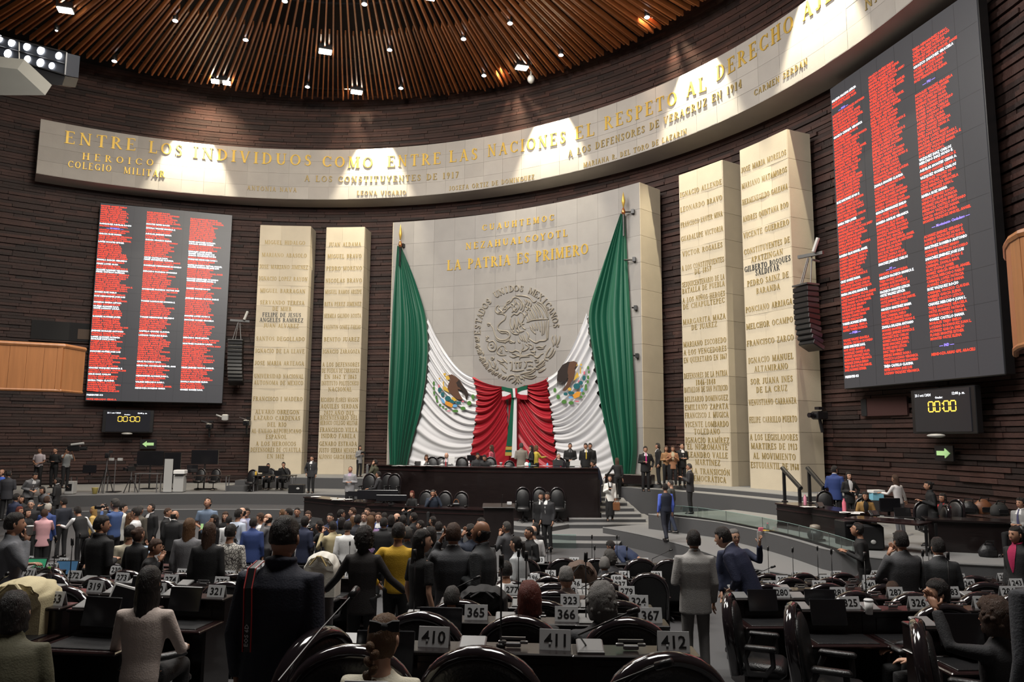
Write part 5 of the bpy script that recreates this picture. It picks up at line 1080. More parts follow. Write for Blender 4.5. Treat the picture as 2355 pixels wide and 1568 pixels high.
def body_mesh(J, w, vox, bare=0):
    mb = MB(); R = J['R']
    tubq(mb, [J['pel']+R@Vector((0, 0, -.06)), J['pel'], J['waist'], J['chest'], J['sh'], J['neck']+R@Vector((0, 0, -.045)), J['neck'], J['neck']+R@Vector((0, .01, .07))], [.12*w, .15*w, .125*w, .16*w, .155*w, .085, .056*w, .054*w], [.7, .65, .65, .6, .55, .7, 1, 1])
    for s in (-1, 1):
        S_, E_, Hd = J['s%d' % s], J['e%d' % s], J['h%d' % s]; mb.tube([S_+(Vector((-s*.05, 0, .0))), S_, S_.lerp(E_, .5), E_, E_.lerp(Hd, .45), Hd], [.05, .052*w, .044*w, .036*w, .036*w, .024], 8)
        mb.tube([J['hip%d' % s]+Vector((0, 0, .03)), J['hip%d' % s].lerp(J['k%d' % s], .5), J['k%d' % s], J['k%d' % s].lerp(J['a%d' % s], .4), J['a%d' % s]], [.085, .068, .052, .05, .034], 8)
        A = J['a%d' % s]; mb.tube([A+Vector((0, -.03, -.03)), A+Vector((0, .06, -.045)), A+Vector((0, .14, -.06))], [.032, .034, .022], 8)
    me = remesh(mb, vox); V = [v.co.copy() for v in me.vertices]; F = [tuple(p.vertices) for p in me.polygons]; bpy.data.meshes.remove(me)
    out = MB(); out.add(V, F)
    H_ = J['H']; out2 = [H_@v for v in HEAD.V]; k = len(out.V); out.V += out2; out.F += [tuple(i+k for i in f) for f in HEAD.F]; out.mi += HEAD.mi
    for s in (-1, 1):
        h = hand_mb(J['h%d' % s], J['h%d' % s]-J['e%d' % s], s); out.mi += [0]*len(h.F); k = len(out.V); out.V += h.V; out.F += [tuple(i+k for i in f) for f in h.F]
    return out
SKIN0 = mat('skin_mid', (.42, .22, .14), .5); EYED = mat('eye_dark', (.015, .01, .01), .3); LIP = mat('lips', (.3, .09, .08), .5)
SKINS = {'m': SKIN0, 'l': mat('skin_light', (.55, .32, .22), .5), 'd': mat('skin_dark', (.27, .13, .075), .5)}
def torso_cloth(J, w, vox, kind):
    mb = MB(); R = J['R']; P = J['pel']; up = lambda z, y=0: P+R@Vector((0, y, z)); G = .014
    sit = P.z < .7
    if kind in ('suit', 'coat'):
        zs = [(-.1 if sit else -.2, .205), (-.06, .2), (.1, .185), (.3, .215), (.42, .218), (.475, .185), (.515, .11), (.545, .078)]
        if kind == 'coat' and not sit: zs = [(-.42, .235), (-.2, .215)]+zs[1:]
        sq = [.68]*(len(zs)-4)+[.64, .6, .7, .95]
    else:
        zs = [(-.06, .172), (.0, .174), (.12, .16), (.3, .192), (.42, .198), (.47, .165), (.51, .09), (.53, .068)]; sq = [.68, .68, .68, .64, .62, .6, .7, .95]
    pts = []
    for z, r in zs:
        q = up(z)
        if z < -.05: q = P+Vector((0, 0, z))+ (Vector((0, -.03*abs(math.sin(0)), 0)))
        pts.append(q)
    tubq(mb, pts, [r*w for z, r in zs], sq, 16)
    for s in (-1, 1):
        S_, E_, Hd = J['s%d' % s], J['e%d' % s], J['h%d' % s]; ins = S_+R@Vector((-s*.07, 0, -.01)); big = 1.12 if kind in ('suit', 'coat') else 1
        if kind == 'vest': continue
        if kind == 'tee': q = S_.lerp(E_, .72); mb.tube([ins, S_, S_.lerp(E_, .4), q], [.06, .064*w, .06*w, .058*w], 10)
        else:
            q = E_.lerp(Hd, .93); mb.tube([ins, S_+Vector((0, 0, .004)), S_.lerp(E_, .5), E_, E_.lerp(Hd, .5), q], [.062*big, .066*w*big, .055*w*big, .048*w*big, .043*big, .038*big], 10)
    if kind in ('suit', 'coat'):   # rolled collar
        n = 14; c = up(.535); pts = [c+R@Vector((.068*math.cos(2*PI*k/n), .058*math.sin(2*PI*k/n)-.004, .012-.03*math.sin(2*PI*k/n))) for k in range(n)]; mb.tube(pts+[pts[0]], .015, 6)
        if kind == 'coat': c = up(.56); mb.tube([c+R@Vector((.076*math.cos(2*PI*k/n), .066*math.sin(2*PI*k/n)-.01, .0)) for k in range(n+1)], .02, 6)
    return remesh(mb, vox)
def trouser_mesh(J, w, vox, kind):
    mb = MB(); P = J['pel']; sit = P.z < .7
    if kind == 'skirt' and not sit: tubq(mb, [P+Vector((0, 0, .07)), P, P+Vector((0, 0, -.25)), P+Vector((0, .02, -.74))], [.14*w, .175*w, .2*w, .2*w], [.7]*4, 14)
    if kind == 'skirt' and not sit:
        for s in (-1, 1): h, k, a = J['hip%d' % s], J['k%d' % s], J['a%d' % s]; mb.tube([h, h.lerp(k, .4), k, k.lerp(a, .5), a+Vector((0, 0, -.02))], [.085, .075, .058, .056, .042], 10)
        return remesh(mb, vox)
    tubq(mb, [P+Vector((0, 0, -.1)), P+Vector((0, 0, -.02)), P+J['R']@Vector((0, 0, .08))], [.13*w, .165*w, .14*w], [.75, .72, .7])
    for s in (-1, 1): h, k, a = J['hip%d' % s], J['k%d' % s], J['a%d' % s]; mb.tube([h+Vector((0, 0, .03)), h.lerp(k, .4), k, k.lerp(a, .5), a+Vector((0, 0, -.01))], [.098, .088, .072, .064, .06], 10)
    return remesh(mb, vox)
def shoe_mesh(J):
    mb = MB()
    for s in (-1, 1):
        A = J['a%d' % s]; mb.loft([[A+Vector((x*wd, y, -.085+z*hh)) for x, z in ((-1, 0), (1, 0), (1.0, .5), (.6, 1), (-.6, 1), (-1.0, .5))] for y, wd, hh in ((-.08, .03, .06), (-.04, .042, .09), (.03, .042, .085), (.1, .048, .05), (.17, .042, .04), (.2, .02, .025))])
    return mb
# hair: shells fitted to the head, in head coordinates
def hair_mesh(style, seed=0):
    mb = MB(); n, m = 30, 22; V = []; r = random.Random(seed)
    import mathutils.noise as MN
    long_ = style in ('long', 'wavy'); 
    for j in range(m+1):
        ph = -PI/2+PI*j/m
        for k in range(n):
            th = 2*PI*k/n; x, y, z = math.cos(ph)*math.cos(th), math.cos(ph)*math.sin(th), math.sin(ph); b_ = Vector((lambda q: (.077*q[0], .094*q[1], .117*q[2]))(sup(x, y, z)))
            if style == 'bald': mask = (z < .38-(.3 if y > 0 else 0) and z > -.78 and y < .25-.2*z); th_ = .006
            elif style == 'crop': mask = z > (-.25 if y < .1 else .42+.25*max(0, y-.3) if y > .35 else .05); th_ = .009
            elif style == 'curly': mask = z > (-.75 if y < .25 else .42) or (abs(x) > .72 and y < .5); th_ = .045
            elif long_ or style in ('bob', 'pony', 'bun', 'braid'): mask = z > (-.9 if y < -.1 else -.35 if y < .35 and style in ('bob', 'long', 'wavy') else (.5 if y > .35 else -.1)); th_ = .016 if style not in ('pony', 'bun', 'braid') else .009
            else: mask = z > (-.45 if y < -.05 else .44 if y > .38 else -.02); th_ = .015
            nz = MN.noise(Vector((x*3+seed, y*3, z*3)))*.006+MN.noise(Vector((x*9+seed, y*9, z*9)))*(.004 if style != 'curly' else .016)
            f = 1.0 if mask else .0
            if mask and z < 0 and y < .45 and (long_ or style == 'bob'): kk = min(1.5, 1/max(.3, math.hypot(x, y))); b_ = Vector((b_.x*kk, b_.y*kk, b_.z))
            V.append(b_*(1+(th_+nz)/.095 if mask else .9)+(Vector((0, -.004, .004)) if mask else Vector((0, -.004, 0))))
    F = [(j*n+k, j*n+(k+1) % n, (j+1)*n+(k+1) % n, (j+1)*n+k) for j in range(m) for k in range(n)]
    mb.add(V, F)
    if long_:
        L_ = .36 if style == 'long' else .3; rings = []
        for i in range(9):
            z = .03-L_*i/8; a_ = .092-.012*abs(i-3)/3; ring = []
            for k in range(18):
                q = PI+PI*k/17 if False else PI*(.93+1.14*k/17); wv_ = (.006*math.sin(k*2.3+i*.8)) if style == 'wavy' else .002*math.sin(k*3)
                ring.append(Vector(((a_+wv_)*math.cos(q), -.01+(.1+.02*i/8+wv_)*math.sin(q), z)))
            for k in range(17, -1, -1):
                q = PI*(.93+1.14*k/17); ring.append(Vector(((a_-.03)*math.cos(q), -.01+(.1+.02*i/8-.035)*math.sin(q), z)))
            rings.append(ring)
        mb.loft(rings)
    if style == 'bun': mb.ell((0, -.115, .05), (.045, .04, .045), 12, 8)
    if style == 'pony': mb.tube([(0, -.095, .04), (0, -.135, .02), (0, -.14, -.1), (0, -.12, -.25)], [.02, .03, .032, .012], 10)
    if style == 'braid':
        for i in range(11):
            z = -.02-.035*i; y = -.115-.02*math.sin(i*.4); mb.ell((.016*(1 if i % 2 else -1), y, z), (.026-.001*i, .022, .03), 10, 6, Matrix.Rotation(.6*(1 if i % 2 else -1), 3, 'Y'))
    if style == 'curly':
        for i in range(70):
            a = r.uniform(0, 2*PI); ph = r.uniform(-.5, 1.4); x, y, z = math.cos(ph)*math.cos(a), math.cos(ph)*math.sin(a), math.sin(ph)
            if y > .35 and z < .45: continue
            mb.ell((.105*x, -.01+.12*y, .01+.14*z), (.024, .024, .024), 7, 5)
    me = mesh_of(mb, 'hair', BPLAS, True); return me
HAIRC = {k: mat(n, c, r_, bump=.9, bscale=45, stretch=(6, 6, .7)) for k, n, c, r_ in (('k', 'hair_black', (.012, .009, .008), .42), ('b', 'hair_brown', (.06, .028, .015), .45), ('lb', 'hair_light', (.14, .07, .03), .45), ('y', 'hair_blond', (.42, .25, .08), .5), ('g', 'hair_grey', (.2, .19, .18), .6), ('w', 'hair_white', (.5, .46, .4), .6), ('r', 'hair_red', (.14, .025, .015), .45), ('dg', 'hair_darkgrey', (.06, .055, .05), .55))}
CLO = {}
def cl(c, kind='cloth'):
    key = tuple(round(x, 3) for x in c)
    if key not in CLO: CLO[key] = mat('cloth_%d' % len(CLO), c, .8, var=.12, vscale=9, bump=.25, bscale=90, sheen=.0)
    return CLO[key]
BK = (.007, .007, .008); NV = (.014, .02, .05); BLU = (.025, .05, .17); GR = (.1, .1, .105); DG = (.022, .022, .025); LG = (.32, .32, .32); WH = (.68, .68, .68); BE = (.42, .36, .24)
_PC = {}
def pmesh(key, fn):
    if key not in _PC: _PC[key] = fn()
    return _PC[key]
PEOPLE = []; SPOTS = []; DSPOT = [tuple(o.location.xy) for o in COL.objects if o.name.startswith('delegate_desk')]
def person(px, py, where, rz, lab, g='m', arms=('down', 'down'), lean=0, sit=False, walk=0, head=(0, 0), hair='short', hc='k', top=('suit', BK), pants=BK, shirt=None, tie=None, skin='m', h=None, vox=.021, glasses=False, legs='trousers', sleeves=None, grp=None):
    h_in = h
    w = 1.0 if g == 'm' else .88; h = h or (1.73 if g == 'm' else 1.63); sc = h/1.755
    key = (arms, lean, sit, walk, w, head, vox); J = pmesh(('J',)+key, lambda: skel(arms, lean, sit, walk, w, head))
    rzr = math.radians(rz); Rz = Matrix.Rotation(rzr, 3, 'Z'); tp = Rz@(J['top']*sc)
    if where[0] == 'r':
        d = where[1]; q = atd(px, py, d); zf = floor_at(q.x-tp.x, d-tp.y); sc = (q.z-zf)/J['top'].z; hh = sc*1.755
        if not 1.45 < hh < 1.95: print('HEIGHT', lab, round(hh, 2))
        sc = min(1.93/1.755, max(1.46/1.755, sc)); tp = Rz@(J['top']*sc); base = Vector((q.x-tp.x, d-tp.y, zf))
    elif where[0] == 'd': d, zf = where[1], where[2]; top = top; q = atd(px, py, d+tp.y if False else d); base = Vector((q.x-tp.x, d-tp.y, zf))
    else:
        zf = where[1] if where[0] == 'z' else None
        if zf is not None: q = onz(px, py, zf+tp.z)
        else:
            y = 2.5; dr = ray(px, py)
            while y < 30:
                qq = CAM+dr*(y/dr.y); fz = floor_at(qq.x-tp.x, qq.y-tp.y)
                if qq.z <= fz+tp.z: break
                y += .03
            q = qq; zf = fz
        base = Vector((q.x-tp.x, q.y-tp.y, zf))
    if where[0] == 'z' and not sit:      # keep people of the crowd apart: other body heights put them nearer or farther
        best = None
        for dh in (0, .03, -.03, .06, -.06, .09, -.09, .12, -.12, .15, -.15):
            s2 = (h+dh)/1.755; tp2 = Rz@(J['top']*s2); q2 = onz(px, py, zf+tp2.z); b2 = Vector((q2.x-tp2.x, q2.y-tp2.y, zf)); dm = min([(Vector(b2.xy)-Vector(o.xy)).length for o in SPOTS]+[9])
            if best is None or dm > best[0]+.02: best = (dm, s2, b2)
            if dm > .5: break
        sc, base = best[1], best[2]
    if where[0] == 'r':
        best = None
        for dd in (0, .12, -.12, .24, -.24, .36, -.36, .48, -.48):
            d2 = where[1]+dd; q = atd(px, py, d2); z2 = floor_at(q.x-tp.x, d2-tp.y); s2 = (q.z-z2)/J['top'].z; hh = s2*1.755; b2 = Vector((q.x-tp.x, d2-tp.y, z2))
            pen = max(0, 1.56-hh)*4+max(0, hh-1.88)*4+abs(dd)*.2
            for dx_, dy_ in DSPOT:
                ox, oy = abs(b2.x-dx_), abs(b2.y-dy_)
                if sit:
                    oy = b2.y-dy_
                    if ox < .6 and -.42 < oy < .6: pen += min(oy+.42, .6-oy)*4
                elif ox < .6 and oy < .5: pen += min(.6-ox, .5-oy)*3
            dm = min([(Vector(b2.xy)-Vector(o.xy)).length for o in SPOTS]+[9]); pen += max(0, .5-dm)*3
            if best is None or pen < best[0]-1e-6: best = (pen, min(1.1, max(.85, s2)), b2)
        sc, base = best[1], best[2]
    SPOTS.append(base)
    t = thing('person', lab, 'person', base, rzr, grp); t.scale = (sc,)*3
    bm_ = pmesh(('B',)+key, lambda: (lambda mb: mesh_of(mb, 'body', [SKIN0, EYED, LIP], True))(body_mesh(J, w, vox)))
    meshobj('body', bm_, t, [SKINS[skin]])
    kind, col = top[0], top[1]
    if kind == 'vest':
        m_ = pmesh(('T', 'shirt')+key, lambda: torso_cloth(J, w, vox, 'shirt')); o = meshobj('shirt', m_ if len(m_.materials) else (m_.materials.append(None) or m_), t, [cl(top[2])])
        m_ = pmesh(('T', 'vest')+key, lambda: torso_cloth(J, w*1.1, vox, 'vest')); o = meshobj('vest', m_ if len(m_.materials) else (m_.materials.append(None) or m_), t, [cl(col)])
    else:
        m_ = pmesh(('T', kind)+key, lambda: torso_cloth(J, w, vox, kind))
        if not len(m_.materials): m_.materials.append(None)
        o = meshobj({'suit': 'jacket', 'coat': 'coat', 'shirt': 'shirt', 'tee': 'tee_shirt'}[kind], m_, t, [col if isinstance(col, bpy.types.Material) else cl(col)])
    m_ = pmesh(('L', legs)+key, lambda: trouser_mesh(J, w, vox, legs))
    if not len(m_.materials): m_.materials.append(None)
    meshobj('trousers' if legs == 'trousers' else 'skirt', m_, t, [cl(pants)])
    m_ = pmesh(('S',)+key, lambda: mesh_of(shoe_mesh(J), 'shoe', mat('shoe_black', (.012, .011, .011), .3), True)); meshobj('shoes', m_, t)
    hm = pmesh(('hair', hair), lambda: hair_mesh(hair, len(hair))); o = meshobj('hair', hm, t, [HAIRC[hc]]); o.matrix_local = J['H']
    R = J['R']; P = J['pel']
    if shirt or tie:
        def shirtm():
            mb = MB(); n = 12; c = P+R@Vector((0, -.004, .548)); pts = [c+R@Vector((.06*math.cos(2*PI*k/n), .056*math.sin(2*PI*k/n), .012-.018*math.sin(2*PI*k/n))) for k in range(n)]; mb.tube(pts+[pts[0]], .013, 6)
            prof = [(.545, .03, .066), (.5, .058, .1), (.43, .07, .132), (.33, .055, .142), (.22, .035, .135), (.14, .008, .128)]; V = []; F = []
            for z, x, y in prof:
                for q_ in (-1, -.5, 0, .5, 1): V.append(P+R@Vector((x*q_, y*(w if w > .95 else .95)-abs(q_)*.01+.003, z)))
            for i in range(len(prof)-1):
                for k in range(4): F.append((i*5+k, i*5+k+1, i*5+k+6, i*5+k+5))
            mb.add(V, F); return mb
        if kind in ('suit', 'coat'): meshobj('shirt_front', pmesh(('SF',)+key, lambda: mesh_of(shirtm(), 'shirt_front', WHITEP, True)), t, [cl(shirt or WH)])
        if tie:
            def tiem():
                mb = MB(); V = []; F = []; prof = [(.545, .012, .074), (.525, .018, .09), (.5, .012, .106), (.4, .02, .142), (.3, .026, .149), (.18, .028, .14), (.13, .006, .136)]
                for z, x, y in prof:
                    V.append(P+R@Vector((-x, y+.004, z))); V.append(P+R@Vector((x, y+.004, z)))
                for i in range(len(prof)-1): F.append((2*i, 2*i+1, 2*i+3, 2*i+2))
                mb.add(V, F); return mb
            meshobj('tie', pmesh(('TI',)+key, lambda: mesh_of(tiem(), 'tie', WHITEP)), t, [cl(tie)])
    if glasses:
        def gm():
            mb = MB()
            for s in (-1, 1):
                mb.tube([(s*.03+.019*math.cos(2*PI*k/10), .099, .012+.015*math.sin(2*PI*k/10)) for k in range(11)], .002, 4); mb.tube([(s*.05, .097, .016), (s*.08, 0, .014)], .002, 4)
            mb.tube([(-.011, .1, .014), (.011, .1, .014)], .002, 4); return mb
        o = meshobj('glasses', pmesh(('GL',), lambda: mesh_of(gm(), 'glasses', BPLAS)), t); o.matrix_local = J['H']
    t['_hands'] = 0; del t['_hands']; PEOPLE.append(t)
    M_ = Matrix.Translation(base) @ Matrix.Rotation(rzr, 4, 'Z') @ Matrix.Scale(sc, 4)
    return t, {s: M_@(J['h%d' % s]+(J['h%d' % s]-J['e%d' % s]).normalized()*.07) for s in (-1, 1)}, M_, J
def held(name, cat, lab, p, rz, fn):
    t = thing(name, lab, cat, p, rz); fn(t); return t
def phone_fn(t, lit=None):
    MB().box((0, 0, 0), (.075, .009, .155), bev=.003).build('case', BPLAS, t)
    if lit: MB().box((0, -.006, 0), (.067, .002, .143)).build('display', lit, t)
def camera_fn(t):
    MB().box((0, 0, 0), (.15, .08, .1), bev=.015).build('body', BPLAS, t); MB().lathe([(.035, .03), (.042, .08), (.04, .16), (.045, .2), (.03, .2)], axis='Y', n=12).build('lens', BPLAS, t, True); MB().box((0, 0, .065), (.06, .06, .035), bev=.01).build('viewfinder', BPLAS, t)
# ------------------------------------------------------------------ who stands where: (head-top pixel, footing, facing, ...)
Fl = ('f',); 
def A(*a, **k): return person(*a, **k)
FLORAL = mat('floral_cloth', (.5, .1, .14), .8, var=.9, vscale=30); PATT = mat('pattern_cloth', (.55, .54, .5), .8)
_nt = PATT.node_tree; _v = _nt.nodes.new('ShaderNodeTexVoronoi'); _v.inputs['Scale'].default_value = 22; _v.feature = 'DISTANCE_TO_EDGE'; _r2 = _nt.nodes.new('ShaderNodeValToRGB'); _r2.color_ramp.elements[0].position = .06; _r2.color_ramp.elements[0].color = (.05, .04, .04, 1); _r2.color_ramp.elements[1].position = .1; _r2.color_ramp.elements[1].color = (.6, .58, .53, 1); _tc = _nt.nodes.new('ShaderNodeTexCoord')
_nt.links.new(_tc.outputs['Object'], _v.inputs[0]); _nt.links.new(_v.outputs[0], _r2.inputs[0]); _nt.links.new(_r2.outputs[0], _nt.nodes['Principled BSDF'].inputs['Base Color'])
MULTI = mat('multicolour_cloth', (.25, .16, .3), .8, var=.95, vscale=25)
D = 'd'
# --- presidium
zD = 1.64
A(981, 1037, (D, 32.2, zD), 200, 'woman in white shirt holding her hand to her face at the presidium desk', 'f', ('chin', 'chin'), .3, True, hair='bob', hc='b', top=('shirt', WH))
A(1027, 1041, (D, 31.9, zD), 170, 'bald man in grey suit and red tie seated at the presidium', 'm', ('desk', 'desk'), .1, True, hair='bald', hc='g', top=('suit', GR), shirt=WH, tie=(.4, .02, .03), skin='l')
A(1099, 1037, (D, 31.6, zD), 190, 'young man seated behind black monitors at the presidium', 'm', ('desk', 'desk'), .15, True, top=('suit', DG))
A(1114, 1044, (D, 31.2, zD), 160, 'seated man bent over papers beside the monitors', 'm', ('desk', 'desk'), .45, True, top=('suit', DG))
A(1131, 1014, (D, 32.6, zD), 60, 'woman with long brown hair in red floral blouse at the presidium', 'f', ('bent', 'down'), hair='long', hc='b', top=('shirt', FLORAL))
A(1199, 1010, (D, 31.4, zD), 10, 'grey-haired man in beige-grey jacket seen from behind at the presidium', 'm', ('bent', 'bent'), hair='short', hc='dg', top=('suit', (.2, .18, .15)), pants=BK)
A(1222, 1022, (D, 31.6, zD), 95, 'woman with long black hair in black blazer talking at the presidium', 'f', ('bent', 'down'), hair='long', top=('suit', BK), shirt=WH)
A(1233, 1023, (D, 32.3, zD), -60, 'blond woman in yellow with an outstretched hand behind the black blazer', 'f', ('fwd', 'fwd'), hair='bob', hc='lb', top=('shirt', (.5, .38, .05)))
A(1284, 1039, (D, 31.7, zD), 205, 'seated man with glasses and red tie leaning back', 'm', ('pocket', 'down'), -.15, True, hair='crop', hc='g', top=('suit', (.03, .03, .045)), shirt=WH, tie=(.5, .02, .06), skin='l', glasses=True)
A(1311, 1015, (D, 32.0, zD), 180, 'bearded man in black suit standing with folded hands before the flag', 'm', ('front', 'front'), hair='crop', top=('suit', BK), shirt=GR, tie=BK)
A(1347, 1017, (D, 32.2, zD), 185, 'man in dark suit with yellow tie standing at the presidium', 'm', ('down', 'down'), hair='short', head=(-.5, 0), top=('suit', BK), shirt=WH, tie=(.5, .36, .04))
A(1357, 1021, (D, 33.0, zD), 180, 'man half hidden behind the man with the yellow tie', 'm', ('down', 'down'), top=('suit', BK))
A(1363, 1043, (D, 30.1, 1.05), 85, 'man in dark blue suit leaning on the presidium desk', 'm', ('desk', 'desk'), .35, hair='short', top=('suit', (.015, .02, .04)), pants=NV)
A(1419, 1051, (D, 30.6, 1.2), 0, 'woman with long dark hair in black climbing the stairs seen from behind', 'f', ('out', 'down'), .2, walk=.6, hair='long', hc='b', top=('shirt', BK))
t, h_, M_, J = A(1402, 1093, (D, 28.0, .62), 180, 'woman in white blazer and black skirt coming down the stairs looking at her phone', 'f', ('down', 'read'), .05, walk=.3, head=(0, -.4), hair='long', top=('suit', (.8, .79, .74)), shirt=(.6, .6, .6), legs='skirt')
held('phone', 'phone', 'dark phone held by the woman in the white blazer', h_[1], 0, phone_fn)
bp_ = h_[-1]; held('handbag', 'bag', 'brown handbag carried by the woman in the white blazer', (bp_.x+.02, bp_.y, bp_.z-.3), 0, lambda t: (MB().box((0, 0, .1), (.26, .1, .3), bev=.03).build('bag', mat('tan_leather', (.2, .08, .03), .5), t), MB().tube([(-.09, 0, .22), (-.05, 0, .36), (.05, 0, .36), (.09, 0, .22)], .01, 6).build('handle', mat('tan_leather', (.2, .08, .03), .5), t)))
# --- ledge right
A(1484, 1016, (D, 30.6, 1.5), 180, 'man in dark suit with magenta tie at the foot of the slab', 'm', ('pocket', 'bent'), hair='short', top=('suit', BK), shirt=WH, tie=(.5, .02, .2), h=1.78)
A(1513, 1020, (D, 32.4, 1.66), 90, 'man in black suit in profile between the slab and the inner right pillar', 'm', hair='bob', top=('suit', BK), shirt=WH)
A(1532, 1029, (D, 31.6, 1.66), 175, 'shorter woman in tan blouse in the group right of the flag', 'f', ('read', 'bent'), hair='long', hc='b', top=('shirt', (.3, .16, .07)))
A(1547, 1022, (D, 31.3, 1.66), 170, 'taller woman in tan blazer in the group right of the flag', 'f', ('read', 'read'), hair='long', hc='b', top=('suit', (.3, .14, .07)), shirt=BE)
A(1567, 1022, (D, 31.6, 1.66), 190, 'man with glasses at the left edge of the inner right pillar', 'm', ('bent', 'bent'), head=(0, -.3), top=('suit', BK), shirt=WH, glasses=True, hair='crop')
A(1586, 1097, (D, 27.0, 1.0), 70, 'man in dark grey suit in profile below the inner right pillar', 'm', ('read', 'read'), hair='crop', hc='dg', top=('suit', DG), shirt=WH, pants=BK)
A(1543, 1118, (D, 25.6, .5), 60, 'grey-haired man in dark jacket behind the man in the quilted vest', 'm', ('bent', 'down'), walk=.5, hair='crop', hc='dg', top=('shirt', (.05, .055, .05)), pants=(.03, .04, .07), skin='l')
A(1530, 1133, (D, 23.6, .5), 15, 'man in quilted navy vest over bright blue shirt walking up the ramp', 'm', ('down', 'down'), walk=.8, hair='short', top=('vest', (.014, .018, .035), (.09, .15, .62)), pants=(.012, .014, .025))
# --- before the dais
A(1244, 1127, (D, 24.6, .15), 178, 'dark-haired man in black suit and tie facing the rows below the dais', 'm', hair='short', top=('suit', BK), shirt=WH, tie=BK, h=1.72)
A(1259, 1125, (D, 24.3, .15), 140, 'dark-suited man turned to the one with the tie below the dais', 'm', hair='short', head=(.4, 0), top=('suit', DG), shirt=WH, h=1.75)
A(948, 1120, (D, 27.6, .45), 150, 'seated woman with long red-brown hair at the lower curved desk', 'f', ('desk', 'desk'), .1, True, hair='long', hc='r', top=('suit', BK), skin='l')
A(996, 1122, (D, 27.3, .45), 180, 'seated grey-haired man on the phone at the lower curved desk', 'm', ('phone', 'chin'), .25, True, hair='crop', hc='dg', top=('suit', (.02, .03, .05)))
A(870, 1112, (D, 29.6, .95), 90, 'seated man in profile beside the lower curved desk', 'm', ('desk', 'down'), 0, True, top=('suit', DG), shirt=WH)
A(862, 1086, (D, 30.8, .95), 80, 'man in olive jacket on the phone left of the presidium desk', 'm', ('phone', 'down'), top=('coat', (.045, .045, .025)), hair='short')
A(806, 1096, (D, 30.2, .7), 178, 'balding man in light grey jacket reading a phone at the left desk', 'm', ('bent', 'bent'), head=(0, -.5), hair='crop', top=('suit', (.25, .25, .26)), shirt=(.4, .3, .4))
t, h_, M_, J = A(828, 1022, (D, 40.0, 1.5), -140, 'woman in grey jacket with a tablet standing on the ledge by the inner left pillar', 'f', ('read', 'read'), hair='long', top=('suit', (.2, .2, .2)), h=1.62)
held('tablet', 'tablet', 'dark tablet held by the woman at the inner left pillar', h_[-1], .5, lambda t: MB().box((0, 0, .05), (.24, .01, .18), rx=.5, bev=.004).build('case', BPLAS, t))
A(716, 1084, (D, 36.0, .95), 175, 'bearded man in dark jacket and open white shirt on the left platform', 'm', ('down', 'pocket'), hair='crop', top=('suit', DG), shirt=WH)
A(617, 1067, (D, 38.0, 1.0), 190, 'person behind a monitor at the table by the outer left pillar', 'f', ('desk', 'desk'), 0, True, hair='bob', top=('suit', BK))
A(652, 1067, (D, 38.0, 1.0), 175, 'man resting his chin on his hand at the table by the outer left pillar', 'm', ('chin', 'desk'), .1, True, top=('suit', BK))
# --- far left platform
A(91, 1047, (D, 33.5, 1.3), 180, 'photographer in patterned white shirt with a green badge, far left', 'm', ('front', 'front'), top=('tee', (.4, .35, .37)), pants=BK, skin='d')
t, h_, M_, J = A(127, 1043, (D, 33.3, 1.3), 175, 'photographer in black shirt holding a camera at his waist, far left', 'm', ('bent', 'bent'), top=('shirt', BK), hair='crop')
held('camera', 'camera', 'camera with a long lens at the waist of the photographer in black, far left', (h_[1]+h_[-1])/2, PI, camera_fn)
t, h_, M_, J = A(154, 1046, (D, 33.3, 1.3), -120, 'camera operator in grey shirt beside a shoulder camera', 'm', ('cam', 'raise'), top=('tee', (.28, .3, .3)), hair='short')
held('video_camera', 'camera', 'black shoulder video camera of the operator in grey', h_[1]+Vector((.3, 0, .1)), -1.4, lambda t: (MB().box((0, 0, 0), (.2, .5, .24), bev=.04).build('body', BPLAS, t), MB().tube([(0, .25, 0), (0, .5, 0)], .09, 10).build('lens', BPLAS, t), MB().tube([(.1, -.1, .15), (.1, .4, .22)], .05, 8).build('microphone', LGREY, t)))
A(82, 1088, (D, 27.5, .6), -120, 'man in grey blazer bending forward below the photographers', 'm', ('bent', 'bent'), .5, hair='short', top=('suit', (.12, .12, .125)), shirt=WH)
A(98, 1109, (D, 25.5, .3), 170, 'dark-haired woman bent over her hands, far left', 'f', ('bent', 'bent'), .35, hair='bob', top=('suit', GR))
A(132, 1105, (D, 26.5, .5), 95, 'person in black jacket in profile with a phone, far left', 'f', ('bent', 'bent'), hair='bun', top=('suit', BK), shirt=WH)
A(20, 1095, (D, 27, .6), 10, 'man in dark suit seen from behind near the left edge', 'm', ('down', 'bent'), top=('suit', (.02, .02, .025)), hair='short')
A(5, 1086, (D, 28, .6), 160, 'bald man in blue shirt at the left edge', 'm', hair='bald', hc='k', top=('shirt', (.05, .12, .5)))
# --- crowd left
Z0 = ('z', 0.0)
A(38, 1135, ('z', .1), -20, 'man in navy suit from behind, left, under the grey blazer', 'm', ('bent', 'bent'), top=('suit', NV), hair='short')
A(51, 1139, ('z', .1), 190, 'dark-haired woman facing out behind the navy suit, far left', 'f', hair='bob', top=('suit', BK))
A(72, 1150, Z0, 200, 'grey-haired man with glasses in the left crowd', 'm', hair='crop', hc='g', top=('suit', BK), glasses=True, skin='l')
A(108, 1141, Z0, 10, 'brown-haired man from behind in dark suit beside the grey-haired one', 'm', hair='short', hc='b', top=('suit', BK), shirt=WH)
A(111, 1158, Z0, -5, 'white-haired man in blue suit seen from behind', 'm', hair='short', hc='w', top=('suit', BLU))
A(148, 1145, Z0, 60, 'man with moustache in dark shirt in the left crowd', 'm', ('down', 'bent'), hair='short', top=('shirt', (.015, .018, .028)), head=(.5, 0))
A(45, 1165, Z0, -90, 'auburn-haired person behind the embracing women', 'f', hair='long', hc='r', top=('suit', BK))
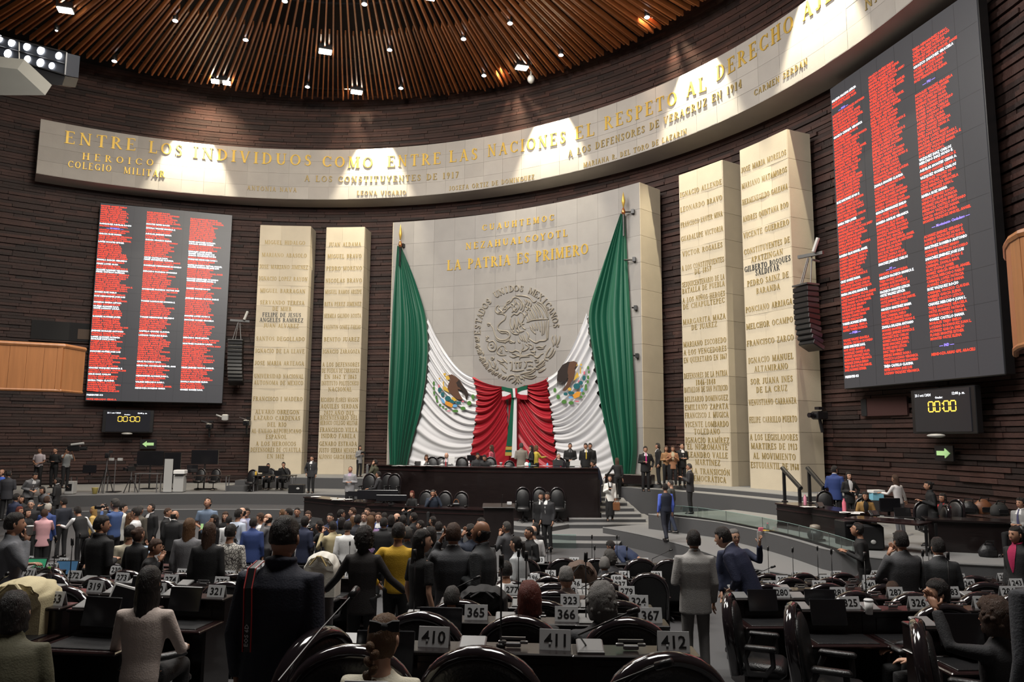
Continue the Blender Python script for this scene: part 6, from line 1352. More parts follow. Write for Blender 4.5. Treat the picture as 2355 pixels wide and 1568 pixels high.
A(63, 1169, Z0, -100, 'woman with straight black hair embracing the one in pink', 'f', ('fwd', 'fwd'), hair='long', top=('suit', BK), skin='l')
A(103, 1171, Z0, 30, 'woman with short brown hair in a pink blazer', 'f', ('fwd', 'fwd'), hair='short', hc='b', top=('suit', (.6, .33, .35)), pants=BK)
t, h_, M_, J = A(34, 1180, ('r', 9.4), -55, 'man in grey suit with a paper cup, left edge', 'm', ('bent', 'chin'), hair='short', top=('suit', (.14, .145, .16)), h=1.74)
held('paper_cup', 'cup', 'white paper cup in the hand of the man in grey, left edge', h_[1]+Vector((.02, 0, .03)), 0, lambda t: MB().lathe([(.03, -.05), (.04, .05), (.042, .052), (.038, .06), (0, .06)], n=14).build('cup', WHITEP, t, True))
A(178, 1165, Z0, 70, 'dark-haired man in black vest over white sleeves leaning on a chair', 'm', ('fwd', 'out'), .35, hair='short', top=('vest', BK, WH))
A(216, 1165, Z0, 100, 'woman with curly golden blond hair turned away', 'f', hair='wavy', hc='y', top=('suit', (.5, .33, .1)), h=1.55)
A(234, 1186, ('r', 10.8), -25, 'tall man in black coat seen from behind, left of centre rows', 'm', ('bent', 'bent'), hair='short', top=('coat', BK), head=(-.6, 0))
t, h_, M_, J = A(266, 1147, ('z', .45), 80, 'photographer in blue shirt aiming his camera at the grey wall', 'm', ('cam', 'cam'), hair='short', hc='dg', top=('shirt', (.06, .11, .27)), skin='l')
held('camera', 'camera', 'camera raised by the photographer in blue', (h_[1]+h_[-1])/2, PI/2, camera_fn)
A(284, 1158, Z0, -30, 'bearded man in white blazer in profile', 'm', ('down', 'bent'), hair='short', top=('suit', (.55, .54, .5)), head=(-.8, 0), skin='l')
A(299, 1180, Z0, -60, 'woman with long honey-coloured hair from behind', 'f', hair='long', hc='lb', top=('shirt', (.1, .08, .04)))
A(322, 1163, Z0, -15, 'grey-haired man in olive jacket from behind', 'm', hair='short', hc='dg', top=('suit', (.07, .06, .045)))
A(313, 1168, Z0, 100, 'dark-haired man in white behind the olive jacket', 'm', hair='short', top=('shirt', WH))
A(352, 1159, Z0, 150, 'man in dark suit looking down, left of the bald man', 'm', hair='short', top=('suit', BK), shirt=WH, head=(0, -.4))
A(386, 1168, Z0, -80, 'balding man in dark suit in profile near the left wall', 'm', hair='crop', hc='b', top=('suit', BK), shirt=WH)
A(319, 1212, ('r', 12.3), -20, 'woman with brown bun in black blazer from behind, left rows', 'f', ('bent', 'bent'), hair='bun', hc='b', top=('suit', BK), h=1.6)
A(300, 1208, ('r', 13.5), 15, 'person in cream top behind the brown bun', 'f', hair='short', top=('shirt', (.55, .5, .38)), h=1.6)
A(358, 1240, ('r', 12.2), -80, 'brown-haired person raising folded hands, left rows', 'f', ('chin', 'chin'), .2, hair='short', hc='b', top=('shirt', BK), h=1.5)
A(204, 1292, ('r', 11.6), 5, 'bald man seated among the left rows', 'm', ('desk', 'desk'), .2, True, hair='bald', hc='k', top=('suit', (.02, .02, .03)), skin='l')
A(402, 1174, Z0, -10, 'bald man in dark suit from behind', 'm', hair='bald', hc='k', top=('suit', BK), shirt=WH, head=(-.5, 0))
A(436, 1193, ('r', 12.5), 0, 'woman with light brown hair in grey blazer from behind', 'f', hair='long', hc='lb', top=('suit', (.16, .16, .17)), pants=GR)
t, h_, M_, J = A(472, 1181, Z0, -70, 'woman with red hair and a red bow', 'f', hair='pony', hc='r', top=('shirt', WH), skin='l')
q = M_@(J['H']@Vector((0, -.05, .12))); held('hair_bow', 'bow', 'red bow in the red-haired woman\'s hair', q, .5, lambda t: (MB().ell((-.06, 0, 0), (.06, .025, .035), 10, 6).build('loop', FR, t, True), MB().ell((.06, 0, 0), (.06, .025, .035), 10, 6).build('loop', FR, t, True), MB().ell((0, 0, 0), (.02, .03, .02), 8, 6).build('knot', FR, t, True)))
t, h_, M_, J = A(481, 1146, ('z', .3), 180, 'man in blue-grey short-sleeved shirt looking down at a green phone by the wall', 'm', ('front', 'front'), head=(0, -.6), hair='short', top=('tee', (.14, .19, .27)))
held('phone', 'phone', 'green-lit phone in the hands of the man by the grey wall', (h_[1]+h_[-1])/2+Vector((0, -.03, .05)), 0, lambda t: phone_fn(t, AGRN))
A(482, 1203, ('r', 10.6), 0, 'woman with long dark brown hair in black from behind', 'f', hair='wavy', hc='b', top=('suit', BK), pants=BK, h=1.66)
A(494, 1184, Z0, 120, 'woman holding a cup to her mouth behind the dark hair', 'f', ('chin', 'bent'), hair='long', top=('suit', BK))
A(519, 1177, Z0, 185, 'smiling woman in black dress facing the rows', 'f', hair='long', hc='b', top=('shirt', BK), skin='l')
A(527, 1187, Z0, 10, 'person in white shirt from behind next to the smiling woman', 'm', hair='short', top=('shirt', WH), h=1.6)
A(531, 1206, ('r', 11.9), -5, 'man in white shirt with black geometric pattern from behind', 'm', ('bent', 'bent'), hair='short', top=('shirt', PATT), pants=BK, h=1.72)
t, h_, M_, J = A(549, 1171, Z0, -30, 'photographer in light blue shirt with black straps from behind', 'm', ('bent', 'bent'), hair='short', top=('shirt', (.45, .5, .6)))
held('camera_strap', 'strap', 'black crossed camera straps on the light blue shirt', M_@Vector((0, 0, 1.2)), math.radians(-30), lambda t: (MB().tube([(-.15, -.1, .2), (0, -.14, .02), (.16, -.12, -.18)], .022, 6, sq=.3).build('strap', BPLAS, t), MB().tube([(.15, -.1, .2), (0, -.145, .02), (-.16, -.12, -.18)], .022, 6, sq=.3).build('strap', BPLAS, t)))
A(558, 1167, Z0, 120, 'bald man behind the photographer with straps', 'm', hair='bald', top=('shirt', (.4, .4, .5)), skin='l')
A(568, 1168, Z0, 200, 'dark-haired man with glasses raising a phone', 'm', ('bent', 'cam'), hair='short', top=('shirt', (.3, .33, .5)), glasses=True)
A(583, 1191, Z0, 0, 'man in royal blue suit seen from behind', 'm', hair='short', top=('suit', BLU), pants=NV)
A(600, 1180, Z0, 100, 'man in profile right of the royal blue suit', 'm', hair='short', hc='b', top=('shirt', WH))
A(609, 1187, Z0, 0, 'person with curly dark hair in black from behind', 'f', ('bent', 'bent'), hair='curly', top=('shirt', BK))
A(618, 1181, Z0, 90, 'bald man lifting his hand to his ear', 'm', ('phone', 'phone'), hair='bald', top=('shirt', GR), skin='l')
A(650, 1171, Z0, 60, 'woman in white with a light ponytail', 'f', hair='pony', hc='lb', top=('shirt', WH))
A(665, 1169, Z0, 60, 'dark-haired man in grey jacket in profile, centre left crowd', 'm', hair='short', top=('suit', (.2, .2, .2)), head=(.5, 0))
A(663, 1185, Z0, 180, 'smiling man in white shirt in the crowd', 'm', hair='short', hc='b', top=('shirt', WH), skin='l')
A(684, 1167, Z0, 185, 'young man with short hair facing the rows, left of the desk front', 'm', hair='crop', top=('suit', DG))
A(701, 1188, Z0, -30, 'dark-skinned man in navy suit from behind, right of the smiling man', 'm', ('bent', 'bent'), hair='short', top=('suit', NV), skin='d', head=(.5, -.2))
A(709, 1175, Z0, 178, 'smiling man in black jacket and open white shirt before the lower desk', 'm', ('front', 'front'), hair='short', hc='b', top=('suit', BK), shirt=WH, skin='l')
t, h_, M_, J = A(736, 1198, Z0, 80, 'black-haired photographer in black aiming at the smiling man', 'f', ('cam', 'cam'), hair='bob', top=('shirt', BK))
held('camera', 'camera', 'camera of the black-haired photographer in the centre crowd', (h_[1]+h_[-1])/2, PI/2, camera_fn)
A(760, 1180, Z0, 170, 'man with glasses in navy suit beside the beige jacket', 'm', hair='crop', hc='k', top=('suit', NV), glasses=True, skin='l')
A(766, 1199, Z0, 50, 'man in beige jacket raising a camera, centre crowd', 'm', ('cam', 'cam'), hair='short', top=('suit', (.4, .34, .2)))
A(784, 1172, Z0, -60, 'dark-haired man in blue suit looking right, centre crowd', 'm', hair='short', top=('suit', BLU), shirt=WH)
A(800, 1198, Z0, 5, 'man in white short-sleeved shirt from behind, centre crowd', 'm', hair='short', top=('shirt', (.75, .75, .74)))
A(786, 1190, Z0, 0, 'dark head between the beige jacket and the white shirt', 'f', hair='bob', top=('suit', BK))
A(812, 1167, Z0, 60, 'balding man in blue suit in profile below the lower desk', 'm', hair='crop', hc='b', top=('suit', BLU), skin='l', shirt=WH, head=(.5, 0))
A(812, 1188, Z0, 60, 'blond woman behind the dark navy suit', 'f', hair='wavy', hc='lb', top=('shirt', WH))
A(823, 1184, Z0, -10, 'man in charcoal suit from behind with broad shoulders, centre crowd', 'm', hair='short', top=('suit', (.02, .022, .03)))
A(838, 1178, Z0, 178, 'man in grey jacket lifting his chin, facing the rows', 'm', hair='crop', hc='b', top=('suit', (.22, .21, .2)), skin='l')
A(845, 1168, Z0, 160, 'balding man far back in front of the lower desk', 'm', hair='crop', hc='b', top=('suit', BK), skin='l')
A(858, 1178, Z0, 80, 'brown-haired woman in profile, centre crowd', 'f', hair='bob', hc='b', top=('shirt', (.3, .2, .15)))
A(853, 1186, Z0, 20, 'woman with wavy blond hair in a colourful floral blouse', 'f', ('bent', 'bent'), hair='wavy', hc='lb', top=('shirt', MULTI))
A(871, 1178, Z0, 180, 'man in blue suit and white shirt facing the rows beside the floral blouse', 'm', hair='crop', hc='b', top=('suit', BLU), shirt=WH, skin='l')
A(884, 1179, Z0, 0, 'dark head right of the blue suit', 'm', hair='short', top=('suit', DG))
A(883, 1191, Z0, -10, 'man in long black coat from behind, centre crowd', 'm', ('bent', 'bent'), hair='short', top=('coat', BK))
A(900, 1185, Z0, 0, 'black-haired person from behind beside the long coat', 'f', hair='bob', top=('suit', BK))
A(914, 1180, Z0, 100, 'bald man in grey jacket in profile, centre crowd', 'm', hair='bald', top=('suit', DG), skin='l')
A(927, 1185, Z0, 5, 'short-haired man in black from behind, above the yellow shirt', 'm', hair='short', top=('suit', BK))
A(952, 1179, Z0, 70, 'dark-haired man with glasses turned left, right of centre crowd', 'm', hair='short', top=('suit', BK))
A(948, 1190, Z0, 0, 'dark-haired person in black and white striped scarf', 'f', hair='short', top=('shirt', (.3, .3, .3)))
A(968, 1197, Z0, 95, 'black-haired woman in profile behind the black tee shirt', 'f', hair='short', top=('suit', BK), skin='l')
A(996, 1188, Z0, 75, 'woman with straight black bob and white collar', 'f', hair='bob', top=('shirt', WH))
A(1009, 1200, Z0, 5, 'man in dark suit and white collar from behind, right end of the crowd', 'm', hair='short', top=('suit', DG), shirt=WH)
A(936, 1212, ('r', 13.5), 30, 'grey-haired person behind the yellow shirt', 'm', hair='short', hc='dg', top=('suit', BK), h=1.65)
# --- mid and near aisle people
A(838, 1217, ('r', 9.9), -3, 'woman with curly black hair in black blazer spreading her arms between desks', 'f', ('out', 'out'), hair='curly', top=('suit', (.014, .011, .011)), pants=BK, h=1.7, vox=.016)
A(917, 1203, ('r', 10.4), -5, 'man in mustard yellow shirt seen from behind', 'm', ('hip', 'bent'), hair='short', top=('shirt', (.55, .33, .02)), pants=BK, vox=.018)
A(970, 1219, ('r', 8.6), -50, 'young woman with long dark hair in black tee shirt resting a hand on a chair', 'f', ('down', 'down'), hair='long', hc='k', top=('tee', (.01, .01, .011)), pants=BK, skin='l', h=1.62, vox=.014, head=(-.5, 0))
A(991, 1212, ('r', 12.0), 10, 'dark-haired woman behind the black tee shirt', 'f', hair='bob', top=('suit', BK))
t, h_, M_, J = A(1043, 1204, ('r', 8.7), 5, 'man in charcoal suit and white collar on the phone, seen from behind', 'm', ('phone', 'down'), hair='short', hc='b', top=('suit', (.05, .052, .058)), shirt=WH, pants=(.04, .04, .045), vox=.014, h=1.76)
held('phone', 'phone', 'black phone at the ear of the man in charcoal', M_@(J['H']@Vector((-.1, .03, 0))), PI/2, phone_fn)
A(1083, 1206, ('r', 13.5), 40, 'man in navy suit on the phone behind the bald man', 'm', ('phone', 'down'), hair='short', top=('suit', (.012, .018, .035)))
A(1107, 1191, ('z', 0), 90, 'dark-haired man with glasses behind the bald man', 'm', hair='short', top=('suit', BK), glasses=True)
A(1115, 1199, ('r', 8.65), 70, 'balding man in dark grey suit looking down left', 'm', ('bent', 'down'), hair='bald', hc='k', top=('suit', (.03, .033, .036)), shirt=GR, tie=BK, skin='d', vox=.014, h=1.76, head=(.1, -.25))
A(1166, 1200, ('z', 0), 60, 'grey-haired man in dark grey suit with a hand at his chin', 'm', ('chin', 'bent'), hair='short', hc='dg', top=('suit', (.05, .05, .055)))
A(1187, 1233, ('r', 11.9), 60, 'woman in white shawl with dark ponytail in profile', 'f', ('bent', 'bent'), .1, hair='pony', top=('suit', (.45, .47, .48)), skin='l', h=1.5)
A(1229, 1210, ('z', 0), 25, 'bald man in white shirt seen from behind looking at a phone', 'm', ('bent', 'bent'), hair='bald', hc='g', top=('shirt', WH), skin='l', head=(.4, -.3))
A(1218, 1211, ('z', 0), 120, 'man with glasses in black facing the white shirt', 'm', ('bent', 'bent'), hair='crop', top=('suit', BK), glasses=True)
A(1232, 1203, ('z', 0), 20, 'dark-haired woman in black behind the bald man in white', 'f', hair='bob', top=('suit', BK))
A(1400, 1244, ('z', 0), 60, 'man in navy suit bending low over a desk, right of centre', 'm', ('desk', 'desk'), 1.15, hair='short', top=('suit', (.018, .03, .075)), pants=NV)
A(1595, 1220, ('r', 10.1), 0, 'man in light grey suit seen from behind in the right aisle', 'm', ('bent', 'down'), hair='short', top=('suit', (.3, .29, .28)), shirt=(.4, .39, .37), pants=(.15, .145, .14), vox=.013, h=1.77)
A(1658, 1213, ('r', 10.7), 55, 'man in navy suit leaning forward beside the light grey suit', 'm', ('front', 'down'), .5, hair='short', top=('suit', (.012, .016, .045)), shirt=WH, pants=(.01, .012, .03), vox=.014, h=1.8, skin='l')
t, h_, M_, J = A(1687, 1216, ('r', 11.8), 190, 'grey-haired man with glasses holding up a phone behind the navy suit', 'm', ('raise', 'down'), hair='crop', hc='g', top=('suit', NV), glasses=True, skin='l', shirt=WH)
held('phone', 'phone', 'white phone held up by the man with glasses', h_[-1]+Vector((0, 0, .05)), .4, lambda t: MB().box((0, 0, 0), (.075, .01, .155), bev=.003).build('case', WHITEP, t))
# --- right desk group
A(1918, 1064, (D, 23.6, 1.0), -40, 'man in bright navy blue suit standing behind the right desk', 'm', ('bent', 'bent'), hair='short', top=('suit', (.022, .045, .17)), shirt=WH, head=(-.5, 0), h=1.8)
A(1951, 1080, (D, 23.2, 1.0), 185, 'woman with black blazer and white blouse standing at the right desk', 'f', ('hip', 'bent'), hair='long', top=('suit', BK), shirt=(.6, .6, .6), skin='l')
A(1989, 1122, (D, 20.6, 1.0), 165, 'seated woman in mustard jacket writing at the right desk', 'f', ('desk', 'desk'), .2, True, hair='long', top=('suit', (.3, .17, .05)), shirt=BK)
A(2058, 1087, (D, 21.6, 1.0), 25, 'woman in white blouse with long brown ponytail at the right desk', 'f', ('fwd', 'out'), .1, hair='long', hc='b', top=('shirt', (.62, .6, .6)), pants=(.1, .1, .11))
A(2134, 1102, (D, 18.8, 1.0), 80, 'dark-haired person in black puffer coat reading, at the brick wall', 'f', ('read', 'read'), .1, hair='bun', top=('coat', BK), h=1.62)
A(2167, 1122, (D, 19.6, 1.0), 110, 'seated woman with glasses in red jacket by the brick wall', 'f', ('desk', 'desk'), -.05, True, hair='long', hc='k', top=('suit', (.42, .015, .02)), shirt=BK, glasses=True, h=1.66)
A(1976, 1181, (D, 13.9, .4), 65, 'man in black shirt with glasses writing notes below the right desk', 'm', ('read', 'read'), .1, hair='short', top=('shirt', BK), glasses=True, head=(0, -.35))
A(2071, 1222, ('r', 11.2), 10, 'man in dark grey suit with raised elbow from behind, right rows', 'm', ('chin', 'chin'), hair='short', top=('suit', (.055, .055, .06)), h=1.72)
A(2156, 1237, ('r', 10.8), 0, 'man in charcoal suit and white collar from behind, right rows', 'm', ('bent', 'bent'), hair='short', top=('suit', (.032, .034, .037)), shirt=WH, h=1.7)
A(2346, 1136, (D, 17.6, 1.0), 110, 'seated man in light grey suit at the right edge', 'm', ('bent', 'bent'), 0, True, hair='short', top=('suit', (.25, .25, .25)), shirt=WH, tie=(.05, .05, .12))
A(2335, 1210, ('r', 11.9), 105, 'woman in crimson patterned sweater and black coat at the right edge', 'f', ('down', 'down'), hair='pony', hc='k', top=('suit', BK), shirt=(.35, .01, .07), h=1.62, vox=.016)
# --- seated in the near rows
t, h_, M_, J = A(35, 1362, ('r', 5.0), 25, 'woman in olive jacket holding a lit phone, lower left corner', 'f', ('bent', 'read'), .3, True, hair='bob', top=('suit', (.075, .07, .04)), pants=(.2, .22, .15), vox=.013, h=1.66, skin='l')
held('phone', 'phone', 'phone with a glowing blue display held by the woman in olive', h_[1]+Vector((.0, -.02, .06)), .25, lambda t: phone_fn(t, mat('phone_blue', (.1, .3, .6), .3, emit=(.25, .55, 1), estr=1.2)))
A(344, 1305, ('r', 6.9), 0, 'seated woman with very long straight black hair, left rows', 'f', ('desk', 'desk'), .05, True, hair='long', top=('shirt', (.5, .42, .38)), vox=.016)
A(885, 1412, ('r', 4.15), -8, 'woman with blond braid and black bow in cream top, bottom centre', 'f', ('desk', 'desk'), .1, True, hair='braid', hc='lb', top=('shirt', (.62, .58, .46)), vox=.012, h=1.64, skin='l', head=(-.2, 0))
A(1384, 1351, ('r', 6.5), 0, 'seated person with tousled grey hair, centre rows', 'm', ('desk', 'desk'), .15, True, hair='curly', hc='g', top=('suit', DG), skin='l')
A(1218, 1339, ('r', 6.6), 5, 'seated person with smooth red-brown hair, centre rows', 'f', ('desk', 'desk'), .1, True, hair='bob', hc='r', top=('suit', BK))
A(1302, 1300, ('r', 9.7), 0, 'seated man with short grey hair, centre rows', 'm', ('desk', 'desk'), .1, True, hair='crop', hc='g', top=('suit', (.08, .05, .04)), skin='l')
A(1163, 1291, ('r', 10.2), 10, 'seated dark-haired man in white collar, centre rows', 'm', ('desk', 'desk'), .2, True, hair='short', hc='k', top=('shirt', WH))
A(1040, 1349, ('r', 7.5), 0, 'seated person with dark grey hair below the charcoal suit', 'm', ('desk', 'desk'), .3, True, hair='short', hc='dg', top=('suit', BK))
A(1402, 1268, ('r', 15.0), 20, 'seated grey-haired man under the bending man', 'm', ('desk', 'desk'), .2, True, hair='curly', hc='dg', top=('suit', DG))
A(1390, 1278, ('r', 14.6), 0, 'seated white-haired person near the bending man', 'm', ('desk', 'desk'), .2, True, hair='short', hc='g', top=('suit', DG))
A(730, 1281, ('r', 11.5), 60, 'seated dark-haired man in profile before the draped white coat', 'm', ('desk', 'desk'), .1, True, hair='short', top=('suit', DG))
A(2156, 1333, ('r', 7.5), 85, 'seated man with slicked black hair in profile, right rows', 'm', ('desk', 'desk'), 0, True, hair='short', hc='k', top=('suit', (.03, .032, .035)), shirt=WH, skin='l', vox=.016)
A(2288, 1385, ('r', 6.0), 30, 'seated woman with curly brown hair lifting a hand, lower right', 'f', ('up', 'desk'), 0, True, hair='curly', hc='b', top=('suit', DG), vox=.016)
A(2052, 1338, ('r', 10.6), 0, 'small seated person with brown hair behind the paper cup', 'f', ('desk', 'desk'), .2, True, hair='short', hc='b', top=('shirt', BK))
A(0, 1303, ('r', 10.2), 10, 'black-haired person seated at the left edge', 'f', ('desk', 'desk'), .1, True, hair='bob', top=('suit', BK))
# --- the photographer in the near aisle and the grey sleeve at the right edge
t, h_, M_, J = A(655, 1208, (D, 4.75, 1.26), -8, 'large man in navy wool coat with a camera strap, near aisle left of centre', 'm', ('down', 'down'), .06, hair='crop', hc='k', top=('coat', (.011, .013, .026)), pants=(.01, .01, .015), vox=.011, h=1.86)
s_ = thing('camera_strap', 'black camera strap with red edges over the left shoulder of the navy coat', 'strap', M_@Vector((0, 0, 1.0)), math.radians(-8)); STR_ = [(-.125, .02, .53), (-.13, -.08, .5), (-.115, -.148, .4), (-.105, -.155, .25), (-.1, -.158, .05)]
MB().tube([Vector(p) for p in STR_], .028, 6, sq=.12).build('webbing', BPLAS, s_)
for q in (-.024, .024): MB().tube([Vector((p[0]+q, p[1]-.006, p[2])) for p in STR_], .0035, 5).build('red_edge', mat('strap_red', (.45, .02, .02), .6), s_)
me = text_me('EOS 6D', .02); me.materials.clear(); me.materials.append(WHITEC); me.transform(Matrix.Translation((-.092, -.172, .06)) @ Matrix(((0, 0, 0, 0), (0, 0, 1, 0), (.042, 0, 0, 0), (0, 0, 0, 1))) @ Matrix.Identity(4)); 
me2 = text_me('EOS 6D', .02); me2.materials.clear(); me2.materials.append(WHITEC); me2.transform(Matrix(((0, -.034, 0, -.09), (0, 0, 0, -.1715), (.038, 0, 0, .08), (0, 0, 0, 1)))); bpy.data.meshes.remove(me); meshobj('lettering', me2, s_)
A(2418, 1240, (D, 4.1, 1.32), 10, 'man in grey suit cut off by the right edge, only his sleeve showing', 'm', ('down', 'down'), 0, hair='short', top=('suit', (.05, .053, .062)), pants=DG, vox=.012, h=1.85)
# ------------------------------------------------------------------ right platform furniture
def at3(px, py, z): p = onz(px, py, z); return (p.x, p.y)
t1 = wall_desk('long_desk', 'long dark wood desk with closed front on the right platform', [at3(1788, 1213, 1.0), at3(1870, 1227, 1.0), at3(1950, 1243, 1.0)], 1.0, 1.72, .75)
a_ = at3(1952, 1188, 1.7); b_ = at3(2050, 1200, 1.68); c_ = at3(2122, 1206, 1.66)
t = thing('side_table', 'dark open-fronted table with monitors continuing the long right desk', 'table', (b_[0], b_[1], 1.0)); s = MB(); L_ = Vector((c_[0]-a_[0], c_[1]-a_[1])); ang = math.atan2(L_.y, L_.x); s.box((0, .2, .69), (L_.length, .8, .05), ang, bev=.01); s.build('table_top', DWOOD2, t)
for sx_ in (-1, 1):
    for sy_ in (-.1, .5): MB().box((sx_*L_.length*.46*math.cos(ang)-sy_*math.sin(ang), sx_*L_.length*.46*math.sin(ang)+sy_*math.cos(ang), .34), (.05, .05, .68)).build('leg', BPLAS, t)
def on_top(name, cat, lab, px, py, z, fn, rz=0): p = onz(px, py, z); return held(name, cat, lab, p, rz, fn)
def monitor_fn(w=.5, h=.32, scr=SCRN): 
    def f(t): MB().box((0, 0, h*.5+.12), (w, .035, h), bev=.012).build('display', scr, t); MB().box((0, .03, h*.5+.12), (w*.9, .04, h*.85), bev=.01).build('back_shell', BPLAS, t); MB().box((0, .06, .1), (.06, .03, .2)).build('stand', BPLAS, t); MB().lathe([(.12, 0), (.12, .015), (.03, .03)], (0, .05, 0), n=14).build('foot', BPLAS, t)
    return f
def laptop_fn(col, w=.34):
    def f(t): MB().box((0, -.02, .01), (w, .24, .018), bev=.006).build('base', col, t); MB().box((0, .12, .12), (w, .012, .23), rx=-.25, bev=.005).build('lid', col, t); MB().box((0, -.04, .021), (w*.85, .12, .003)).build('keyboard', BPLAS, t)
    return f
def paper_fn(w=.21, h=.3, n=3, spread=.2):
    def f(t):
        r = random.Random(int(w*1000)+n)
        for i in range(n): MB().box((r.uniform(-spread, spread), r.uniform(-spread, spread)*.5, .003+.004*i), (w, h, .003), r.uniform(-.5, .5)).build('sheet', WHITEP, t)
    return f
def bottle_fn(body, cap, h=.26, r=.038):
    def f(t): MB().lathe([(r*.9, 0), (r, .01), (r, h*.7), (r*.45, h*.86), (r*.42, h*.92)], n=14).build('body', body, t, True); MB().lathe([(r*.5, h*.92), (r*.5, h), (0, h)], n=12).build('cap', cap, t)
    return f
PINKM = mat('pink_plastic', (.75, .18, .25), .35); ROSE = mat('rose_plastic', (.75, .3, .4), .35); BOX2 = mat('light_blue_print', (.2, .5, .65), .6); CLEAR = glassmat('clear_plastic', (.85, .9, .9), .2)
on_top('flask', 'bottle', 'tall coral pink flask standing on the right desk', 1942, 1177, 1.73, bottle_fn(PINKM, PINKM, .34, .05))
on_top('flask', 'bottle', 'smaller rose flask at the left end of the right desk', 1852, 1162, 1.73, bottle_fn(ROSE, ROSE, .3, .045))
on_top('monitor', 'monitor', 'black computer monitor on the side table at the right', 2048, 1188, 1.68, monitor_fn(.55, .34), .1)
on_top('laptop', 'laptop', 'open black laptop on the side table beside the monitor', 2082, 1190, 1.68, laptop_fn(BPLAS, .42))
on_top('desk_phone', 'phone', 'black desk phone standing on the right desk', 2010, 1186, 1.7, lambda t: (MB().box((0, 0, .06), (.22, .2, .05), rx=.6, bev=.01).build('body', BPLAS, t), MB().tube([(-.1, 0, .12), (-.1, -.1, .08), (-.1, -.16, .02)], .025, 8).build('handset', BPLAS, t)))
on_top('desk_phone', 'phone', 'black desk phone at the left end of the right desk', 1885, 1166, 1.73, lambda t: (MB().box((0, 0, .06), (.22, .2, .05), rx=.6, bev=.01).build('body', BPLAS, t), MB().tube([(-.1, 0, .12), (-.1, -.1, .08), (-.1, -.16, .02)], .025, 8).build('handset', BPLAS, t)))
on_top('paper_sheets', 'papers', 'white papers spread before the woman in mustard', 1975, 1180, 1.73, paper_fn(.21, .3, 5, .35)); on_top('paper_sheets', 'papers', 'white papers at the left end of the right desk', 1868, 1166, 1.73, paper_fn(.2, .28, 3, .2))
on_top('stationery_box', 'box', 'pale blue and white box on the right desk behind the seated woman', 2016, 1150, 1.75, lambda t: (MB().box((0, 0, .12), (.34, .26, .24), bev=.01).build('carton', BOX2, t), MB().box((0, 0, .27), (.4, .3, .08), rz=.2).build('lid', WHITEP, t)))
def office_chair(px, py, d, z, lab, rz=0, s=1.0):
    p = atd(px, py, d); o = chair(p.x, d, z, rz, lab, s, 'office chairs along the right platform'); return o
office_chair(2134, 1165, 18.9, 1.0, 'empty black office chair with curved back at the side table', 2.9, .95)
office_chair(1900, 1140, 23.3, 1.0, 'black chair behind the man in bright navy suit', 2.9, .9); office_chair(2178, 1180, 19.7, 1.0, 'black chair under the woman in the red jacket', 1.9, .95)
office_chair(1992, 1150, 20.7, 1.0, 'black chair under the woman in mustard', 2.9, .9); office_chair(2140, 1120, 19.0, 1.0, 'dark chair beside the person in the puffer coat', 1.4, .9); office_chair(2346, 1180, 17.7, 1.0, 'dark chair under the man at the right edge', 1.9, .9)
# bench table with bags
p = atd(2265, 1185, 18.3); t = thing('table', 'long dark table heaped with black bags at the right', 'table', (p.x, 18.3, 1.0), -.35); MB().box((0, 0, .72), (2.6, .8, .05), bev=.01).build('table_top', DWOOD, t); MB().box((0, -.3, .36), (2.5, .04, .7)).build('front_panel', DWOOD, t)
for sx_ in (-1.2, 1.2): MB().box((sx_, 0, .36), (.05, .7, .7)).build('side_panel', DWOOD, t)
def bag_fn(w=.45, col=None, seed=1):
    def f(t):
        r = random.Random(seed); s = MB(); rings = []
        for z, k in ((0, .9), (.03, 1), (.12, 1.02), (.22, .85), (.3, .5), (.33, .25)):
            rings.append([Vector((w*.5*k*math.cos(2*PI*q/12)*r.uniform(.9, 1.1), w*.33*k*math.sin(2*PI*q/12)*r.uniform(.9, 1.1), z*w/.45)) for q in range(12)])
        s.loft(rings); s.build('bag', col or mat('bag_black', (.015, .015, .017), .45, bump=.5, bscale=15), t, True); MB().tube([(-w*.25, 0, w*.5), (-w*.2, -.1, w*.85), (w*.2, -.1, w*.85), (w*.25, 0, w*.5)], .015, 6).build('strap', BPLAS, t); MB().box((0, -w*.34, w*.25), (w*.5, .03, w*.25), bev=.01).build('pocket', BPLAS, t)
    return f
on_top('backpack', 'bag', 'shiny black backpack leaning at the left of the bag heap', 2228, 1182, 1.74, bag_fn(.45, seed=2), -.3); on_top('satchel', 'bag', 'brown leather bag lying in the middle of the bag heap', 2262, 1182, 1.74, bag_fn(.5, mat('brown_bag', (.16, .06, .025), .5), 3)); on_top('backpack', 'bag', 'dull black bag at the right of the bag heap', 2300, 1186, 1.74, bag_fn(.45, mat('bag_grey', (.02, .02, .02), .8), 4)); on_top('pouch', 'bag', 'small beige pouch hanging before the bag heap', 2266, 1178, 1.72, bag_fn(.2, mat('beige_bag', (.4, .36, .25), .7), 5))
p = onz(2272, 1285, 1.0); held('backpack', 'bag', 'tall black backpack standing on the ramp floor at the right', Vector((p.x+.2, p.y+.3, 1.0)), 0, bag_fn(.42, seed=7))
p = onz(1862, 1247, 1.0); held('spotlight', 'lamp', 'round black stage spotlight lying on the ramp edge', Vector((p.x+.25, p.y+.25, 1.0)), .4, lambda t: (MB().ell((0, 0, .16), (.2, .2, .17), 14, 8).build('housing', BPLAS, t, True), MB().lathe([(.1, .28), (.14, .32), (.12, .4), (.05, .42)], n=14).build('lens_ring', mat('ring_beige', (.25, .22, .18), .4), t, True), MB().box((0, 0, .03), (.4, .3, .06), bev=.01).build('yoke', BPLAS, t)))
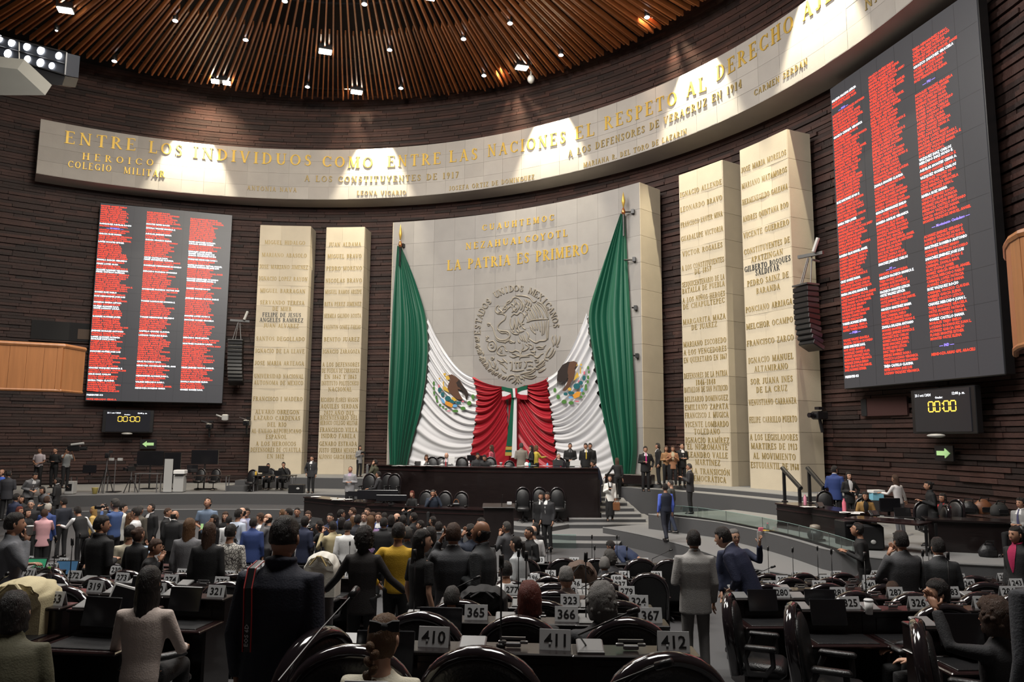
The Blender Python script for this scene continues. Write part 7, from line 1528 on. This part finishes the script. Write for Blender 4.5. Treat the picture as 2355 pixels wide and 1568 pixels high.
on_top('bottle', 'bottle', 'clear plastic bottle with a red cap behind the ramp glass', 1766, 1224, 1.0, bottle_fn(CLEAR, EP, .26, .045)); on_top('snack_bag', 'packet', 'red and yellow snack packet on the ramp floor', 1750, 1222, 1.0, lambda t: (MB().box((0, 0, .06), (.16, .05, .12), .3, bev=.02).build('packet', EP, t), MB().box((.13, -.03, .03), (.2, .05, .05), -.5, bev=.02).build('wrapper', EY, t)))
# equipment under the side table
p = atd(2040, 1270, 17.6); held('equipment_case', 'case', 'black equipment case under the side table', Vector((p.x, 19.4, 1.0)), .1, lambda t: (MB().box((0, 0, .3), (.6, .5, .6), bev=.02).build('case', BPLAS, t), MB().box((0, -.26, .5), (.5, .02, .04)).build('handle', STEEL, t)))
p = atd(2105, 1270, 16.6); held('tripod_case', 'case', 'black standing case with a pale badge in front of the side table', Vector((p.x, 18.6, 1.0)), -.2, lambda t: (MB().box((0, 0, .3), (.5, .4, .6), bev=.06).build('case', BPLAS, t), MB().ell((0, -.21, .2), (.06, .02, .05), 10, 6).build('badge', LGREY, t)))
# ------------------------------------------------------------------ presidium furniture and clutter
for px, lab in ((991, 'black leather chair behind the woman in white'), (1012, 'black leather chair beside the bald man in grey'), (1060, 'empty tall black chair in the middle of the presidium'), (1125, 'tall black chair behind the floral blouse'), (1172, 'low black chair left of the beige-grey jacket'), (1290, 'black chair under the man with glasses and red tie')):
    p = atd(px, 1045, 31.9 if px != 1290 else 32.0); chair(p.x, p.y, zD, PI+random.Random(px).uniform(-.2, .2), lab, .98 if px != 1172 else .85, 'presidium chairs')
for px, lab in ((1203, 'left one of the three tall leather armchairs below the presidium'), (1242, 'middle one of the three tall leather armchairs below the presidium'), (1283, 'right one of the three tall leather armchairs below the presidium')):
    p = atd(px, 1160, 28.9); chair(p.x, p.y, .45, PI, lab, 1.1, 'three tall armchairs')
for px, d, lab in ((974, 27.9, 'black leather chair between the two people at the lower desk'), (1018, 27.6, 'black leather chair right of the man on the phone'), (1056, 27.4, 'black leather chair with a small handbag before it'), (842, 29.9, 'black leather chair left of the man in profile'), (884, 30.3, 'black leather chair behind the man in profile'), (900, 29.9, 'black leather chair with a coat over it by the lower desk')):
    p = atd(px, 1130, d); chair(p.x, p.y, .95 if px < 940 and px != 974 and d > 29 else .45, PI-.2, lab, 1.04, 'lower desk chairs')
on_top('laptop', 'laptop', 'dark open laptop on the presidium desk before the seated man', 1284, 1071, 2.47, laptop_fn(BPLAS, .42), .1); on_top('laptop', 'laptop', 'silver open laptop on the presidium desk', 1322, 1072, 2.47, laptop_fn(LGREY, .42), -.2)
on_top('monitor', 'monitor', 'left one of two small black monitors on the presidium desk', 1083, 1066, 2.46, monitor_fn(.34, .24), .2); on_top('monitor', 'monitor', 'right one of two small black monitors on the presidium desk', 1102, 1067, 2.46, monitor_fn(.36, .24)); on_top('desk_phone', 'phone', 'black desk phone at the left end of the presidium desk', 961, 1068, 2.46, lambda t: (MB().box((0, 0, .06), (.22, .2, .05), rx=.6, bev=.01).build('body', BPLAS, t), MB().tube([(-.1, 0, .12), (-.1, -.1, .08), (-.1, -.16, .02)], .025, 8).build('handset', BPLAS, t)))
held('pages_stack', 'papers', 'white stack of pages standing on the presidium desk', onz(1038, 1068, 2.46), .1, lambda t: (MB().box((0, 0, .15), (.27, .1, .3), bev=.005).build('pages', WHITEP, t),))
on_top('ornament', 'ornament', 'silver ornament in front of the bald man in grey', 1017, 1070, 2.46, lambda t: (MB().lathe([(.12, 0), (.1, .03), (.03, .07), (.03, .12), (.08, .16), (.0, .22)], n=12).build('body', LGREY, t, True),))
for px, lab in ((925, 'far left end'), (990, 'front of the woman in white'), (1150, 'left of the low chair'), (1212, 'front of the black blazer'), (1262, 'right of the magenta bottle')): on_top('paper_sheets', 'papers', 'white papers on the presidium desk, '+lab, px, 1071, 2.46, paper_fn(.22, .2, 4, .3))
on_top('glass_cup', 'cup', 'white cup on the presidium desk under the floral blouse', 1152, 1070, 2.46, lambda t: MB().lathe([(.03, 0), (.06, .1), (.07, .12), (.05, .12), (.02, .02)], n=14).build('cup', WHITEP, t, True)); on_top('bottle', 'bottle', 'turquoise bottle on the presidium desk', 1218, 1072, 2.46, bottle_fn(mat('turquoise', (.05, .35, .42), .4), BPLAS, .16, .04)); on_top('bottle', 'bottle', 'blue bottle beside the dark laptop', 1259, 1071, 2.46, bottle_fn(EBL, EBL, .12, .04)); on_top('plate', 'plate', 'white round plate standing on the presidium desk', 1211, 1071, 2.46, lambda t: MB().ell((0, 0, .07), (.09, .03, .08), 14, 8).build('plate', WHITEP, t, True))
on_top('paper_sheets', 'papers', 'heap of white papers on the left lower desk', 785, 1148, 1.21, paper_fn(.25, .3, 7, .5)); on_top('paper_sheets', 'papers', 'single papers at the left end of the left lower desk', 722, 1142, 1.21, paper_fn(.25, .3, 3, .2)); on_top('monitor', 'monitor', 'wide black monitor on the left lower desk', 812, 1149, 1.21, monitor_fn(.4, .2)); on_top('paper_cup', 'cup', 'white paper cup on the left lower desk', 838, 1152, 1.21, lambda t: MB().lathe([(.04, 0), (.05, .12), (0, .12)], n=12).build('cup', WHITEP, t, True))
on_top('paper_sheets', 'papers', 'white papers before the red-haired woman at the lower desk', 940, 1160, 1.17, paper_fn(.25, .3, 3, .3)); on_top('handbag', 'bag', 'small bag with a round tan handle on the lower desk', 1049, 1163, 1.17, lambda t: (MB().box((0, 0, .05), (.26, .1, .1), bev=.03).build('bag', BPLAS, t), MB().tube([(.09*math.cos(PI*k/10), 0, .1+.13*math.sin(PI*k/10)) for k in range(11)], .012, 6).build('handle', mat('tan_leather', (.2, .08, .03), .5), t)))
for px, w in ((868, 1.5), (900, 1.1)): on_top('monitor', 'monitor', ('long' if px == 868 else 'lower') + ' black monitor bank beside the man in profile', px, 1156 if px == 868 else 1160, 1.18, monitor_fn(w, .34 if px == 868 else .22))
# ------------------------------------------------------------------ broadcast corner on the left platform
ZP = .96
def lp(px, d, py=1120): p = atd(px, py, d); return Vector((p.x, d, ZP))
def table_fn(w, d=.6, h=.74, col=None):
    def f(t):
        MB().box((0, 0, h), (w, d, .04), bev=.01).build('table_top', col or mat('table_dark', (.03, .02, .016), .4), t)
        for a in (-1, 1):
            for b in (-1, 1): MB().box((a*(w/2-.05), b*(d/2-.05), h/2), (.04, .04, h)).build('leg', STEEL, t)
    return f
held('folding_table', 'table', 'dark table with equipment at the left of the broadcast corner', lp(205, 35.6), .05, table_fn(1.5)); held('folding_table', 'table', 'long dark table with a printer in the broadcast corner', lp(470, 36.6), .1, table_fn(2.2)); held('folding_table', 'table', 'black table below the outer left pillar', lp(632, 37.0), .05, table_fn(1.9, .8, .74, BPLAS)); held('frame_table', 'table', 'bare metal frame table with open front, broadcast corner', lp(340, 36.0), .0, table_fn(1.1, .5, .85, STEEL))
held('monitor', 'monitor', 'wide monitor on the left broadcast table', lp(203, 35.6)+Vector((0, 0, .76)), .1, monitor_fn(.6, .36)); held('monitor', 'monitor', 'black monitor on the long broadcast table', lp(440, 36.6)+Vector((0, 0, .76)), -.1, monitor_fn(.55, .35)); held('monitor', 'monitor', 'black monitor back on the table by the outer left pillar', lp(604, 36.9)+Vector((0, 0, .76)), PI, monitor_fn(.5, .32)); held('laptop', 'laptop', 'black laptop before the man resting his chin', lp(640, 36.9)+Vector((0, 0, .76)), PI, laptop_fn(BPLAS, .34)); held('bottle', 'bottle', 'yellow drink bottle on the table by the outer left pillar', lp(587, 36.8)+Vector((0, 0, .76)), 0, bottle_fn(EY, EY, .2, .05))
held('printer', 'printer', 'tall white printer cabinet with paper trays', lp(413, 36.2), .1, lambda t: (MB().box((0, 0, .4), (.46, .5, .8), bev=.03).build('cabinet', LGREY, t), MB().box((0, 0, .92), (.5, .5, .2), bev=.03).build('scanner', WHITEP, t), MB().box((.05, -.2, .81), (.4, .3, .04)).build('paper_tray', BPLAS, t)))
held('display_panel', 'panel', 'tall narrow white standing panel in the broadcast corner', lp(385, 35.8), 0, lambda t: (MB().box((0, 0, .78), (.38, .06, 1.5), bev=.01).build('panel', LGREY, t), MB().box((0, .0, .02), (.5, .4, .04)).build('foot', STEEL, t)))
def tvs(px0, px1, py0, py1, lab):
    p = atd((px0+px1)/2, (py0+py1)/2, 38.0); w = (px1-px0)/1750*38; h = (py1-py0)/1750*38
    held('television', 'screen', lab, Vector((p.x, 38.0, ZP)), 0, lambda t: (MB().box((0, 0, p.z-ZP), (w, .08, h), bev=.02).build('display', SCRN, t), MB().tube([(0, .05, 0), (0, .05, p.z-ZP)], .04, 8).build('stand', BPLAS, t), MB().box((0, .05, .02), (.7, .5, .04)).build('foot', BPLAS, t)))
tvs(316, 376, 1037, 1070, 'left black television on a stand before the brick wall'); tvs(377, 415, 1041, 1110, 'middle upright grey-edged television beside the white panel'); tvs(441, 502, 1035, 1067, 'right black television on a stand before the brick wall')
def tripod_fn(h=1.5):
    def f(t):
        for k in range(3): MB().tube([(0, 0, h*.8), (.35*math.cos(2*PI*k/3+.4), .35*math.sin(2*PI*k/3+.4), .0)], .02, 6).build('leg', BPLAS, t)
        MB().tube([(0, 0, h*.6), (0, 0, h)], .025, 8).build('column', STEEL, t); MB().box((0, -.05, h+.14), (.18, .45, .24), bev=.03).build('camera_body', BPLAS, t); MB().tube([(0, -.26, h+.14), (0, -.45, h+.14)], .07, 10).build('lens', SCRN, t); MB().box((.12, .1, h+.3), (.16, .04, .12)).build('viewfinder', BPLAS, t)
    return f
held('camera_tripod', 'camera', 'television camera on a tall tripod left of the broadcast tables', lp(242, 35.3), .4, tripod_fn(1.55)); held('camera_tripod', 'camera', 'television camera on a low tripod beside the metal frame table', lp(300, 35.6), -.3, tripod_fn(.95)); held('light_stand', 'stand', 'thin light stand with two lamps in the broadcast corner', lp(262, 35.8), 0, lambda t: (MB().tube([(0, 0, 0), (0, 0, 1.5)], .02, 6).build('pole', STEEL, t), MB().box((-.2, 0, 1.5), (.2, .1, .12)).build('lamp_head', LGREY, t), MB().box((.2, 0, 1.5), (.2, .1, .12)).build('lamp_head', LGREY, t), MB().box((0, 0, .02), (.5, .5, .03)).build('foot', BPLAS, t)))
held('storage_box', 'box', 'white plastic box on the floor at the left of the broadcast corner', lp(163, 34.6), .1, lambda t: (MB().box((0, 0, .28), (.36, .4, .56), bev=.02).build('box', LGREY, t), MB().box((0, -.21, .3), (.25, .02, .3)).build('grille', BPLAS, t)))
held('paper_bin', 'bin', 'small yellow bucket at the platform edge', lp(219, 34.75), 0, lambda t: MB().lathe([(.09, 0), (.14, .26), (.15, .27), (.12, .26)], n=12).build('bucket', mat('yellow_bucket', (.6, .5, .15), .5), t, True))
for px, d, lab in ((455, 37.4, 'grey office chair behind the long broadcast table, left'), (490, 37.4, 'grey office chair behind the long broadcast table, right'), (575, 36.6, 'black chair with curved legs left of the pillar table'), (617, 38.1, 'chair under the person behind the monitor'), (652, 38.1, 'chair under the man resting his chin')): p = lp(px, d); chair(p.x, p.y, ZP, PI, lab, .88, 'broadcast corner chairs')
t = thing('low_steps', 'two small grey steps from the platform up to the left ledge', 'stairs', lp(562, 37.6)); MB().box((0, 0, .12), (1.3, 1.4, .24)).build('step', CARPET, t); MB().box((.1, .25, .36), (1.0, .9, .24)).build('step', CARPET, t)
p = atd(680, 1122, 35.9); held('speaker_box', 'loudspeaker', 'black floor speaker box below the left pillars', Vector((p.x, 36.1, .95)), 0, lambda t: (MB().box((0, 0, .2), (.7, .4, .4), bev=.03).build('cabinet', BPLAS, t), MB().ell((.1, -.2, .22), (.08, .02, .05), 10, 6).build('badge', LGREY, t)))
# ------------------------------------------------------------------ coats over chairs and small things on the desks
def drape(px, py, d, lab, col, w=.36, h=.55, stripe=None, rz=0):
    p = atd(px, py, d); t = thing('draped_coat', lab, 'coat', (p.x, p.y, p.z-h), rz); V = []; F = []; n, m = 36, 14
    for j in range(m+1):
        for i in range(n+1):
            a = PI*i/n; f = j/m; x = -w*math.cos(a)*(1+.06*f); z = h*(1-.0*f)*math.sin(a)**.7; y = -.16+.34*f if f < .5 else -.16+.34*f; rr = 1-(.12*(abs(f-.5)*2)**2)
            V.append(Vector((x*rr+.006*math.sin(i*.9+j*.7), y+.015*math.sin(i*1.3), (z*rr if 0 < i < n else -.25)+.006*math.sin(i*.8))))
    for j in range(m):
        for i in range(n): F.append((j*(n+1)+i, j*(n+1)+i+1, (j+1)*(n+1)+i+1, (j+1)*(n+1)+i))
    k = len(V); V += [Vector((v.x*.93, v.y*1.0, v.z*.93)) for v in V]; F += [tuple(q+k for q in f[::-1]) for f in F]
    c = [j*(n+1)+i for j in (0,) for i in range(n+1)]; V2 = MB(); V2.add(V, F); V2.add([V[i] for i in c], [tuple(range(n, -1, -1))]); V2.build('cloth', col, t, True)
    s = MB(); s.tube([Vector((-w*.5, -.2, h*.55)), Vector((-w*.1, -.2, h*.9)), Vector((w*.1, -.2, h*.9)), Vector((w*.45, -.2, h*.5))], .02, 6, sq=.5); s.build('lapel', stripe or col, t)
    return t
drape(62, 1327, 7.3, 'cream jacket draped over a chair in the left rows', cl((.6, .52, .32)), .27, .26); drape(742, 1268, 11.0, 'white coat with a beige stripe draped over a chair behind the photographer', cl((.62, .6, .54)), .24, .34, cl((.4, .3, .13))); drape(1335, 1288, 12.0, 'brown jacket draped over a chair in the centre rows', cl((.09, .055, .04)), .25, .34, BPLAS); drape(1112, 1347, 8.0, 'black coat draped over a chair beside card 322', cl(BK), .24, .16)
def dtop(px, py, k): return onz(px, py, rowz(k)+.765)
SHEET = lambda w, h, n=1: paper_fn(w, h, n, .02)
held('paper_sheets', 'papers', 'two white printed sheets on the desk beside card 321', dtop(425, 1412, 3), -.1, lambda t: (MB().box((-.14, 0, .003), (.24, .3, .003), .1).build('sheet', WHITEP, t), MB().box((.14, .02, .003), (.24, .3, .003), -.08).build('sheet', WHITEP, t), MB().box((.1, .02, .0055), (.12, .03, .001)).build('print_block', LGREY, t)))
held('paper_sheet', 'papers', 'white sheet lying on the lower right desk', dtop(2138, 1506, 2), .1, lambda t: (MB().box((0, 0, .003), (.26, .36, .003)).build('sheet', WHITEP, t), MB().box((.03, .1, .0055), (.08, .04, .001)).build('print_block', LGREY, t)))
held('tissue', 'tissue', 'crumpled white tissue on the desk with card 325', dtop(1908, 1443, 3)+Vector((0, 0, .0)), 0, lambda t: MB().ell((0, 0, .03), (.08, .06, .04), 7, 5).build('tissue', WHITEP, t))
held('paper_cup', 'cup', 'white paper coffee cup with a lid right of card 325', onz(1999, 1412, rowz(3)+1.0), 0, lambda t: (MB().lathe([(.034, 0), (.045, .13)], n=16).build('cup', WHITEP, t, True), MB().lathe([(.048, .13), (.048, .14), (.04, .15), (0, .15)], n=16).build('lid', WHITEC, t, True)))
held('bottle', 'bottle', 'clear water bottle with a green cap in the left rows', onz(110, 1348, rowz(3)+1.0), 0, bottle_fn(CLEAR, mat('green_cap', (.15, .45, .05), .4), .22, .035))
held('white_scarf', 'scarf', 'rolled white scarf on the desk of the woman in olive', dtop(140, 1440, 2), -.2, lambda t: (MB().tube([(-.2, 0, .04), (-.05, .02, .06), (.1, .0, .05), (.2, .04, .04)], [.035, .05, .055, .03], 10).build('roll', cl((.5, .47, .42)), t, True), MB().ell((.1, 0, .08), (.07, .05, .04), 8, 6).build('fold', cl((.5, .47, .42)), t, True)))
held('tablet', 'tablet', 'white-framed tablet leaning behind the screen near card 364', onz(285, 1418, rowz(2)+.93), 0, lambda t: (MB().box((0, 0, .14), (.3, .02, .26), rx=-.3, ry=.25, bev=.008).build('frame', WHITEP, t), MB().box((0, -.013, .14), (.26, .01, .22), rx=-.3, ry=.25).build('display', SCRN, t)))
held('phone', 'phone', 'dark phone lying on the edge of the desk near card 364', dtop(268, 1452, 2), .6, lambda t: MB().box((0, 0, .006), (.075, .15, .009), bev=.003).build('case', BPLAS, t))
held('cup', 'cup', 'pale blue printed cup beside the braided woman', onz(1005, 1545, rowz(1)+.76), 0, lambda t: MB().lathe([(.035, 0), (.045, .12), (.046, .125), (0, .12)], n=16).build('cup', mat('blue_print', (.35, .55, .7), .5, var=.6, vscale=30), t, True))
held('folder', 'folder', 'maroon folder on the desk in the lower right corner', onz(2240, 1500, rowz(2)+.82), .3, lambda t: (MB().box((0, 0, .01), (.3, .22, .02)).build('cover', mat('maroon', (.1, .01, .03), .5), t), MB().box((.08, -.02, .03), (.12, .16, .02), .5).build('card', LGREY, t)))
for i, (px, py, k, c) in enumerate(((80, 1316, 5, (.02, .12, .06)), (152, 1322, 5, (.02, .05, .09)), (250, 1303, 6, (.04, .05, .22)), (330, 1280, 6, (.25, .3, .35)))):
    held('lit_screen', 'tablet', ('green-lit', 'dim blue-lit', 'violet-blue-lit', 'pale-lit')[i]+' tablet standing on a desk in the left rows', onz(px, py, rowz(k)+.86), .1, lambda t, c=c, i=i: (MB().box((0, 0, .12), (.36, .02, .24), rx=-.4, bev=.006).build('frame', BPLAS, t), MB().box((0, -.013, .12), (.33, .006, .21), rx=-.4).build('display', mat('lit_%d' % i, c, .3, emit=c, estr=1.0, var=.5, vscale=9), t)))
# phone and bow in the near figures

q = atd(884, 1440, 4.0); held('hair_bow', 'bow', 'black satin bow in the blond braid', q, .1, lambda t: (MB().loft([[Vector((x, y, z)) for y, z in ((-.015, -h_), (.015, -h_), (.015, h_), (-.015, h_))] for x, h_ in ((-.075, .03), (-.04, .024), (0, .009))]).build('loop', cl(BK), t), MB().loft([[Vector((x, y, z)) for y, z in ((-.015, -h_), (.015, -h_), (.015, h_), (-.015, h_))] for x, h_ in ((0, .009), (.04, .026), (.075, .026))]).build('loop', cl(BK), t), MB().ell((0, -.01, 0), (.022, .022, .02), 8, 6).build('knot', cl(BK), t, True)))
# long gooseneck microphone crossing the near aisle
a, b = atd(640, 1565, 3.3), atd(818, 1358, 3.9); t = thing('gooseneck_microphone', 'long thin gooseneck microphone slanting across the near aisle', 'microphone', a); d = b-a
MB().tube([(0, 0, -.1), Vector((0, 0, 0)), d*.5+Vector((0, 0, .01)), d*.93], .004, 6).build('neck', BPLAS, t); MB().tube([d*.92, d*1.02], [.016, .02], 10).build('head', BPLAS, t, True)
